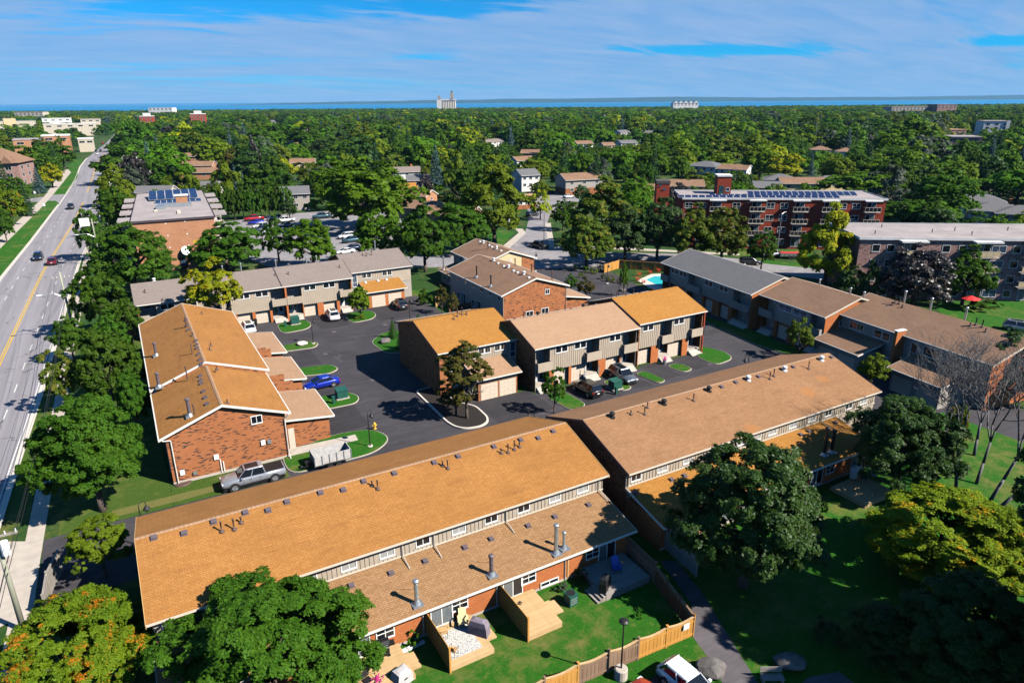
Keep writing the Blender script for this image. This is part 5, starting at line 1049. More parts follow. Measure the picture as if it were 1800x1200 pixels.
far_block('retail_block', 'long white roofed store left of the avenue, nearest of the pale stores', 58, 108, 240, 520, 20, 'brick_tan', 'roof_white', win=9, floors=1); far_block('retail_block', 'white roofed garage building beside the avenue', 122, 150, 245, 540, 12, 'siding_store', 'roof_white', win=7, floors=1); far_block('retail_block', 'low tan store behind the trees at the left edge', 5, 56, 247, 480, 18, 'brick_tan', 'roof_gravel', win=8, floors=1)
far_block('waterfront_building', 'white waterfront building right of the red towers', 258, 300, 190, 1900, 25, 'siding_white', 'roof_white', win=10, floors=2)
r_, w_, h_ = far_block('arena', 'white gabled hall by the lake right of centre', 1184, 1228, 181.5, 1900, 30, 'siding_white', 'roof_white', win=9, floors=2)
for k in range(5): m = MB(); x = -w_/2+w_*(k+.5)/5; m.slab([(x-w_*.1, -.5, h_), (x+w_*.1, -.5, h_), (x, -.5, h_+6)], (0, 25, 0)); part('gable', m, 'siding_white', r_)
far_block('school_block', 'long blue-grey building among the far right trees', 1570, 1652, 188, 1250, 26, 'siding_taupe', 'roof_gravel', win=6, floors=2); far_block('school_block', 'pink and dark building end right of the long blue-grey one', 1650, 1684, 184, 1230, 30, 'brick_pink', 'roof_gravel', win=6, floors=2)
r_, w_, h_ = far_block('apartment_tower', 'white and glass apartment tower at the right edge of the canopy', 1741, 1782, 214, 600, 18, 'siding_white', 'roof_gravel', win=5.0, floors=6, ang=-.25); part('stair_shaft', MB().box(w_/2-3, w_/2-.4, -.6, -.05, 0, h_+1), 'siding_white', r_)
far_block('school_wing', 'low pink building in front of the white apartment tower', 1690, 1737, 242, 520, 24, 'brick_pink', 'roof_gravel', win=5, floors=1, ang=-.3); far_block('school_wing', 'small pink roofed building left of the white apartment tower', 1678, 1710, 229, 640, 20, 'brick_pink', 'shingle_pale', win=5, floors=1)
def elevator():
    d = 2150.0; a, b = pt(777, d), pt(801, d); c = (a+b)/2; w = (b-a).length; h = zat(789, 177, d); root = thing('grain_elevator', 'white concrete grain elevator with two towers standing against the lake', 'grain elevator', (c.x, c.y, 0), -TH)
    n = 8; m = MB()
    for k in range(n): x = -w/2+w*(k+.5)/n; m.cyl((x, 0, 0), (x, 0, h), w/n*.53, n=12)
    part('silo', m, 'concrete_light', root, kind='stuff'); part('gallery', MB().box(-w/2-1, w/2+1, -3.5, 3.5, h+.01, h+4), 'roof_white', root)
    part('head_house', MB().box(-w/2-15, -w/2-1.2, -6, 6, 0, h+2), 'siding_white', root); part('left_tower', MB().box(-w/2-12, -w/2-4, -4, 4, h+2.01, h+14), 'siding_taupe', root)
    part('work_tower', MB().box(w/2-16, w/2-6, -4.5, 4.5, h+4.01, h+23), 'siding_taupe', root); part('work_tower_cap', MB().box(w/2-13, w/2-9, -3, 3, h+23.01, h+27), 'trim_dark', root); part('side_shed', MB().box(w/2+1.5, w/2+8, -5, 5, 0, h*.45), 'brick_red', root)
elevator()
# ---------------------------------------------------------------- vehicles
def loft(m, rings, mi=0, cap=True):
    n = len(rings[0]); i = len(m.v)
    for r in rings: m.v += [tuple(p) for p in r]
    for j in range(len(rings)-1):
        for k in range(n): m.f.append((i+j*n+k, i+j*n+(k+1) % n, i+(j+1)*n+(k+1) % n, i+(j+1)*n+k)); m.m.append(mi)
    if cap: m.f.append(tuple(i+n-1-k for k in range(n))); m.m.append(mi); j = i+(len(rings)-1)*n; m.f.append(tuple(j+k for k in range(n))); m.m.append(mi)
def ring(x, w, zb, zs):
    return [(x, -w*.86, zb), (x, -w, zb+.16), (x, -w*1.0, (zb+zs)/2+.05), (x, -w*.97, zs-.1), (x, -w*.86, zs), (x, 0, zs+.025), (x, w*.86, zs), (x, w*.97, zs-.1), (x, w*1.0, (zb+zs)/2+.05), (x, w, zb+.16), (x, w*.86, zb)]
CARS = {
 'sedan': dict(L=4.75, st=[(-2.37, .74, .42, .78), (-2.28, .84, .30, .93), (-1.5, .90, .24, 1.0), (-.6, .91, .22, .98), (.8, .91, .22, .95), (1.5, .89, .24, .86), (2.2, .80, .30, .70), (2.37, .68, .40, .58)], belt=.95, cab=(-1.75, 1.15, -1.0, .2, 1.45), wb=(-1.38, 1.42), r=.33),
 'suv': dict(L=4.65, st=[(-2.32, .78, .45, .90), (-2.25, .88, .34, 1.08), (-1.4, .93, .28, 1.10), (-.5, .94, .26, 1.08), (.8, .94, .26, 1.06), (1.5, .92, .28, 1.0), (2.15, .84, .34, .86), (2.32, .72, .44, .70)], belt=1.06, cab=(-2.2, 1.15, -1.85, .35, 1.70), wb=(-1.36, 1.40), r=.37),
 'hatch': dict(L=4.2, st=[(-2.1, .74, .42, .84), (-2.02, .84, .30, .98), (-1.2, .88, .24, 1.0), (-.4, .89, .22, .99), (.8, .89, .22, .96), (1.35, .87, .24, .88), (1.95, .79, .30, .72), (2.1, .68, .40, .60)], belt=.97, cab=(-2.0, 1.1, -1.5, .2, 1.50), wb=(-1.25, 1.30), r=.33),
 'pickup': dict(L=5.9, st=[(-2.95, .90, .55, 1.12), (-2.9, .97, .50, 1.20), (-1.0, .99, .46, 1.22), (-.9, .99, .46, 1.20), (1.1, .99, .44, 1.22), (1.9, .97, .44, 1.18), (2.75, .92, .48, 1.06), (2.95, .84, .55, .95)], belt=1.2, cab=(-1.05, 1.5, -.85, .75, 1.92), wb=(-1.85, 1.85), r=.43),
}
def car(kind, colour, loc, heading, label, group=None, detail=True, cat='car', name=None):
    c = CARS[kind]; nm = name or {'pickup': 'pickup_truck', 'sedan': 'parked_car', 'suv': 'parked_car', 'hatch': 'parked_car'}[kind]; pm = 'paint_'+colour+'_car'
    root = thing(nm, label, cat, (loc[0], loc[1], loc[2] if len(loc) > 2 else .012), heading, group); half = max(s[1] for s in c['st']); x0, x1, x2, x3, zt = c['cab']; zb = c['belt']-.02; wb, wt = half*.86, half*.70; r = c['r']
    def body(): m = MB(); loft(m, [ring(*s) for s in c['st']]); return m.mesh('body', pm, True)
    link('body', cached(('body', kind, colour), body), root)
    def cab():
        m = MB(); b = [(x0, -wb, zb), (x1, -wb, zb), (x1, wb, zb), (x0, wb, zb)]; t = [(x2, -wt, zt-.05), (x3, -wt, zt-.05), (x3, wt, zt-.05), (x2, wt, zt-.05)]
        for k in range(4): m.face([b[k], b[(k+1) % 4], t[(k+1) % 4], t[k]])
        m.face(t); return m.mesh('cabin_glass', 'glass_dark')
    link('cabin_glass', cached(('cab', kind), cab), root)
    def roof():
        m = MB(); loft(m, [[(x2-.06, -wt*.9, zt-.06), (x2-.06, wt*.9, zt-.06), (x2-.04, wt*.9, zt-.02), (x2-.04, -wt*.9, zt-.02)], [(x2+.2, -wt-.015, zt-.07), (x2+.2, wt+.015, zt-.07), (x2+.2, wt*.93, zt+.01), (x2+.2, -wt*.93, zt+.01)], [(x3-.25, -wt-.015, zt-.07), (x3-.25, wt+.015, zt-.07), (x3-.25, wt*.93, zt+.01), (x3-.25, -wt*.93, zt+.01)], [(x3+.06, -wt*.9, zt-.07), (x3+.06, wt*.9, zt-.07), (x3+.03, wt*.88, zt-.03), (x3+.03, -wt*.88, zt-.03)]])
        for s in (-1, 1):
            for xa, xb, d in ((x0, x2, .05), (x1, x3, .045), ((x0+x1)/2+.05, (x2+x3)/2+.05, .05)): m.cyl((xa, s*(wb+.004), zb-.02), (xb, s*(wt+.008), zt-.04), d, d*.8, 4)
        return m.mesh('roof_panel', pm)
    link('roof_panel', cached(('roofp', kind, colour), roof), root)
    if kind in ('sedan', 'suv') and colour in ('white', 'silver', 'charcoal', 'greyblue') and detail: link('sunroof', cached(('sunroof', kind), lambda: MB().box(x2+.35, x3-.15, -wt*.62, wt*.62, zt+.004, zt+.022).mesh('sunroof', 'glass_dark')), root)
    def arch(): m = MB(); [m.cyl((w, s*(half-.05), r), (w, s*(half+.006), r), r*1.16, n=14) for w in c['wb'] for s in (-1, 1)]; m.box(-c['L']/2+.1, c['L']/2-.1, -half*.8, half*.8, .2, .42); return m.mesh('wheel_arch', 'plastic_black')
    link('wheel_arch', cached(('arch', kind), arch), root)
    def whl(): return MB().cyl((0, -.11, 0), (0, .11, 0), r, n=16).mesh('tyre', 'tyre')
    def rim():
        m = MB(); m.cyl((0, .0, 0), (0, .118, 0), r*.30, n=8); m.cyl((0, .05, 0), (0, .112, 0), r*.68, r*.62, n=12)
        for k in range(5): a = 2*PI*k/5; m.box(-.03, .03, .112, .122, 0, 0) if False else m.cyl((math.cos(a)*r*.2, .116, math.sin(a)*r*.2), (math.cos(a)*r*.62, .116, math.sin(a)*r*.62), .028, n=4)
        return m.mesh('rim', 'rim')
    for w in c['wb']:
        for s in (-1, 1):
            o = link('wheel', cached(('tyre', kind), whl), root, (w, s*(half-.085), r), (0, 0, 0 if s > 0 else PI))
            if detail: link('rim', cached(('rim', kind), rim), o)
    if detail:
        xf, xr = c['st'][-1][0], c['st'][0][0]; zf = c['st'][-2][3]-.13; zr = c['st'][1][3]-.18
        for s in (-1, 1):
            link('headlight', cached(('hl', kind), lambda: MB().box(-.16, .05, -.17, .17, -.07, .07).mesh('headlight', 'lamp_glass')), root, (xf-.08, s*half*.68, zf))
            link('tail_light', cached(('tl', kind), lambda: MB().box(-.05, .12, -.15, .15, -.1, .1).mesh('tail_light', 'lamp_red')), root, (xr+.07, s*half*.76, zr))
            link('mirror', cached(('mir', kind, colour), lambda: MB().box(-.1, .07, -.1, .1, -.07, .07).mesh('mirror', pm)), root, (x1-.35, s*(half+.08), zb+.08))
        link('grille', cached(('gr', kind), lambda: MB().box(-.05, .04, -half*.45, half*.45, -.1, .1).mesh('grille', 'grille')), root, (xf-.02, 0, zf-.1))
        link('number_plate', cached('plate', lambda: MB().box(-.03, .01, -.16, .16, -.07, .07).mesh('number_plate', 'plastic_white')), root, (xr-.0, 0, zr-.18))
        m = MB()
        for s in (-1, 1):
            for xd in (x1-.5, (x0+x1)/2+.05): m.box(xd-.008, xd+.008, s*(half-.0)-.004, s*(half)+.004, .5, zb-.12)
            for xd in ((x0+x1)/2+.2, (x0+x1)/2-.75): m.box(xd-.09, xd+.09, s*(half*.99)-.012, s*(half*.99)+.02, zb-.24, zb-.2)
        link('door_line', cached(('dl', kind), lambda: m.mesh('door_line', 'plastic_black')), root)
    if kind == 'pickup':
        mk = lambda: MB().box(-2.82, -1.12, -.80, .80, 1.20, 1.27).box(-2.2, -2.17, -.8, .8, 1.271, 1.285).box(-1.7, -1.67, -.8, .8, 1.271, 1.285).mesh('tonneau_cover', 'plastic_black')
        link('tonneau_cover', cached('ton', mk), root)
        if detail: link('sunroof', cached('pksr', lambda: MB().box(x2+.3, x3-.1, -.5, .5, zt+.008, zt+.02).mesh('sunroof', 'glass_dark')), root)
    return root
a_, b_ = G(415, 864), G(484, 847); car('pickup', 'silver', ((a_.x+b_.x)/2, (a_.y+b_.y)/2+.95), PI, 'silver grey pickup truck with a black bed cover parked below the brick gable end', cat='pickup truck')
car('sedan', 'blue', (18.7, 83.5), PI+.06, 'bright blue sedan in the driveway between two grass islands')
car('suv', 'white', (28.3, 112.4), PI/2-.08, 'white hatchback with a glass roof before the beige garages at the back'); car('suv', 'charcoal', (40.6, 112.5), PI/2-.1, 'dark grey hatchback parked at the golden roofed double garage')
car('suv', 'white', (14.6, 112.6), PI/2, 'white car half hidden behind the orange roof of the left row')
car('suv', 'black', (47.3, 64.5), PI/2+.05, 'black crossover with red tail lights in a driveway of the middle row'); car('suv', 'greyblue', (53.9, 65.6), -PI/2-.05, 'grey estate car facing the lane in a driveway of the middle row')
car('hatch', 'white', (25.7, 23.3), -PI/2+.1, 'white car at the bottom edge outside the curved fence'); q_ = G(1126, 1196, .9); car('sedan', 'red', (q_.x-.1, q_.y-1.9), PI/2+.1, 'dark red car whose tail just shows at the bottom edge')
p = G(947, 436); car('pickup', 'black', (p.x, p.y), math.radians(97), 'black pickup truck at the shaded street corner', cat='pickup truck')
p = G(884, 391); car('suv', 'white', (p.x, p.y), 2.2, 'white car under the large yellow-green tree'); p = G(936, 380); car('suv', 'charcoal', (p.x, p.y), .2, 'dark car in front of the small yellow street tree')
p = G(1000, 348); car('sedan', 'white', (p.x, p.y), .1, 'white car parked before the brown roofed two storey house'); p = G(968, 341); car('hatch', 'navy', (p.x, p.y), .3, 'dark car in the side street parking area, left of the white one')
for px, py, kd, colr, hd, lb in ((68, 456, 'suv', 'navy', -PI/2, 'dark blue car heading towards the camera on the avenue'), (93, 464, 'suv', 'burgundy', PI/2, 'dark red car heading away beside the yellow centre line'), (125, 367, 'pickup', 'charcoal', -PI/2, 'dark pickup heading towards the camera near the side street'), (168, 322, 'sedan', 'white', PI/2, 'white car alone on the avenue beyond the side street'),
    (171, 272, 'hatch', 'white', -PI/2, 'small white car at the front of the distant queue'), (169, 267, 'suv', 'navy', -PI/2, 'dark car in the distant queue behind the small white one'), (177, 267, 'suv', 'charcoal', -PI/2, 'charcoal car in the middle lane of the distant queue'), (177, 261, 'suv', 'silver', -PI/2, 'silver car farther back in the distant queue'), (185, 261, 'sedan', 'white', PI/2, 'white car going away at the distant bend'), (194, 272, 'suv', 'black', PI/2, 'black car at the right kerb of the distant bend'), (199, 262, 'suv', 'navy', PI/2, 'dark car beyond the black one at the right kerb'), (188, 256, 'sedan', 'silver', -PI/2, 'grey car far along the avenue'), (192, 252, 'hatch', 'white', -PI/2, 'white car far along the avenue'), (181, 253, 'suv', 'red', -PI/2, 'red car far along the avenue')):
    p = G(px, py); car(kd, colr, (p.x, p.y, .02), hd-math.atan(.03), lb, 'cars on the avenue', py > 300, name='moving_car')
for px, py, kd, colr, lb in ((447, 388, 'pickup', 'red', 'red pickup at the back of the car park'), (450, 394, 'sedan', 'blue', 'blue sedan next to the red pickup in the car park'), (458, 401, 'suv', 'white', 'white car third from the back in the near row of the car park'), (461, 406, 'suv', 'navy', 'dark blue car fourth in the near row of the car park'), (458, 412, 'hatch', 'silver', 'silver car fifth in the near row of the car park'), (483, 387, 'suv', 'silver', 'silver wagon behind the dark round tree in the car park'), (501, 391, 'pickup', 'white', 'white pickup beside the silver wagon in the car park'), (502, 399, 'sedan', 'greyblue', 'grey sedan beside the white pickup in the car park'), (515, 408, 'hatch', 'white', 'white car showing between the two round car park trees'), (566, 384, 'pickup', 'teal', 'pale pickup in the deep shade of the car park'), (609, 419, 'suv', 'white', 'white car on the sunny right side of the car park'), (617, 426, 'suv', 'teal', 'dark teal car next to the white one on the right side of the car park'), (619, 440, 'hatch', 'navy', 'dark car nearest the roof on the right side of the car park'), (607, 446, 'sedan', 'white', 'white car whose roof shows just above the grey-brown roof')):
    p = G(px, py); car(kd, colr, (p.x, p.y), PI+.05, lb, 'cars in the car park', False)
p = G(1356, 452); car('pickup', 'white', (p.x, p.y), PI+aH+.05, 'white pickup truck with a trailer parked before the red brick block', cat='pickup truck')
p = G(1792, 582); car('suv', 'silver', (p.x, p.y), -1.2, 'silver car at the right edge beyond the brown roof'); p = G(1318, 465); car('suv', 'charcoal', (p.x, p.y), aH, 'dark car in the shade of the street beyond the slate roof')
def trailer(loc, rot, label, L=3.7, W=1.9, wall='cover_grey', h=1.05, cover=None):
    root = thing('trailer', label, 'trailer', (loc[0], loc[1], .01), rot); z = .62
    part('bed_floor', MB().box(-L/2, L/2, -W/2, W/2, z, z+.08), 'metal_galv', root); m = MB()
    m.box(-L/2, L/2, -W/2, -W/2+.06, z+.081, z+h).box(-L/2, L/2, W/2-.06, W/2, z+.081, z+h).box(-L/2, -L/2+.06, -W/2+.061, W/2-.061, z+.081, z+h).box(L/2-.06, L/2, -W/2+.061, W/2-.061, z+.081, z+h*.95); part('side_panel', m, wall, root)
    for k in range(6): x = -L/2+L*k/5; part('stake', MB().box(x-.04, x+.04, -W/2-.05, -W/2-.002, z, z+h).box(x-.04, x+.04, W/2+.002, W/2+.05, z, z+h), 'metal_galv', root)
    for x in (-.45, .4):
        for s in (-1, 1): part('wheel', MB().cyl((x, s*(W/2+.08), .33), (x, s*(W/2+.26), .33), .33, n=14), 'tyre', root)
    part('fender', MB().box(-.95, .9, -W/2-.28, -W/2-.06, .70, .75).box(-.95, .9, W/2+.06, W/2+.28, .70, .75), 'plastic_black', root)
    part('tongue', MB().cyl((L/2, -.5, .5), (L/2+1.3, 0, .5), .05, n=4).cyl((L/2, .5, .5), (L/2+1.3, 0, .5), .05, n=4).cyl((L/2+1.2, 0, .02), (L/2+1.2, 0, .75), .04, n=6).box(L/2+.15, L/2+.75, -.3, .3, .56, .95), 'plastic_black', root)
    if cover: part('cover', MB().box(-L/2+.1, L/2-.1, -W/2+.1, W/2-.1, z+h*.6, z+h+.15), cover, root)
trailer((14.3, 63.0), PI, 'grey dump trailer with open bed behind the silver pickup'); p = G(1389, 454); trailer((p.x, p.y), PI+aH, 'flat grey trailer with a red load behind the white pickup', 5.0, 2.0, 'metal_galv', .6, 'chip_red')
# ---------------------------------------------------------------- poles, lamps, signs
def pole(x, y, h, label, arm=True, lean=(0, 0), box=None, trafo=False, r=.16):
    root = thing('utility_pole', label, 'utility pole', (x, y, 0), 0, 'utility poles along the avenue'); part('shaft', MB().cyl((0, 0, 0), (lean[0], lean[1], h), r*1.25, r*.8, 10), 'pole_wood', root, smooth=True)
    tx, ty = lean; part('crossarm', MB().box(tx-1.2, tx+1.2, ty-.06, ty+.06, h-1.0, h-.86), 'wood_grey', root); m = MB()
    for k in (-1.1, -.5, .5, 1.1): m.cyl((tx+k, ty, h-.86), (tx+k, ty, h-.62), .05, .04, 6)
    part('insulator', m, 'metal_white', root)
    if arm: part('lamp_arm', MB().tube([(tx*.8, ty*.8, h*.62), (-1.4, 0, h*.70), (-3.0, 0, h*.70)], .05, 6), 'metal_galv', root); part('lamp_head', MB().box(-3.7, -2.95, -.16, .16, h*.70-.07, h*.70+.06), 'metal_white', root)
    if trafo: part('transformer', MB().cyl((.35, -.1, h*.74), (.35, -.1, h*.74+1.0), .26, n=12), 'metal_white', root)
    if box: part('white_cabinet', MB().box(-2.4, -.5, -.4, .4, h-1.5, h+.2), 'plastic_white', root)
    return Vector((x+tx, y+ty, h))
TOPS = []
p0 = G(42, 1108)
pl = [(p0.x, p0.y, 8.6, 'nearest utility pole at the bottom left corner with a white transformer', dict(arm=False, trafo=True, lean=(0, .2))), (-9.76, 122.7, 10.8, 'tall leaning utility pole with a lamp arm over the avenue, beside the left row', dict(lean=(-.1, 0))), (-6.2, 178.9, 10.8, 'utility pole beside the white cabinet near the flat roofed block', dict(box=True)), (-4.2, 226, 10.5, 'utility pole just beyond the flat roofed block', {}), (-2.0, 268, 10.5, 'fifth utility pole up the avenue from the camera', {}), (.2, 308, 10.5, 'sixth utility pole up the avenue from the camera', {}), (2.6, 350, 10.5, 'seventh utility pole up the avenue from the camera', {}), (4.6, 392, 10.5, 'eighth utility pole up the avenue from the camera', {}), (7, 436, 10.5, 'farthest utility pole that can be made out up the avenue', {})]
for x, y, h, lb, k in pl: TOPS.append(pole(x, y, h, lb, **k))
def wires():
    ex = Vector((-13.5, -8, 8.6)); pts = [ex]+TOPS
    for i, (dx, dz) in enumerate(((-1.1, -.6), (-.5, -.6), (1.1, -.6), (.1, -3.2), (.1, -3.7))):
        m = MB()
        for a, b in zip(pts, pts[1:]):
            L = (b-a).length; n = 8; q_ = [a.lerp(b, k/n)+Vector((dx, 0, dz-L*.018*(1-(2*k/n-1)**2))) for k in range(n+1)]; m.tube(q_, .016 if i < 3 else .025, 3)
        solo('overhead_wire', m, 'metal_dark', ('top overhead wire on the avenue side of the poles', 'top overhead wire next to the pole shafts on the avenue side', 'top overhead wire on the house side of the poles', 'thicker lower wire along the poles, upper of two', 'thicker lower wire along the poles, lower of two')[i], 'wire', group='overhead wires along the avenue')
wires()
def lantern(x, y, label, h=4.3, turn=0.0):
    root = thing('street_lamp', label, 'street lamp', (x, y, .0), turn, 'black crook street lamps of the estate'); part('footing', MB().cyl((0, 0, 0), (0, 0, .22), .28, n=12), 'concrete_light', root); part('shaft', MB().cyl((0, 0, .2), (0, 0, h-.55), .07, .045, 8), 'metal_dark', root)
    q_ = [(0, 0, h-.55)]+[(.32-.32*math.cos(a), 0, h-.35+.32*math.sin(a)) for a in [PI*k/6 for k in range(7)]]+[(.64, 0, h-.62)]; part('crook', MB().tube(q_, .03, 6), 'metal_dark', root)
    part('shade', MB().lathe([(.05, .25), (.1, .2), (.27, -.05), (.3, -.12), (.2, -.13), (.12, -.3), (.0001, -.32)], 10, c=(.64, 0, h-.8)), 'metal_dark', root)
for px, py, z, lb in ((651, 786, 0, 'black crook street lamp on the grass island in front of the brick garage'), (551, 605, 0, 'black crook street lamp on the island by the white rock'), (721, 566, 0, 'black crook street lamp beside the dark grey hatchback'), (939, 722, 4, 'black crook street lamp standing behind the nearest roof, its head by the planter driveway'), (1317, 625, 4, 'black crook street lamp whose head shows over the tan roof'), (243, 890, 4, 'black crook street lamp at the left end of the nearest roof'), (941, 445, 4, 'black crook street lamp at the far entry street'), (1067, 499, 0, 'black street lamp among the pool garden shrubs'), (1294, 569, 0, 'black street lamp in the shade before the slate roofed row'), (1087, 523, 0, 'slim black street lamp behind the tan roof near the pool')):
    p = G(px, py, z); lantern(p.x, p.y, lb, 4.3, PI if px in (939, 1317) else .6)
p = G(1091, 1190); root = thing('street_lamp', 'slim black lamp with a round flat head on a concrete drum outside the curved fence', 'street lamp', (p.x, p.y, 0)); part('drum', MB().lathe([(.42, 0), (.44, .1), (.42, .75), (.36, .8), (.0001, .8)], 16), 'concrete', root); part('shaft', MB().cyl((0, 0, .78), (0, 0, 4.3), .06, .045, 8), 'metal_dark', root); part('head', MB().lathe([(.06, 4.2), (.1, 4.3), (.3, 4.42), (.32, 4.5), (.2, 4.6), (.0001, 4.64)], 14), 'metal_dark', root)
for px, py, h, lb in ((80, 371, 2.6, 'small white bus stop sign on the boulevard grass'), (63, 347, 2.4, 'white road sign left of the sidewalk by the side street'), (70, 345, 3.2, 'green street name sign by the side street')):
    p = G(px, py); root = thing('road_sign', lb, 'sign', (p.x, p.y, 0), -.2); part('post', MB().cyl((0, 0, 0), (0, 0, h), .04, n=6), 'metal_galv', root); part('sign_plate', MB().box(-.35, .35, -.06, -.041, h-.9, h) if py != 345 else MB().box(-.7, .7, -.06, -.041, h-.3, h), 'green_box' if py == 345 else 'plastic_white', root)
p = G(1371, 402, 6); root = thing('street_light', 'tall grey street light in front of the red brick block', 'street light', (p.x, p.y, 0)); part('shaft', MB().cyl((0, 0, 0), (0, 0, 9.5), .12, .07, 8), 'metal_galv', root); part('arm', MB().tube([(0, 0, 9.4), (.8, 0, 9.8), (1.6, 0, 9.8)], .05), 'metal_galv', root)
p = G(956, 437); root = thing('street_light', 'thin dark street light at the crossing by the black pickup', 'street light', (p.x, p.y, 0)); part('shaft', MB().cyl((0, 0, 0), (0, 0, 9), .1, .06, 8), 'metal_dark', root); part('arm', MB().tube([(0, 0, 8.9), (-.8, 0, 9.2), (-1.5, 0, 9.2)], .05), 'metal_dark', root)
p = G(659, 755); root = thing('fire_hydrant', 'pale yellow fire hydrant on the grass island', 'hydrant', (p.x, p.y, .13)); part('barrel', MB().lathe([(.2, 0), (.2, .06), (.13, .1), (.13, .55), (.17, .57), (.17, .62), (.12, .72), (.04, .76), (.04, .82), (.0001, .83)], 12), 'yellow_hydrant', root); part('nozzle', MB().cyl((-.26, 0, .42), (.26, 0, .42), .07, n=8).cyl((0, -.24, .38), (0, 0, .38), .09, n=8), 'yellow_hydrant', root)
for px, py, lb in ((601, 700, 'dark green transformer box on the island beside the blue sedan'), (519, 570, 'dark green transformer box on the island at the back left row'), (1081, 684, 'dark green transformer box between the black and grey cars')):
    p = G(px, py); root = thing('transformer_box', lb, 'utility box', (p.x, p.y, .13)); part('pad', MB().box(-.8, .8, -.75, .75, 0, .12), 'concrete', root); part('cabinet', MB().box(-.65, .65, -.6, .6, .12, 1.1), 'green_box', root); part('lid', MB().slab([(-.7, -.66, 1.14), (.7, -.66, 1.14), (.7, .66, 1.24), (-.7, .66, 1.24)], (0, 0, -.05)), 'green_box', root)
for px, py, lb in ((587, 710, 'slim green pedestal beside the green transformer box by the blue sedan'), (502, 575, 'slim green pedestal at the back left row'), (1083, 693, 'slim green pedestal beside the transformer box of the middle row')):
    p = G(px, py); solo('pedestal', MB().box(-.16, .16, -.16, .16, .12, .95).box(-.19, .19, -.19, .19, .951, 1.05), 'green_box', lb, 'utility box', (p.x, p.y, 0))
p = G(489, 802); root = thing('gas_riser', 'yellow pipe marker at the corner of the brick garage', 'pipe', (p.x, p.y, 0)); part('pipe', MB().cyl((0, 0, 0), (0, 0, 1.1), .05, n=8), 'yellow_hydrant', root); part('cap', MB().cyl((0, 0, 1.1), (0, 0, 1.25), .09, n=8), 'orange_red', root)
p = G(321, 848); solo('well_cover', MB().cyl((0, 0, 0), (0, 0, .12), .85, .8, 20), 'metal_pipe', 'round brown cover in the grass at the corner of the brick gable', 'cover', (p.x, p.y, 0))
p = G(420, 818); root = thing('hose_reel', 'white hose reel against the brick wall behind the pickup', 'hose reel', (p.x, p.y-.3, .5), .2); part('reel', MB().cyl((0, -.2, .2), (0, .2, .2), .35, n=14), 'plastic_white', root); part('stand', MB().box(-.25, .25, -.24, .24, -.5, .0), 'metal_dark', root)
# ---------------------------------------------------------------- rocks
def rock(px, py, r, label, seed, mat='rock', sq=.62):
    p = G(px, py); r2 = np.random.default_rng(seed); m = bpy.data.meshes.new('boulder'); import bmesh
    bm = bmesh.new(); bmesh.ops.create_icosphere(bm, subdivisions=3, radius=1); dirs = r2.normal(size=(9, 3)); dirs /= np.linalg.norm(dirs, axis=1)[:, None]; cut = r2.uniform(.62, .92, 9)
    for v in bm.verts:
        c = np.array(v.co)
        for d, k in zip(dirs, cut):
            t = c@d
            if t > k: c = c-d*(t-k)*.85
        c += r2.normal(size=3)*.012; v.co = (c[0]*r*1.25, c[1]*r*.95, max(-.1, c[2]*r*sq+r*sq*.72))
    bm.to_mesh(m); bm.free(); m.materials.append(MAT[mat]); o = link('boulder', m, None, (p.x, p.y, .02), r2.uniform(0, 6)); tag(o, label, 'rock')
rock(1250, 1182, .85, 'large grey boulder beside the path at the bottom edge', 1); rock(1386, 1168, .85, 'boulder in deep shade right of the path', 2); rock(531, 607, .75, 'white boulder beside the crook street lamp on the island', 3, 'concrete_light', .5); rock(677, 603, .8, 'tan boulder below the two small spruces', 4); rock(1095, 512, .6, 'tan boulder in the pool garden', 5)
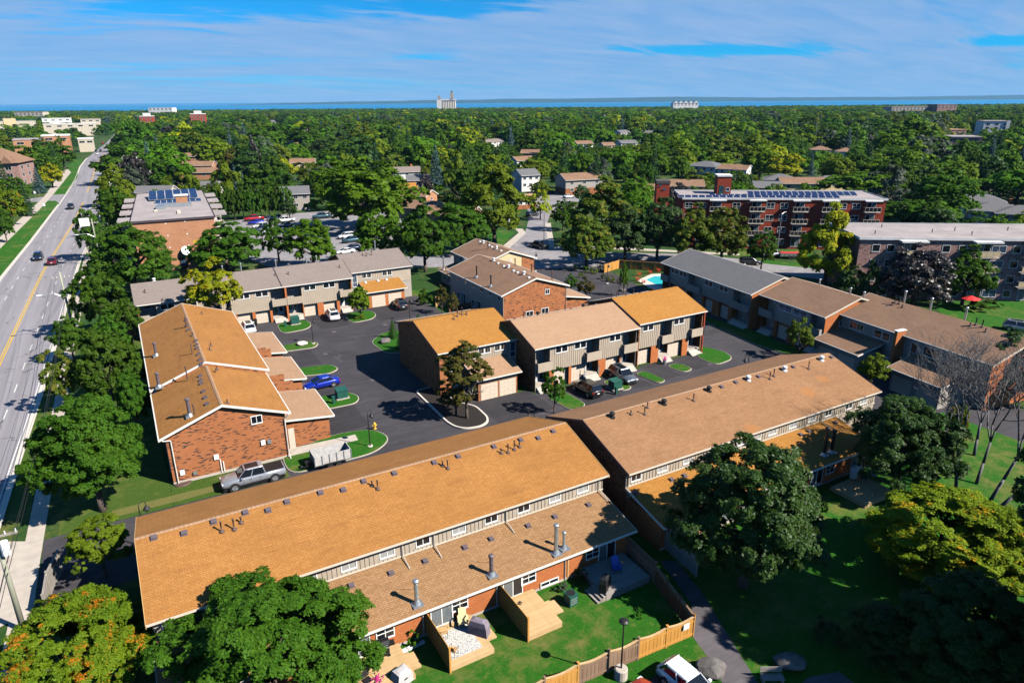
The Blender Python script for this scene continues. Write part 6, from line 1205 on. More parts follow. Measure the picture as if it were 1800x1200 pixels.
# ---------------------------------------------------------------- fences
def fence(pts, h, label, mats, name='wooden_fence', bw=.145, gap=.008, panel=2.4, horiz=False, capw=None, wavy=0.0, seed=1, cat='fence'):
    """board fence along ground points; mats cycles panel by panel"""
    r2 = random.Random(seed); x0, y0 = pts[0]; root = thing(name, label, cat, (x0, y0, 0)); pi = 0
    pk = {}
    for (ax, ay), (bx, by) in zip(pts, pts[1:]):
        L = math.hypot(bx-ax, by-ay); an = math.atan2(by-ay, bx-ax); n = max(1, round(L/panel)); pl_ = L/n
        for i in range(n):
            mt = mats[pi % len(mats)]; pi += 1; c, s = math.cos(an), math.sin(an)
            P = lambda u, v=0.0: (ax-x0+c*u-s*v, ay-y0+s*u+c*v)
            ux = i*pl_; px_, py_ = P(ux); link('post', cached(('post', h, mt), lambda: MB().box(-.06, .06, -.06, .06, 0, h+.12).box(-.08, .08, -.08, .08, h+.121, h+.16).mesh('post', mt)), root, (px_, py_, 0), an)
            if horiz:
                k = 0; z = .1
                while z < h-.05:
                    me = cached(('hs', round(pl_, 2), mt), lambda: MB().box(.06, pl_-.06, -.02, .02, 0, .12).mesh('slat', mt)); a_, b_ = P(ux); link('slat', me, root, (a_, b_, z), an); z += .15
            else:
                u = .07+bw/2
                while u < pl_-.07:
                    top = h-.16-wavy*math.sin(PI*u/pl_); top = round(top-.02*r2.random(), 2); me = cached(('pk', top, bw, mt), lambda: MB().box(-bw/2+gap/2, bw/2-gap/2, -.011, .011, .06, top).mesh('picket', mt)); a_, b_ = P(ux+u, .0 if int(u/bw) % 2 else .012); link('picket', me, root, (a_, b_, 0), an); u += bw
                for z in (.25, h-.45): a_, b_ = P(ux, .045); link('rail', cached(('rl', round(pl_, 2), mt), lambda: MB().box(.06, pl_-.06, -.018, .018, 0, .09).mesh('rail', mt)), root, (a_, b_, z), an)
                m = MB(); nn = 8
                for k in range(nn): u0, u1 = .05+(pl_-.1)*k/nn, .05+(pl_-.1)*(k+1)/nn; w0, w1 = wavy*math.sin(PI*u0/pl_), wavy*math.sin(PI*u1/pl_); m.slab([(u0, -.07, h-w0), (u1, -.07, h-w1), (u1, .07, h-w1), (u0, .07, h-w0)], (0, 0, -.05)); m.slab([(u0, -.04, h-.05-w0), (u1, -.04, h-.05-w1), (u1, -.015, h-.05-w1), (u0, -.015, h-.05-w0)], (0, 0, -.28))
                a_, b_ = P(ux); part('top_trim', m, capw or mt, root, (a_, b_, 0), an)
    px_, py_ = pts[-1][0]-x0, pts[-1][1]-y0; link('post', cached(('post', h, mats[0]), lambda: MB().box(-.06, .06, -.06, .06, 0, h+.12).mesh('post', mats[0])), root, (px_, py_, 0), 0)
    return root
fence([(29.3, 26.75), (20.0, 27.25), (3.0, 27.8)], 1.75, 'board fence with a scalloped top rail at the bottom, its right panels newer and golden', ['wood_cedar', 'wood_cedar', 'wood_old', 'wood_old', 'wood_cedar', 'wood_old', 'wood_old'], capw='wood_deck', wavy=.16)
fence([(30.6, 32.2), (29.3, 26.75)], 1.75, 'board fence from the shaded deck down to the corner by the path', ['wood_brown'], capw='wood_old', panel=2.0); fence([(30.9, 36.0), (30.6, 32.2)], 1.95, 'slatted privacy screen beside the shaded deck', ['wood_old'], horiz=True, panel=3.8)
fence([(13.45, 35.9), (13.45, 32.2)], 1.95, 'slatted privacy screen left of the deck with the patterned rug', ['wood_cedar'], horiz=True, panel=3.8); fence([(19.2, 35.9), (19.2, 32.0)], 1.95, 'slatted privacy screen left of the empty deck', ['wood_cedar'], horiz=True, panel=3.8)
solo('notice_board', MB().box(28.3, 28.8, 26.66, 26.70, 1.0, 1.45), 'plastic_white', 'small white notice on the golden end of the curved fence', 'notice')
fence([(34.2, 35.2), (33.9, 31.2)], 1.9, 'bluish slatted screen between the gap and the second row garden', ['wood_grey'], horiz=True, panel=4.0)
q0, q1, q2 = G2(110, 1003), G2(91, 1043), G2(85, 1085); fence([q0, q1, q2], 1.9, 'weathered grey board fence near the avenue sidewalk at the left', ['wood_grey'], capw='wood_grey')
q0, q1, q2 = G2(1062, 480), G2(1088, 472), G2(1172, 478); fence([q0, q1, q2], 1.9, 'golden cedar fence around the pool garden', ['wood_cedar'], capw='wood_cedar', panel=2.6, bw=.2)
for y, L in ((97.5, 4.0), (103.2, 4.0), (109.0, 4.0)): fence([(50.2, y), (50.2-L, y+.3)], 1.9, {97.5: 'brown slatted screen behind the brick gable row, nearest of three', 103.2: 'brown slatted screen behind the brick gable row, middle of three', 109.0: 'golden slatted screen behind the brick gable row, farthest of three'}[y], ['wood_new' if y > 105 else 'wood_brown'], horiz=True, panel=4)
fence([(-5.2, 119.5), (-1.4, 119.8)], 1.8, 'short golden fence at the left end of the back row', ['wood_cedar'], capw='wood_cedar', bw=.2)
# ---------------------------------------------------------------- decks and what stands on them
def deck(x0, x1, y0, y1, z, label, steps=None, mat='wood_deck'):
    root = thing('deck', label, 'deck', (x0, y0, 0)); w, d = x1-x0, y1-y0; part('frame', MB().box(0, w, .02, d, .02, z-.04), mat, root); y = .0; n = 0
    me = cached(('db', round(w, 2), mat), lambda: MB().box(-.03, w+.02, 0, .138, 0, .036).mesh('deck_board', mat))
    while y < d-.1: link('deck_board', me, root, (0, y-.02, z-.038)); y += .147
    part('skirt', MB().box(-.02, w+.01, -.03, .018, .0, z-.04).box(w+.002, w+.03, 0, d, 0, z-.04), mat, root)
    if steps:
        sx0, sx1, sy0, sy1 = steps; right = sx0 >= x1-.1; n = 3 if z > .5 else 2
        for k in range(n):
            a = w+.03+(sx1-sx0)*k/n if right else -(sx1-sx0)*(k+1)/n; b = a+(sx1-sx0)/n-.01; part('step', MB().box(a, b, sy0-y0, sy1-y0, 0, z*(n-k)/(n+1)), mat, root)
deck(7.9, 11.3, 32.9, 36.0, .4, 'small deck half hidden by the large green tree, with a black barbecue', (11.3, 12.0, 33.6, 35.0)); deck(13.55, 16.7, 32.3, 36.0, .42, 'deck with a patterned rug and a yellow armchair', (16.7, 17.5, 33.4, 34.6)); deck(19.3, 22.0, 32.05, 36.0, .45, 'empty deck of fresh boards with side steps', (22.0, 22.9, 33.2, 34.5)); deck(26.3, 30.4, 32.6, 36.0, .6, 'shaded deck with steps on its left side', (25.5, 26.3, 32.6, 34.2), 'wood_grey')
solo('patterned_rug', MB().box(13.85, 16.1, 32.75, 35.3, .424, .436), 'rug_pattern', 'grey and cream patterned rug on the deck', 'rug')
def adirondack(x, y, z, rot, label, mat='chair_yellow', group=None):
    root = thing('garden_chair', label, 'garden chair', (x, y, z), rot, group)
    for k in range(5): part('back_slat', MB().slab([(-.27+.11*k, .22, .32), (-.27+.11*k+.1, .22, .32), (-.27+.11*k+.1, .58, 1.02-.03*abs(k-2)), (-.27+.11*k, .58, 1.02-.03*abs(k-2))], (0, .025, .01)), mat, root)
    part('seat', MB().slab([(-.27, -.32, .38), (.27, -.32, .38), (.27, .24, .30), (-.27, .24, .30)], (0, 0, -.03)), mat, root)
    for s in (-1, 1): part('arm', MB().box(s*.30-.07, s*.30+.07, -.38, .35, .56, .585), mat, root); part('leg', MB().box(s*.31-.02, s*.31+.02, -.34, -.24, 0, .56), mat, root); part('rear_leg', MB().slab([(s*.29-.02, -.3, .36), (s*.29+.02, -.3, .36), (s*.29+.02, .5, .06), (s*.29-.02, .5, .06)], (0, 0, -.09)), mat, root)
p = G(814, 1098, .42); adirondack(p.x, p.y, .436, -.35, 'pale yellow armchair on the deck with the rug')
for px, py, lb in ((1124, 485, 'red garden chair left of the pool, second from the left'), (1143, 481, 'red garden chair above the pool, middle of the back three'), (1158, 478, 'red garden chair nearest the slate roof'), (1121, 494, 'red garden chair at the left corner of the pool'), (1131, 498, 'red garden chair nearest the shaded pool edge')): p = G(px, py); adirondack(p.x, p.y, .05, .9, lb, 'orange_red', 'red garden chairs by the pool')
def wire_chair(x, y, z, rot, label, mat='metal_dark', seat='wood_new'):
    root = thing('patio_chair', label, 'chair', (x, y, z), rot); part('seat', MB().box(-.24, .24, -.24, .24, .42, .45), seat, root); part('backrest', MB().slab([(-.24, .24, .5), (.24, .24, .5), (.24, .34, .92), (-.24, .34, .92)], (0, .02, 0)), seat, root)
    for a in (-.23, .23):
        for b in (-.23, .23): part('leg', MB().cyl((a, b, 0), (a, b, .43), .018, n=5), mat, root)
    for a in (-.26, .26): part('arm', MB().tube([(a, .25, .45), (a, .25, .64), (a, -.24, .64), (a, -.24, .45)], .015, 4), mat, root)
p = G(781, 1118, .43); wire_chair(p.x, p.y, .43, 1.2, 'wooden seated patio chair beside the privacy screen, nearer the door'); p = G(797, 1150, .43); wire_chair(p.x, p.y, .437, 2.2, 'wooden seated patio chair at the front of the rug'); p = G(656, 1178, .4); wire_chair(p.x, p.y, .41, .8, 'black patio chair on the small deck', seat='metal_dark'); p = G(646, 1196, .4); wire_chair(p.x, p.y, .05, .3, 'black patio chair at the edge of the large green tree', seat='metal_dark')
def cover(x, y, z, rot, w, d, h, label, mat, cat='covered barbecue', name='covered_barbecue'):
    root = thing(name, label, cat, (x, y, z), rot); m = MB(); loft(m, [[(-w/2, -d/2, 0), (w/2, -d/2, 0), (w/2, d/2, 0), (-w/2, d/2, 0)], [(-w/2*.94, -d/2*.95, h*.6), (w/2*.94, -d/2*.95, h*.6), (w/2*.94, d/2*.95, h*.6), (-w/2*.94, d/2*.95, h*.6)], [(-w/2*.75, -d/2*.8, h*.92), (w/2*.75, -d/2*.8, h*.92), (w/2*.75, d/2*.8, h*.92), (-w/2*.75, d/2*.8, h*.92)], [(-w/2*.4, -d/2*.4, h), (w/2*.4, -d/2*.4, h), (w/2*.4, d/2*.4, h), (-w/2*.4, d/2*.4, h)]])
    part('cloth_cover', m, mat, root); part('strap', MB().box(-.12, .12, -d/2-.03, -d/2+.02, h*.5, h*.56), 'metal_dark', root)
p = G(842, 1112, .42); cover(p.x, p.y, .42, -.9, 1.45, .65, 1.2, 'barbecue under a mauve cover beside the yellow armchair', 'cover_mauve'); p = G(707, 1197); cover(p.x, p.y, .02, .3, 1.2, .9, 1.0, 'patio box under a grey-white cover at the bottom edge', 'cover_grey', 'covered box', 'covered_box'); p = G(1063, 1032, .6); cover(p.x, p.y, .6, .6, 1.2, .6, 1.05, 'barbecue under a black cover on the shaded deck', 'plastic_black')
def bbq(x, y, z, rot, label, mat='plastic_black'):
    root = thing('barbecue', label, 'barbecue', (x, y, z), rot); part('cabinet', MB().box(-.4, .4, -.28, .28, .12, .8), mat, root); m = MB()
    extr(m, [(-.3, .84), (.3, .84), (.3, 1.1), (.1, 1.22), (-.15, 1.2), (-.3, 1.02)], -.42, .42); part('lid', m, mat, root); part('handle', MB().cyl((-.3, -.36, 1.0), (.3, -.36, 1.0), .02, n=6), 'metal_galv', root)
    for s in (-1, 1): part('side_shelf', MB().box(s*.42, s*.78, -.25, .25, .8, .84), mat, root); part('wheel', MB().cyl((s*.36, -.3, .09), (s*.36, -.24, .09), .09, n=10), 'tyre', root)
    part('knob_panel', MB().box(-.4, .4, -.31, -.281, .7, .8), 'metal_galv', root)
p = G(674, 1150, .4); bbq(p.x, p.y, .41, -.15, 'black gas barbecue with an open shelf on the small deck'); p = G(1500, 840, .4); bbq(p.x, p.y, .42, .4, 'white lidded barbecue on the far deck of the second row', 'plastic_white')
p = G(1003, 1060); root = thing('air_conditioner', 'grey-green air conditioning unit on the lawn by the brick wall', 'air conditioner', (p.x, p.y, .0), .1); part('casing', MB().box(-.38, .38, -.38, .38, .05, .95), 'metal_vent' if False else 'green_box', root); part('fan_guard', MB().cyl((0, 0, .951), (0, 0, .99), .32, n=16), 'metal_dark', root); part('louvre', MB().box(-.3, .3, -.39, -.381, .2, .3).box(-.3, .3, -.39, -.381, .4, .5).box(-.3, .3, -.39, -.381, .6, .7), 'metal_galv', root)
p = G(722, 1140); root = thing('planter_edging', 'row of white hollow blocks edging the plant bed', 'edging', (p.x, p.y, .02), .08)
for k in range(5): link('block', cached('cblock', lambda: MB().box(-.19, .19, -.1, -.06, 0, .2).box(-.19, .19, .06, .1, 0, .2).box(-.19, -.15, -.059, .059, 0, .2).box(.15, .19, -.059, .059, 0, .2).mesh('block', 'plastic_white')), root, (-.85+k*.42, 0, 0))
p = G(1083, 1003, .6); adirondack(p.x, p.y, .6, -.4, 'blue plastic chair by the shaded patio door', 'blue_plastic')
p = G(914, 1060, .45); root = thing('pair_of_shoes', 'pair of dark sandals by the patio door of the empty deck', 'shoes', (p.x, p.y, .452), .6)
for k in (-.1, .1): part('sandal', MB().box(k-.045, k+.045, -.13, .13, 0, .05).box(k-.05, k+.05, -.02, .1, .05, .09), 'metal_pipe', root)
p = G(1143, 1000); root = thing('traffic_cone', 'orange traffic cone in the dark gap between the rows', 'cone', (p.x, p.y, 0)); part('base', MB().box(-.2, .2, -.2, .2, 0, .05), 'orange_red', root); part('cone', MB().cyl((0, 0, .05), (0, 0, .72), .15, .03, 12), 'orange_red', root)
p = G(1200, 968); solo('paddling_pool', MB().lathe([(.75, 0), (.8, .1), (.78, .25), (.7, .25), (.68, .1), (.0001, .08)], 18), 'teal_plastic', 'round turquoise paddling pool in the second row garden', 'paddling pool', (p.x, p.y, .03)); p = G(1185, 958); root = thing('toy', 'orange and blue plastic toy by the patio door of the second row', 'toy', (p.x, p.y, .03), .5); part('base', MB().box(-.5, .5, -.35, .35, 0, .15), 'blue_plastic', root); part('top', MB().lathe([(.3, .15), (.25, .5), (.1, .7), (.0001, .72)], 10), 'orange_red', root)
deck(53.8, 58.2, 30.6, 34.2, .4, 'pale deck with chairs and a table behind the second row', None, 'wood_deck')
for px, py, lb in ((1517, 846, 'black mesh chair at the edge of the second row deck'), (1535, 842, 'white mesh chair on the second row deck')): p = G(px, py, .4); wire_chair(p.x, p.y, .41, .8, lb, seat='metal_dark' if px < 1520 else 'cover_grey')
p = G(1527, 830, .4); root = thing('patio_table', 'small square patio table on the second row deck', 'table', (p.x, p.y, .41), .3); part('table_top', MB().box(-.45, .45, -.45, .45, .68, .72), 'metal_galv', root)
for a in (-.4, .4):
    for b in (-.4, .4): part('leg', MB().cyl((a, b, 0), (a, b, .68), .02, n=5), 'metal_dark', root)
p = G(1352, 1195); root = thing('garden_bench', 'wooden bench in deep shade at the bottom edge', 'bench', (p.x, p.y-.2, .02), -.5)
for k in range(4): part('seat_slat', MB().box(-.7, .7, -.3+.15*k, -.17+.15*k, .42, .45), 'wood_grey', root)
for k in range(3): part('back_slat', MB().box(-.7, .7, .32, .35, .52+.15*k, .64+.15*k), 'wood_grey', root)
for s in (-.6, .6): part('leg', MB().box(s-.04, s+.04, -.28, .34, 0, .42), 'wood_grey', root)
# pool, umbrella
PO = P2((1136, 492), (1150, 486), (1170, 486), (1190, 500), (1160, 504)); root = thing('swimming_pool', 'turquoise swimming pool half hidden by the slate roof', 'swimming pool', (PO[0][0], PO[0][1], 0)); sh = [(x-PO[0][0], y-PO[0][1]) for x, y in PO]; part('terrace', MB().prism([(x-PO[0][0], y-PO[0][1]) for x, y in P2((1120, 493), (1145, 482), (1172, 481), (1200, 505), (1150, 512))], 0, .06), 'concrete_light', root); part('water', MB().prism(sh, .03, .075), 'pool_water', root); part('pool_rim', MB().prism([(x*1.0+(.25 if x > 3 else -.25), y*1.0+(.25 if y > 2 else -.25)) for x, y in sh], .02, .068), 'concrete_light', root)
p = G(1707, 524, 2.2); root = thing('garden_umbrella', 'red parasol over the shrubs before the pinkish apartment block', 'umbrella', (p.x, p.y, 0)); part('canopy', MB().lathe([(1.5, 2.1), (.8, 2.4), (.05, 2.65), (.0001, 2.68)], 8), 'red_canvas', root); part('pole', MB().cyl((0, 0, 0), (0, 0, 2.6), .03, n=6), 'metal_galv', root)
p = G(449, 572); root = thing('wheelie_bin', 'black bin in front of the back left garages', 'bin', (p.x, p.y, .01)); part('body', MB().box(-.3, .3, -.35, .35, .05, 1.0), 'plastic_black', root); part('lid', MB().slab([(-.34, -.4, 1.03), (.34, -.4, 1.03), (.34, .38, 1.12), (-.34, .38, 1.12)], (0, 0, -.05)), 'plastic_black', root)
for px, py, lb in ((1140, 658, 'red flowers in a grey tub on the steps of the orange roofed pair'),):
    p = G(1171, 642); root = thing('flower_tub', lb, 'flower pot', (p.x, p.y+.4, .0)); part('tub', MB().lathe([(.2, 0), (.28, .7), (.24, .7), (.0001, .65)], 12), 'metal_galv', root); m = MB(); r2 = random.Random(4)
    for k in range(60): a, b = r2.uniform(0, 6.3), r2.uniform(0, .35); x, y, z = b*math.cos(a), b*math.sin(a), .8+r2.uniform(-.1, .35); m.face([(x, y, z), (x+.1, y+.02, z+.03), (x+.08, y+.1, z+.05), (x-.02, y+.09, z)])
    part('flowers', m, 'flower_pink', root, kind='stuff')
# ---------------------------------------------------------------- trees
def leaf_mesh(name, pos, nrm, size, mat, rg, aspect=.62, fold=.12):
    n = len(pos); t = rg.normal(size=(n, 3)); t -= (t*nrm).sum(1)[:, None]*nrm; t /= np.linalg.norm(t, axis=1)[:, None]+1e-9; b = np.cross(nrm, t); s = size*rg.uniform(.65, 1.3, n)
    L = (t*s[:, None]*.5); W = b*(s*aspect*.5)[:, None]; D = nrm*(s*fold)[:, None]
    v = np.empty((n, 4, 3)); v[:, 0] = pos+L; v[:, 1] = pos+W-D; v[:, 2] = pos-L; v[:, 3] = pos-W-D
    me = bpy.data.meshes.new(name); me.vertices.add(n*4); me.vertices.foreach_set('co', v.reshape(-1)); me.loops.add(n*4); me.loops.foreach_set('vertex_index', np.arange(n*4, dtype=np.int32)); me.polygons.add(n); me.polygons.foreach_set('loop_start', np.arange(0, n*4, 4, dtype=np.int32)); me.polygons.foreach_set('loop_total', np.full(n, 4, dtype=np.int32)); me.materials.append(MAT[mat]); me.update(calc_edges=True); me.validate(); return me
def unit(v): return v/(np.linalg.norm(v, axis=-1, keepdims=True)+1e-9)
def crown(kind, seed, nl, size, mat):
    rg = np.random.default_rng(seed)
    if kind in ('spruce', 'pine'):
        tiers = 13 if kind == 'spruce' else 8; h = 1-np.sqrt(rg.uniform(0, 1, nl)); tier = np.floor(h*tiers)/tiers; fr = h*tiers-np.floor(h*tiers)
        a = rg.uniform(0, 2*PI, nl); nb = 9; off = np.floor(h*tiers)*1.7; bi = np.round((a+off)/(2*PI/nb))*(2*PI/nb)-off; a = bi+(a-bi)*rg.uniform(.15, .8, nl)
        env = (1-tier*.97)*(1.0 if kind == 'spruce' else 1-.25*tier); env = env*(.82+.25*np.sin(bi*5.3+tier*31)); r = env*np.sqrt(rg.uniform(.05, 1, nl)); z = -1+2*(tier+.5/tiers)+(.10-.16*r/np.maximum(env, .01))*(1.1-tier)+rg.normal(0, .015, nl)+fr*.06
        pos = np.stack([np.cos(a)*r, np.sin(a)*r, z], 1); nrm = unit(np.stack([np.cos(a)*.5, np.sin(a)*.5, np.full(nl, .8)], 1)+rg.normal(0, .5, (nl, 3))); return leaf_mesh('crown', pos, nrm, size*.9, mat, rg, .4)
    hi = nl > 20000; lo = nl < 5000
    K = {'maple': 165 if hi else 90, 'loose': 100 if hi else 56, 'locust': 80, 'column': 60, 'willow': 40, 'shrub': 22}[kind]
    if lo: K = {'maple': 44, 'loose': 28, 'locust': 40, 'column': 40, 'willow': 30, 'shrub': 16}[kind]
    d = unit(rg.normal(size=(K*3, 3))); d = d[d[:, 2] > (-.75 if kind != 'locust' else -.35)][:K]; K = len(d)
    rad = rg.uniform(.30, .90, K)**.6; lr = rg.uniform(.14, .27, K)*(1.0 if hi else 1.15)*(1.0 if not lo else 1.45); env = 1+.16*np.sin(d[:, 0]*3+seed)*np.cos(d[:, 1]*4+seed*2)+rg.normal(0, .05, K)
    cen = d*(rad*env)[:, None]
    if kind == 'maple': cen[:, :2] *= (1.0-.20*np.clip(cen[:, 2:3], 0, 1))
    if kind == 'locust': cen[:, 2] = cen[:, 2]*.75+.1
    # every lump carries sprays of leaves (small drooping discs), so that gaps stay between them
    M = {True: 15, False: 8}[hi] if not lo else 5
    sq = np.array([1, 1, .62 if kind in ('maple', 'locust') else .85]); si = np.repeat(np.arange(K), M); ns = len(si)
    od = unit(unit(cen[si]+1e-6)*.70+np.array([0, 0, .35])+unit(rg.normal(size=(ns, 3)))*.9); sc = cen[si]+od*(lr[si]*rg.uniform(.55, 1.08, ns))[:, None]*sq
    keep = np.ones(ns, bool)
    for k in range(K): q = (sc-cen[k])/sq; keep &= ~(((q*q).sum(1) < (lr[k]*.55)**2) & (si != k))
    sc, od = sc[keep], od[keep]; ns = len(sc); sn = unit(od*.6+np.array([0, 0, .55])+rg.normal(0, .28, (ns, 3))); sr = rg.uniform(.6, 1.35, ns)*({True: .062, False: .088}[hi] if not lo else .15)
    li = rg.choice(ns, nl, p=sr**2/np.sum(sr**2)); e1 = unit(np.cross(sn, rg.normal(size=(ns, 3)))); e2 = np.cross(sn, e1); a = rg.uniform(0, 2*PI, nl); rr = np.sqrt(rg.uniform(0, 1, nl)); R_ = (rr*sr[li])
    pos = sc[li]+e1[li]*(np.cos(a)*R_)[:, None]+e2[li]*(np.sin(a)*R_)[:, None]-sn[li]*(R_*rr*.55)[:, None]+rg.normal(0, 1, (nl, 3))*(sr[li]*.16)[:, None]
    rad_ = (e1[li]*np.cos(a)[:, None]+e2[li]*np.sin(a)[:, None]); n = nl; pos = pos*.94
    if kind == 'willow': k = rg.uniform(0, 1, n); pos[:, 2] -= k*.55*np.clip(np.hypot(pos[:, 0], pos[:, 1]), .2, 1)
    nrm = unit(sn[li]+rad_*(rr*.6)[:, None]+rg.normal(0, .38 if hi else .24 if lo else .32, (n, 3))); return leaf_mesh('crown', pos, nrm, size, mat, rg, .7)
def trunk_mesh(seed, mat, limbs=8, spread=.55):
    rg = random.Random(seed); m = MB(); m.tube([(0, 0, -.02), (.01, 0, .2), (.0, .02, .45), (.02, 0, .7)], [.075, .058, .05, .04], 8)
    for k in range(limbs):
        a = 2*PI*k/limbs+rg.uniform(-.3, .3); z0 = rg.uniform(.3, .66); r = spread*rg.uniform(.7, 1.25); m.tube([(0.01, .01, z0), (math.cos(a)*r*.45, math.sin(a)*r*.45, z0+.14), (math.cos(a)*r, math.sin(a)*r, z0+rg.uniform(.26, .4))], [.034, .022, .008], 5)
    return m.mesh('trunk', mat, True)
def proto(kind, lod, var, mat):
    nl, sz = {'hi': (110000, .038), 'mid': (19000, .074), 'far': (5000, .130), 'stuff': (1700, .21)}[lod]
    if kind in ('spruce', 'pine') : nl = int(nl*.8)
    if kind == 'loose': nl = int(nl*.72)
    if kind == 'shrub': nl = int(nl*.35); sz *= 1.55
    return cached(('crown', kind, lod, var), lambda: crown(kind, 11+var*7+len(kind), nl, sz, mat))
def dress(o, mat):
    if o.data.materials[0] != MAT[mat]: o.material_slots[0].link = 'OBJECT'; o.material_slots[0].material = MAT[mat]
    return o
TREES = []      # (x, y, R)
TN = {'spruce': ('spruce_tree', 'spruce'), 'pine': ('pine_tree', 'pine'), 'shrub': ('shrub', 'shrub'), 'column': ('columnar_tree', 'tree'), 'willow': ('willow_tree', 'willow')}
def tree_at(kind, mat, x, y, R, V, zc, label, group=None, lod=None, seed=None, bark='bark'):
    s = (len(TREES)*13+5) if seed is None else seed; rg = random.Random(s); d = depth((x, y, zc)); lod = lod or ('hi' if d < 78 else 'mid' if d < 190 else 'far'); name, cat = TN.get(kind, ('deciduous_tree', 'tree'))
    root = thing(name, label, cat, (x, y, 0), rg.uniform(0, 2*PI), group); dress(link('crown', proto(kind, lod, s % (3 if lod != 'hi' else 2), mat), root, (0, 0, zc), 0, (R, R, V)), mat)
    if kind != 'shrub': link('trunk', cached(('trunk', s % 3, bark), lambda: trunk_mesh(s % 3, bark)) if kind not in ('spruce', 'pine') else cached(('trunks', bark), lambda: MB().cyl((0, 0, -.02), (0, 0, 1.15), .07, .01, 8).mesh('trunk', bark)), root, (0, 0, 0), 0, (R if R > 1.6 else 1.6, R if R > 1.6 else 1.6, zc+V*.15))
    TREES.append((x, y, R)); return root
def tree(kind, mat, cx, cy, hw, hh, label, clear=1.4, bark='bark', group=None):
    zc = 5.0
    for _ in range(6):
        p = G(cx, cy, zc); dp = depth(p); R = hw*dp/F; r = ray(cx, cy).normalized(); sd_ = -r.z; v2 = (hh*dp/F)**2-(R*sd_)**2; V = math.sqrt(max(v2, (.45*R)**2))/math.sqrt(1-sd_*sd_); zc = V*.92+(clear if kind not in ('spruce', 'pine') else .3)
        if kind == 'shrub': zc = V*.75
    return tree_at(kind, mat, p.x, p.y, R, V, zc, label, group, bark=bark)
T_ = tree
# along the avenue, near to far
T_('maple', 'leaf_green', 156, 790, 100, 104, 'big round dark green tree beside the avenue, left of the brick gable end'); T_('maple', 'leaf_green', 186, 640, 56, 66, 'green tree beside the orange roofed left row, above the big round one'); T_('loose', 'leaf_olive', 105, 660, 33, 50, 'thinning tree with bare twigs at the avenue kerb')
T_('maple', 'leaf_green', 178, 522, 48, 62, 'green tree at the left end of the grey-brown back row'); T_('maple', 'leaf_green', 228, 452, 66, 60, 'wide green tree in front of the tan brick block'); T_('pine', 'needle_bright', 283, 452, 40, 48, 'pointed dark pine against the tan brick wall'); T_('maple', 'leaf_green', 196, 592, 36, 40, 'small green tree hidden between its bigger neighbours by the avenue')
T_('maple', 'leaf_green', 160, 408, 26, 42, 'green tree below the white cabinet on the avenue pole'); T_('maple', 'leaf_green', 205, 370, 34, 44, 'green tree at the left side of the tan brick block'); T_('loose', 'leaf_lime', 207, 326, 30, 34, 'lime green tree at the far left corner of the tan brick block'); T_('maple', 'leaf_purple', 236, 303, 24, 36, 'dark purple tree behind the tan brick block'); T_('maple', 'leaf_green', 262, 300, 28, 30, 'green tree right of the dark purple one behind the tan brick block'); T_('maple', 'leaf_bright', 296, 290, 44, 34, 'broad green tree behind the solar panels of the tan brick block')
T_('loose', 'leaf_green', 224, 245, 28, 34, 'tall light green tree at the avenue bend'); T_('willow', 'leaf_lime', 318, 319, 32, 20, 'pale weeping willow behind the solar panels of the tan brick block'); T_('maple', 'leaf_yellow', 326, 246, 30, 24, 'yellow-green round tree in the left canopy, farther of two'); T_('maple', 'leaf_lime', 378, 268, 36, 26, 'yellow-green round tree in the left canopy, nearer of two'); T_('maple', 'leaf_bronze', 414, 285, 24, 24, 'bronze tree beside the yellow-green round one')
T_('loose', 'leaf_lime', 393, 325, 25, 38, 'light green tree left of the blue spruces'); T_('spruce', 'needle_blue', 414, 322, 11, 32, 'blue spruce, left of the pair behind the clipped trees'); T_('spruce', 'needle_blue', 428, 330, 11, 28, 'blue spruce, right of the pair behind the clipped trees'); T_('maple', 'leaf_purple', 447, 285, 13, 36, 'narrow dark purple tree beyond the car park')
for k, w_ in enumerate(('first', 'second', 'third', 'fourth', 'fifth', 'sixth', 'seventh', 'eighth', 'ninth')): T_('column', 'leaf_green', 378+k*15.5, 354-k*.6, 12.5, 28, f'clipped green tree behind the car park, {w_} from the left in its row', group='row of clipped trees behind the car park')
T_('maple', 'leaf_green', 394, 432, 62, 42, 'dark green tree in front of the car park, left of three'); T_('loose', 'leaf_yellow', 376, 503, 52, 50, 'yellow-green tree in front of the grey-brown back row', clear=4.5); T_('maple', 'leaf_green', 486, 420, 28, 34, 'dark round tree standing in the car park, centre of three'); T_('maple', 'leaf_bright', 548, 424, 46, 42, 'bright green tree at the car park edge, right of three')
T_('maple', 'leaf_bright', 668, 412, 50, 46, 'green tree left of the twin dark trees behind the back row'); T_('maple', 'leaf_green', 745, 418, 46, 54, 'dark green tree behind the grey-brown end house'); T_('maple', 'leaf_green', 806, 398, 52, 42, 'dark green tree behind the brown roofed set back row')
T_('maple', 'leaf_bright', 638, 338, 96, 64, 'very wide bright green locust tree behind the car park'); T_('maple', 'leaf_lime', 868, 358, 62, 66, 'large yellow-green tree beside the side street'); T_('loose', 'leaf_green', 815, 335, 40, 50, 'loose green tree at the left shoulder of the large yellow-green one'); T_('loose', 'leaf_lime', 800, 305, 26, 36, 'tall lime tree behind the large yellow-green one')
T_('maple', 'leaf_purple', 748, 326, 15, 18, 'reddish purple tree between the bungalows'); T_('shrub', 'leaf_bronze', 793, 346, 22, 12, 'olive shrub behind the brown roofed bungalow'); T_('loose', 'leaf_yellow', 950, 358, 18, 22, 'small yellow street tree on its own by the side street')
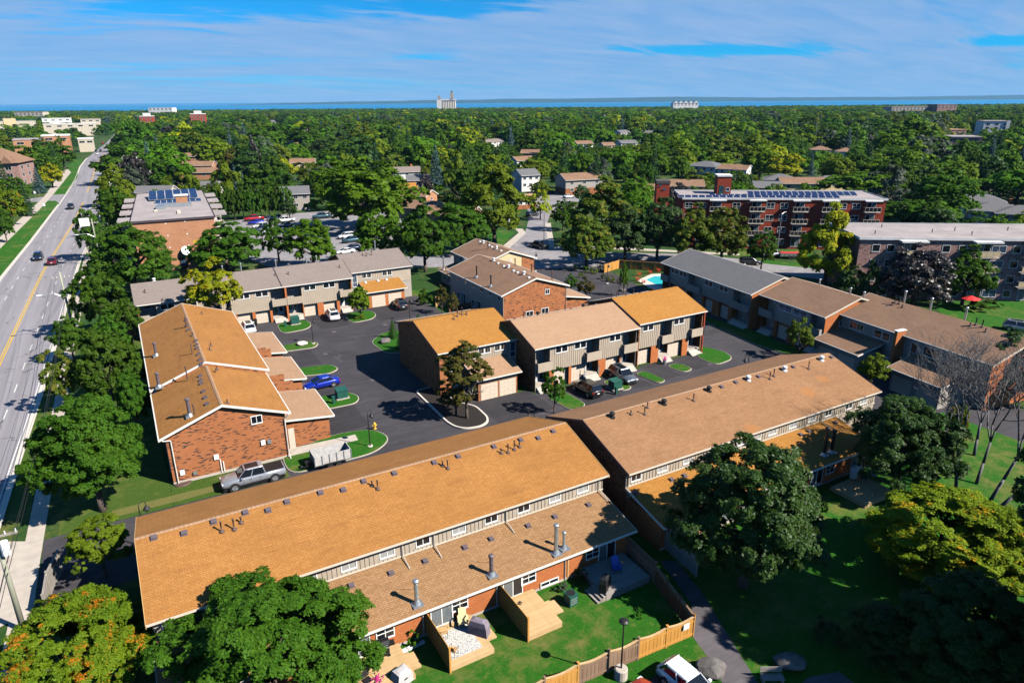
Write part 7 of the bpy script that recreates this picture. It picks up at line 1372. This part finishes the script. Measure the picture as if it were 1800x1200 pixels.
T_('maple', 'leaf_olive', 1062, 378, 62, 54, 'large green tree right of the side street'); T_('maple', 'leaf_olive', 1032, 420, 46, 44, 'green tree at the street corner in front of the large one'); T_('maple', 'leaf_green', 990, 374, 24, 24, 'small dark tree at the left of the side street corner group'); T_('maple', 'leaf_dark', 1100, 412, 44, 42, 'green tree right of the street corner tree'); T_('maple', 'leaf_dark', 1158, 398, 42, 52, 'dark tree at the left end of the red brick block'); T_('maple', 'leaf_purple', 1188, 350, 34, 30, 'dark reddish tree at the left corner of the red brick block'); T_('maple', 'leaf_olive', 1222, 414, 48, 46, 'green tree hiding the middle of the red brick block, left of two'); T_('maple', 'leaf_olive', 1272, 410, 48, 48, 'green tree hiding the middle of the red brick block, right of two')
T_('maple', 'leaf_green', 1342, 434, 26, 32, 'small green tree beside the white pickup and trailer'); T_('maple', 'leaf_yellow', 1458, 440, 52, 66, 'glowing yellow-green tree between the two apartment blocks'); T_('maple', 'leaf_dark', 1492, 500, 30, 34, 'dark low tree under the glowing yellow one'); T_('maple', 'leaf_purple', 1612, 486, 66, 62, 'almost black purple tree in front of the pinkish apartment block'); T_('maple', 'leaf_green', 1702, 484, 46, 44, 'green tree right of the almost black purple one'); T_('column', 'leaf_dark', 1530, 500, 18, 40, 'narrow dark tree at the corner of the pinkish apartment block')
T_('maple', 'leaf_bright', 1118, 338, 36, 28, 'green tree behind the left part of the red brick block'); T_('spruce', 'needle_green', 1048, 300, 14, 40, 'dark spruce right of the brown roofed two storey house'); T_('maple', 'leaf_bright', 1080, 280, 32, 20, 'broad light green tree behind the dark spruce'); T_('maple', 'leaf_bright', 1148, 286, 36, 24, 'broad light green tree left of the white houses'); T_('maple', 'leaf_lime', 1338, 284, 34, 28, 'lime green tree beside the pale blue-white house'); T_('loose', 'leaf_green', 1290, 320, 28, 22, 'loose green tree behind the red brick penthouse'); T_('loose', 'leaf_olive', 1225, 318, 24, 18, 'green tree below the white hip roofed house')
T_('locust', 'leaf_bright', 1512, 326, 62, 30, 'feathery bright green tree behind the right end of the red brick block'); T_('maple', 'leaf_green', 1652, 344, 62, 46, 'large green tree above the pinkish apartment block'); T_('maple', 'leaf_green', 1588, 372, 44, 24, 'green tree between the two apartment blocks at the back'); T_('maple', 'leaf_bright', 1600, 246, 56, 34, 'big bright tree crown in the right canopy'); T_('maple', 'leaf_lime', 1645, 330, 26, 24, 'lime green tree in front of the large one above the pinkish block')
T_('maple', 'leaf_green', 78, 262, 24, 20, 'round green tree behind the lodge, left of two'); T_('maple', 'leaf_green', 108, 270, 22, 24, 'round green tree behind the lodge, right of two'); T_('maple', 'leaf_green', 84, 290, 22, 20, 'green tree right of the lodge roof'); T_('maple', 'leaf_yellow', 88, 306, 20, 20, 'yellow-green tree at the bend of the sidewalk'); T_('spruce', 'needle_blue', 66, 316, 14, 24, 'blue spruce right of the lodge'); T_('spruce', 'needle_green', 8, 316, 15, 32, 'dark spruce in front of the lodge'); T_('maple', 'leaf_orange', 14, 358, 26, 34, 'tree with some orange leaves at the left edge'); T_('spruce', 'needle_green', 44, 350, 14, 30, 'dark spruce by the side street at the left'); T_('maple', 'leaf_green', 30, 330, 22, 20, 'green bushy tree between the two spruces at the left edge'); T_('maple', 'leaf_green', 4, 392, 18, 28, 'dark green bush cut by the left edge'); T_('maple', 'leaf_lime', 10, 258, 16, 14, 'yellow-green tree at the left edge above the lodge')
T_('maple', 'leaf_green', 232, 700, 30, 50, 'green tree filling the gap beside the long orange row'); T_('maple', 'leaf_green', 120, 588, 30, 36, 'green tree at the foot of the tall leaning pole'); T_('maple', 'leaf_green', 226, 560, 26, 36, 'small green tree behind the far end of the orange row')
# in the estate
T_('maple', 'leaf_lime', 632, 526, 20, 24, 'small round bright tree in front of the golden double garage'); T_('spruce', 'needle_bright', 690, 577, 11, 17, 'small spruce beside the tan boulder, taller of two'); T_('spruce', 'needle_bright', 704, 596, 11, 17, 'small spruce by the dark wall of the corner unit, shorter of two'); T_('spruce', 'needle_bright', 735, 557, 7, 7, 'tiny conifer at the end of the driveway behind the corner unit')
T_('loose', 'leaf_green', 975, 678, 24, 33, 'young green tree at the left end of the tan middle row'); T_('loose', 'leaf_olive', 1408, 588, 24, 30, 'bright small tree in front of the brown roofed middle pair'); T_('maple', 'leaf_lime', 1536, 646, 25, 27, 'bright round tree just beyond the tan roof'); T_('shrub', 'leaf_green', 748, 522, 18, 16, 'green shrub on the lawn behind the corner unit'); T_('loose', 'leaf_bronze', 776, 520, 12, 20, 'small bronze tree by the brown screens'); T_('loose', 'leaf_bronze', 796, 532, 11, 18, 'small bronze tree nearest the brick gable row')
T_('loose', 'leaf_bronze', 1030, 503, 18, 16, 'bronze leaved small tree at the entry lane'); T_('maple', 'leaf_green', 1003, 496, 13, 13, 'green shrub beside the bronze small tree'); T_('column', 'leaf_bright', 1097, 486, 8, 24, 'slim young tree in the pool garden'); T_('shrub', 'leaf_lime', 632, 555, 12, 8, 'low round shrub under the small bright tree')
for px, py, r, mt, lb in ((1012, 470, 6, 'leaf_yellow', 'yellow shrub at the left of the pool garden'), (1032, 474, 9, 'leaf_green', 'green shrub in the pool garden beside the white rock'), (1044, 476, 8, 'leaf_lime', 'lime shrub in the pool garden'), (1056, 470, 9, 'leaf_purple', 'dark shrub in the pool garden'), (1062, 486, 8, 'leaf_dark', 'blue-green shrub in front of the cedar fence'), (1074, 490, 9, 'leaf_olive', 'olive shrub by the pool garden lamp'), (1090, 494, 7, 'leaf_bronze', 'bronze shrub below the slim young tree'), (1022, 484, 7, 'leaf_lime', 'low lime shrub along the entry lane'), (1218, 520, 8, 'leaf_dark', 'dark shrub at the end of the golden roofed pair'), (1040, 446, 12, 'leaf_bright', 'bright bush at the foot of the street corner trees')): T_('shrub', mt, px, py, r, r*.8, lb)
for px, py, hw, hh, lb in ((1335, 424, 16, 8, 'clipped dark hedge in front of the red brick block, left of two'), (1400, 420, 14, 7, 'clipped dark hedge in front of the red brick block, right of two'), (1720, 536, 28, 12, 'round clipped hedge under the red parasol'), (1742, 534, 18, 10, 'smaller round hedge right of the red parasol'), (868, 404, 8, 7, 'round bush under the large yellow-green tree')): T_('shrub', 'leaf_green', px, py, hw, hh, lb)
T_('shrub', 'leaf_bright', 727, 1122, 14, 16, 'green garden shrub against the brick wall beside the white blocks'); T_('shrub', 'leaf_green', 1124, 1080, 8, 9, 'small green plant at the lawn edge by the shaded fence'); T_('shrub', 'leaf_dark', 1020, 1012, 16, 14, 'dark shrub in the shade beside the deck steps'); T_('shrub', 'leaf_silver', 988, 1030, 13, 12, 'grey dried shrub beside the air conditioning unit'); T_('shrub', 'leaf_green', 690, 1190, 10, 10, 'potted green plant beside the covered box')
p = G(662, 1197, .3); m = MB(); r2 = random.Random(9)
for k in range(90): a, b = r2.uniform(0, 6.3), r2.uniform(0, .45); x, y, z = b*math.cos(a), b*math.sin(a), .3+r2.uniform(-.1, .3); m.face([(x, y, z), (x+.1, y+.02, z+.03), (x+.08, y+.1, z+.05), (x-.02, y+.09, z)])
solo('flowers', m, 'flower_pink', 'bright pink flowers at the foot of the large green tree', 'flowers', (p.x, p.y, 0))
# foreground
T_('maple', 'leaf_green', 470, 1140, 185, 128, 'large green maple at the bottom in front of the nearest roof', clear=1.0); T_('maple', 'leaf_orange', 128, 1135, 128, 105, 'orange and green tree in the bottom left corner', clear=1.0); T_('loose', 'leaf_lime', 172, 952, 54, 48, 'bright yellow-green tree at the left end of the nearest roof'); T_('maple', 'leaf_dark', 1322, 898, 140, 138, 'big dark tree in front of the tan second row'); T_('maple', 'leaf_dark', 1592, 772, 94, 88, 'dark green tree at the right end of the tan second row'); T_('maple', 'leaf_gold', 1660, 935, 135, 92, 'tree with golden leaves at the lower right', clear=.1); T_('maple', 'leaf_gold', 1778, 960, 80, 76, 'golden green tree at the right edge beside the golden one', clear=.1); T_('maple', 'leaf_dark', 1700, 1110, 130, 110, 'deeply shaded tree in the bottom right corner'); T_('maple', 'leaf_dark', 1790, 640, 60, 56, 'dark tree at the right edge beyond the bare trees'); T_('loose', 'leaf_orange', 1682, 738, 20, 30, 'small orange leaved tree among the bare trunks'); T_('shrub', 'leaf_dark', 1640, 800, 44, 46, 'dark bushes at the foot of the bare trees'); T_('maple', 'leaf_dark', 1565, 1125, 80, 66, 'dark low tree in the shade, left of the bottom right corner tree', clear=.3); T_('shrub', 'leaf_dark', 1462, 1112, 40, 24, 'dark bush in the shade behind the bench')
def bare_tree(px, py, h, spread, label, seed, lean=(0, 0), mat='bark_grey', levels=5, start=.28, r0=.14, name='bare_tree', twigs=1.0):
    p = G(px, py); rg = random.Random(seed); m = MB(); root = thing(name, label, 'bare tree', (p.x, p.y, 0))
    def grow(a, d, L, r, lv):
        d = d.normalized(); k = 3; pts = [a]; c = a
        for i in range(k): d = (d+Vector((rg.gauss(0, .13), rg.gauss(0, .13), rg.gauss(.05, .08)))).normalized(); c = c+d*L/k; pts.append(c)
        m.tube(pts, [r*(1-.35*i/k) for i in range(k+1)], 6 if lv > 3 else 4 if lv > 1 else 3)
        if lv <= 0: return
        for i in range(rg.choice((3, 4)) if lv > 1 else int(rg.choice((3, 4, 5))*twigs)):
            t = rg.uniform(.35, 1.0); q_ = pts[0].lerp(pts[-1], t) if t < .95 else pts[-1]; j = min(k-1, int(t*k)); q_ = pts[j].lerp(pts[j+1], t*k-j) if j < k else pts[-1]
            nd = (d*.75+Vector((rg.gauss(0, spread), rg.gauss(0, spread), rg.gauss(.30, .2)))); grow(q_, nd, L*rg.uniform(.5, .8), max(.013, r*.52), lv-1)
    base = Vector((0, 0, 0)); top = Vector((lean[0], lean[1], h*start)); m.tube([(0, 0, -.05), tuple(base.lerp(top, .5)), tuple(top)], [r0*1.2, r0, r0*.85], 8)
    for k in range(3): grow(top, Vector((lean[0]*.3/h+rg.gauss(0, spread*.45), lean[1]*.3/h+rg.gauss(0, spread*.45), 1)), h*.36*rg.uniform(.85, 1.15), r0*.6, levels-1)
    part('branches', m, mat, root, smooth=True); TREES.append((p.x, p.y, 2)); return root
bare_tree(1680, 862, 15.5, .42, 'leafless grey tree with a forked trunk, leftmost of the bare trees', 3, (.3, .8)); bare_tree(1716, 850, 14.5, .45, 'leafless grey tree, second of the bare trees', 8, (1.2, .2)); bare_tree(1740, 880, 15.5, .45, 'leafless grey tree leaning right, third of the bare trees', 12, (1.6, -.6)); bare_tree(1752, 895, 14, .5, 'leafless grey tree leaning far right at the edge', 21, (3.0, -1.6))
bare_tree(1668, 812, 11.5, .5, 'leafless grey tree reaching left over the low garage wings', 41, (-.8, .4)); bare_tree(1712, 800, 12.5, .5, 'leafless grey tree behind the other bare trees', 47, (.4, .3))
# the planter tree: leafy top, bare lower branches
root = tree('maple', 'leaf_bronze', 828, 640, 46, 40, 'bronze-green tree with bare lower branches in the kerbed planter bed', clear=4.2)
root.location = (*G2(821, 737), 0); r2 = root
bare_tree(820, 737, 5.8, .75, 'bare grey lower branches of the planter bed tree', 31, (.05, .1), 'bark_pale', 4, .34, .14, 'dead_branches', .8); tree('loose', 'leaf_bronze', 800, 690, 36, 28, 'low bronze-green foliage in the planter bed', clear=1.5)
SHO = ['first from the path', 'second from the path', 'third from the path', 'fourth from the path', 'fifth from the path', 'sixth from the path', 'seventh from the path', 'eighth from the path', 'ninth from the path', 'tenth from the path', 'farthest from the path']
# tall trees standing just outside the frame at the lower right: their shade falls into the picture
for x, y, R, V, zc in ((45.5, 10, 4.5, 7, 9.5), (49.5, 7, 5.5, 8, 11), (52.5, 4, 5, 8, 11), (40.5, 5.5, 5, 7, 10), (45, 2.5, 6, 8, 11), (36, 2, 5, 7, 9), (48.3, 12.2, 3.4, 6, 11), (47.0, 13.6, 4.2, 5, 14), (44.6, 11.4, 4.2, 5, 13), (50.3, 15.2, 3.8, 5, 14.5)): tree_at('maple', 'leaf_dark', x, y, R, V, zc, f'dark tree just past the lower right corner, {SHO.pop(0)} of them', 'trees beyond the lower right corner', lod='mid')
# ---------------------------------------------------------------- the tree canopy of the town
KINDS = [('maple', 'leaf_green', 26), ('maple', 'leaf_dark', 13), ('maple', 'leaf_bright', 25), ('loose', 'leaf_olive', 9), ('maple', 'leaf_lime', 12), ('loose', 'leaf_green', 10), ('locust', 'leaf_bright', 5), ('spruce', 'needle_green', 10), ('spruce', 'needle_blue', 4), ('maple', 'leaf_purple', 1), ('loose', 'leaf_yellow', 3), ('loose', 'leaf_silver', 5), ('column', 'leaf_green', 5)]
def blocked(x, y, r):
    d = x*math.sin(TH)+y*math.cos(TH)
    if 10 < y < 1000 and at(RL, y)-(9 if y < 400 else 4) < x < at(RR, y)+2.5+(r*.4): return True
    if -16 < x < 104 and y < 139: return True
    if x < 0 and y < 225 and x > -60: return True
    if -4 < x < 28 and 160 < y < 226: return True
    if 14 < x < 96 and 120 < y < 214: return True                       # car park
    lx, ly = frH.l((x, y, 0))[:2]
    if -6-r < lx < 54+r and -32 < ly < 16+r: return True
    lx, ly = frI.l((x, y, 0))[:2]
    if -40 < lx < 60 and -60 < ly < 16+r: return True
    if 96 < x < 150 and 130 < y < 205 and abs((x-96)-(y-140)*.48) < 13+r: return True
    for cx, cy, cr, cz in CLEAR:
        if (x-cx)**2+(y-cy)**2 < (cr+r*.55)**2: return True
        # keep the side that faces the camera a little open
        L = math.hypot(cx, cy); ux, uy = cx/L, cy/L; k = (cx-x)*ux+(cy-y)*uy; s = abs((cx-x)*uy-(cy-y)*ux)
        if 0 < k < cr+r+(14 if d < 700 else 10) and s < cr*.85: return True
    return False
def forest():
    rg = random.Random(5); cand = []
    for d0, d1, sp in ((128, 480, 13.0), (480, 1100, 16.0), (1100, SHORE-20, 20.0)):
        d = d0
        while d < d1:
            n = int(1.72*d/sp)
            for i in range(n):
                x = (-.86+1.72*(i+rg.random())/n)*d; dd = d+rg.uniform(-.45, .45)*sp
                cand.append((dd, x, sp))
            d += sp*.92
    rg.shuffle(cand); acc = []; grid = {}
    for x, y, R in TREES: grid.setdefault((int(x//12), int(y//12)), []).append((x, y, R))
    wts = [k[2] for k in KINDS]
    for d, x, sp in cand:
        wx, wy, _ = fwd(d, x); u = 900+x/d*F
        if 380 < d < 1150 and u < 235 and rg.random() < (.80 if d < 1000 else .55): continue
        if rg.random() < (.10 if d < 480 else .03): continue
        k = rg.choices(range(len(KINDS)), wts)[0]; R = sp*.5*rg.choice((.6, .75, .9, 1.05, 1.35))*rg.uniform(.9, 1.1)*(.55 if KINDS[k][0] in ('spruce', 'column') else 1.0)
        if blocked(wx, wy, R): continue
        gx, gy = int(wx//12), int(wy//12); ok = True
        for a in (-1, 0, 1):
            for b in (-1, 0, 1):
                for q in grid.get((gx+a, gy+b), ()):
                    if (q[0]-wx)**2+(q[1]-wy)**2 < ((q[2]+R)*.62)**2: ok = False
        if not ok: continue
        V = R*rg.uniform(.75, 1.05)
        if KINDS[k][0] == 'spruce': V = R*rg.uniform(2.2, 2.9)
        if KINDS[k][0] == 'column': V = R*rg.uniform(1.6, 2.1)
        if KINDS[k][0] == 'locust': R *= 1.25; V = R*.6
        zc = V*.9+rg.uniform(.8, 2.4); V = min(V, 8.5 if d < 1100 else 7); zc = min(zc, 10); top = zc+V; cap = 99
        for cx, cy, cr, cz in CLEAR:
            L_ = math.hypot(cx, cy); kk = ((cx-wx)*cx+(cy-wy)*cy)/L_; ss = abs((cx-wx)*cy-(cy-wy)*cx)/L_
            if kk > 0 and ss < cr*.85+R*.5 and kk < L_*.6: cap = min(cap, cz+kk*(CAMH-cz)/L_)
        if cap < top:
            f = cap/top
            if cap < 3.0 or f < .3: continue
            R *= max(f, .55); V *= f; zc *= f
        grid.setdefault((gx, gy), []).append((wx, wy, R)); acc.append((d, wx, wy, R, min(V, 8.5 if d < 1100 else 7), min(zc, 10), k))
    acc.sort(); n_ind = max(0, 296-len(TREES)); words = {'leaf_green': 'green', 'leaf_dark': 'dark green', 'leaf_bright': 'bright green', 'leaf_olive': 'olive green', 'leaf_lime': 'lime green', 'needle_green': 'dark green', 'needle_blue': 'blue-green', 'leaf_purple': 'dark purple', 'leaf_yellow': 'yellowing', 'leaf_silver': 'silvery', }
    vis = [a for a in acc if abs((a[1]*math.cos(TH)-a[2]*math.sin(TH))/a[0]) < .80]; ind = set(id(a) for a in vis[:n_ind])
    LM = [(n_, G(px, py, 3)) for n_, px, py in (('tan brick block', 290, 400), ('reddish roofed house', 362, 297), ('car park', 540, 400), ('wide locust tree', 640, 332), ('bungalows', 740, 345), ('side street', 940, 390), ('brown house', 1018, 310), ('tall white house', 924, 305), ('red brick block', 1350, 370), ('white hip roofed house', 1243, 290), ('dark bungalow', 1408, 318), ('pinkish block', 1680, 430), ('slate roofed trio', 1745, 355), ('lodge', 30, 300), ('clipped trees', 440, 355), ('slate roofed house', 518, 335))]
    cr_ = lambda x, y: x*math.cos(TH)-y*math.sin(TH)
    fr_ = lambda x, y: x*math.sin(TH)+y*math.cos(TH)
    groups = {}
    for a in acc:
        if id(a) not in ind: continue
        d, x, y, R, V, zc, k = a; kd, mt, _ = KINDS[k]; nm, q = min(LM, key=lambda l: (l[1].x-x)**2+(l[1].y-y)**2); dd = d-fr_(q.x, q.y); du = cr_(x, y)/d-cr_(q.x, q.y)/fr_(q.x, q.y)
        rel = ('behind' if dd > 18 else 'in front of' if dd < -18 else 'beside')
        sd2 = '' if abs(du) < .03 else ' and left of' if du < 0 else ' and right of'
        if rel == 'beside' and sd2: rel = sd2[5:]; sd2 = ''
        kn = {'spruce': 'spruce', 'column': 'narrow tree', 'locust': 'spreading tree', 'loose': 'loose tree'}.get(kd, 'round tree'); groups.setdefault((words[mt], kn, rel+sd2, nm), []).append(a)
    ORD = ['nearest', 'second nearest', 'third nearest', 'fourth nearest', 'fifth nearest', 'sixth nearest', 'seventh nearest', 'eighth nearest', 'ninth nearest', 'tenth nearest']
    for (wd, kn, rel, nm), al in groups.items():
        for i, a in enumerate(al):
            d, x, y, R, V, zc, k = a; kd, mt, _ = KINDS[k]; lb = f'{wd} {kn} {rel} the {nm}'+('' if len(al) == 1 else f', {ORD[i] if i < 10 else "farthest"}'); tree_at(kd, mt, x, y, R, V, zc, lb, 'town trees beyond the estate')
    rest = [a for a in acc if id(a) not in ind]
    pc = bpy.data.collections.new('tree_kinds'); pn = []
    for i, (kd, mt, _) in enumerate(KINDS):
        for v in (0, 1): o = bpy.data.objects.new(f'kind_{i:02d}_{v}', proto(kd, 'stuff', v, mt)); pc.objects.link(o); dress(o, mt)
    me = bpy.data.meshes.new('woodland'); me.from_pydata([(a[1], a[2], a[5]+FALL(a[0])) for a in rest], [], [])
    def attr(nm, ty, vals, key): a_ = me.attributes.new(nm, ty, 'POINT'); a_.data.foreach_set(key, np.array(vals, dtype=np.int32 if ty == 'INT' else np.float32).ravel())
    attr('kind', 'INT', [a[6]*2+rg.randint(0, 1) for a in rest], 'value'); attr('size', 'FLOAT_VECTOR', [(a[3]*1.12, a[3]*1.12, a[4]) for a in rest], 'vector'); attr('turn', 'FLOAT_VECTOR', [(0, 0, rg.uniform(0, 6.28)) for a in rest], 'vector')
    o = link('woodland', me); o['kind'] = 'stuff'; ng = bpy.data.node_groups.new('woodland', 'GeometryNodeTree'); ng.interface.new_socket('Geometry', in_out='INPUT', socket_type='NodeSocketGeometry'); ng.interface.new_socket('Geometry', in_out='OUTPUT', socket_type='NodeSocketGeometry'); N = ng.nodes; L = ng.links
    gi, go = N.new('NodeGroupInput'), N.new('NodeGroupOutput'); ip = N.new('GeometryNodeInstanceOnPoints'); ci = N.new('GeometryNodeCollectionInfo'); ci.inputs['Collection'].default_value = pc; ci.inputs['Separate Children'].default_value = True; ci.inputs['Reset Children'].default_value = True
    def na(nm, ty): x = N.new('GeometryNodeInputNamedAttribute'); x.data_type = ty; x.inputs['Name'].default_value = nm; return [s for s in x.outputs if s.enabled and s.name == 'Attribute'][0]
    L.new(gi.outputs[0], ip.inputs['Points']); L.new(ci.outputs[0], ip.inputs['Instance']); ip.inputs['Pick Instance'].default_value = True; L.new(na('kind', 'INT'), ip.inputs['Instance Index']); L.new(na('size', 'FLOAT_VECTOR'), ip.inputs['Scale'])
    e2r = N.new('FunctionNodeEulerToRotation'); L.new(na('turn', 'FLOAT_VECTOR'), e2r.inputs[0]); L.new(e2r.outputs[0], ip.inputs['Rotation']); L.new(ip.outputs[0], go.inputs[0]); md = o.modifiers.new('woodland', 'NODES'); md.node_group = ng; print('forest', len(acc), 'individual', len(ind), 'rest', len(rest))
forest()
# ---------------------------------------------------------------- air between here and the far shore
def haze():
    m = MB(); c = [fwd(-200, -200), fwd(-200, 200), fwd(20000, 17000), fwd(20000, -17000)]; m.prism([(p[0], p[1]) for p in c], -24, 150)
    me = m.mesh('haze', 'haze_air'); o = link('haze', me); o['kind'] = 'stuff'
def haze_mat():
    t = bpy.data.materials.new('haze_air'); t.use_nodes = True; n = t.node_tree; n.nodes.clear(); v = n.nodes.new('ShaderNodeVolumePrincipled'); v.inputs['Color'].default_value = (.30, .62, 1, 1); v.inputs['Density'].default_value = HAZE; out = n.nodes.new('ShaderNodeOutputMaterial'); n.links.new(v.outputs[0], out.inputs['Volume']); MAT['haze_air'] = t
HAZE = 0.00003
haze_mat(); haze()
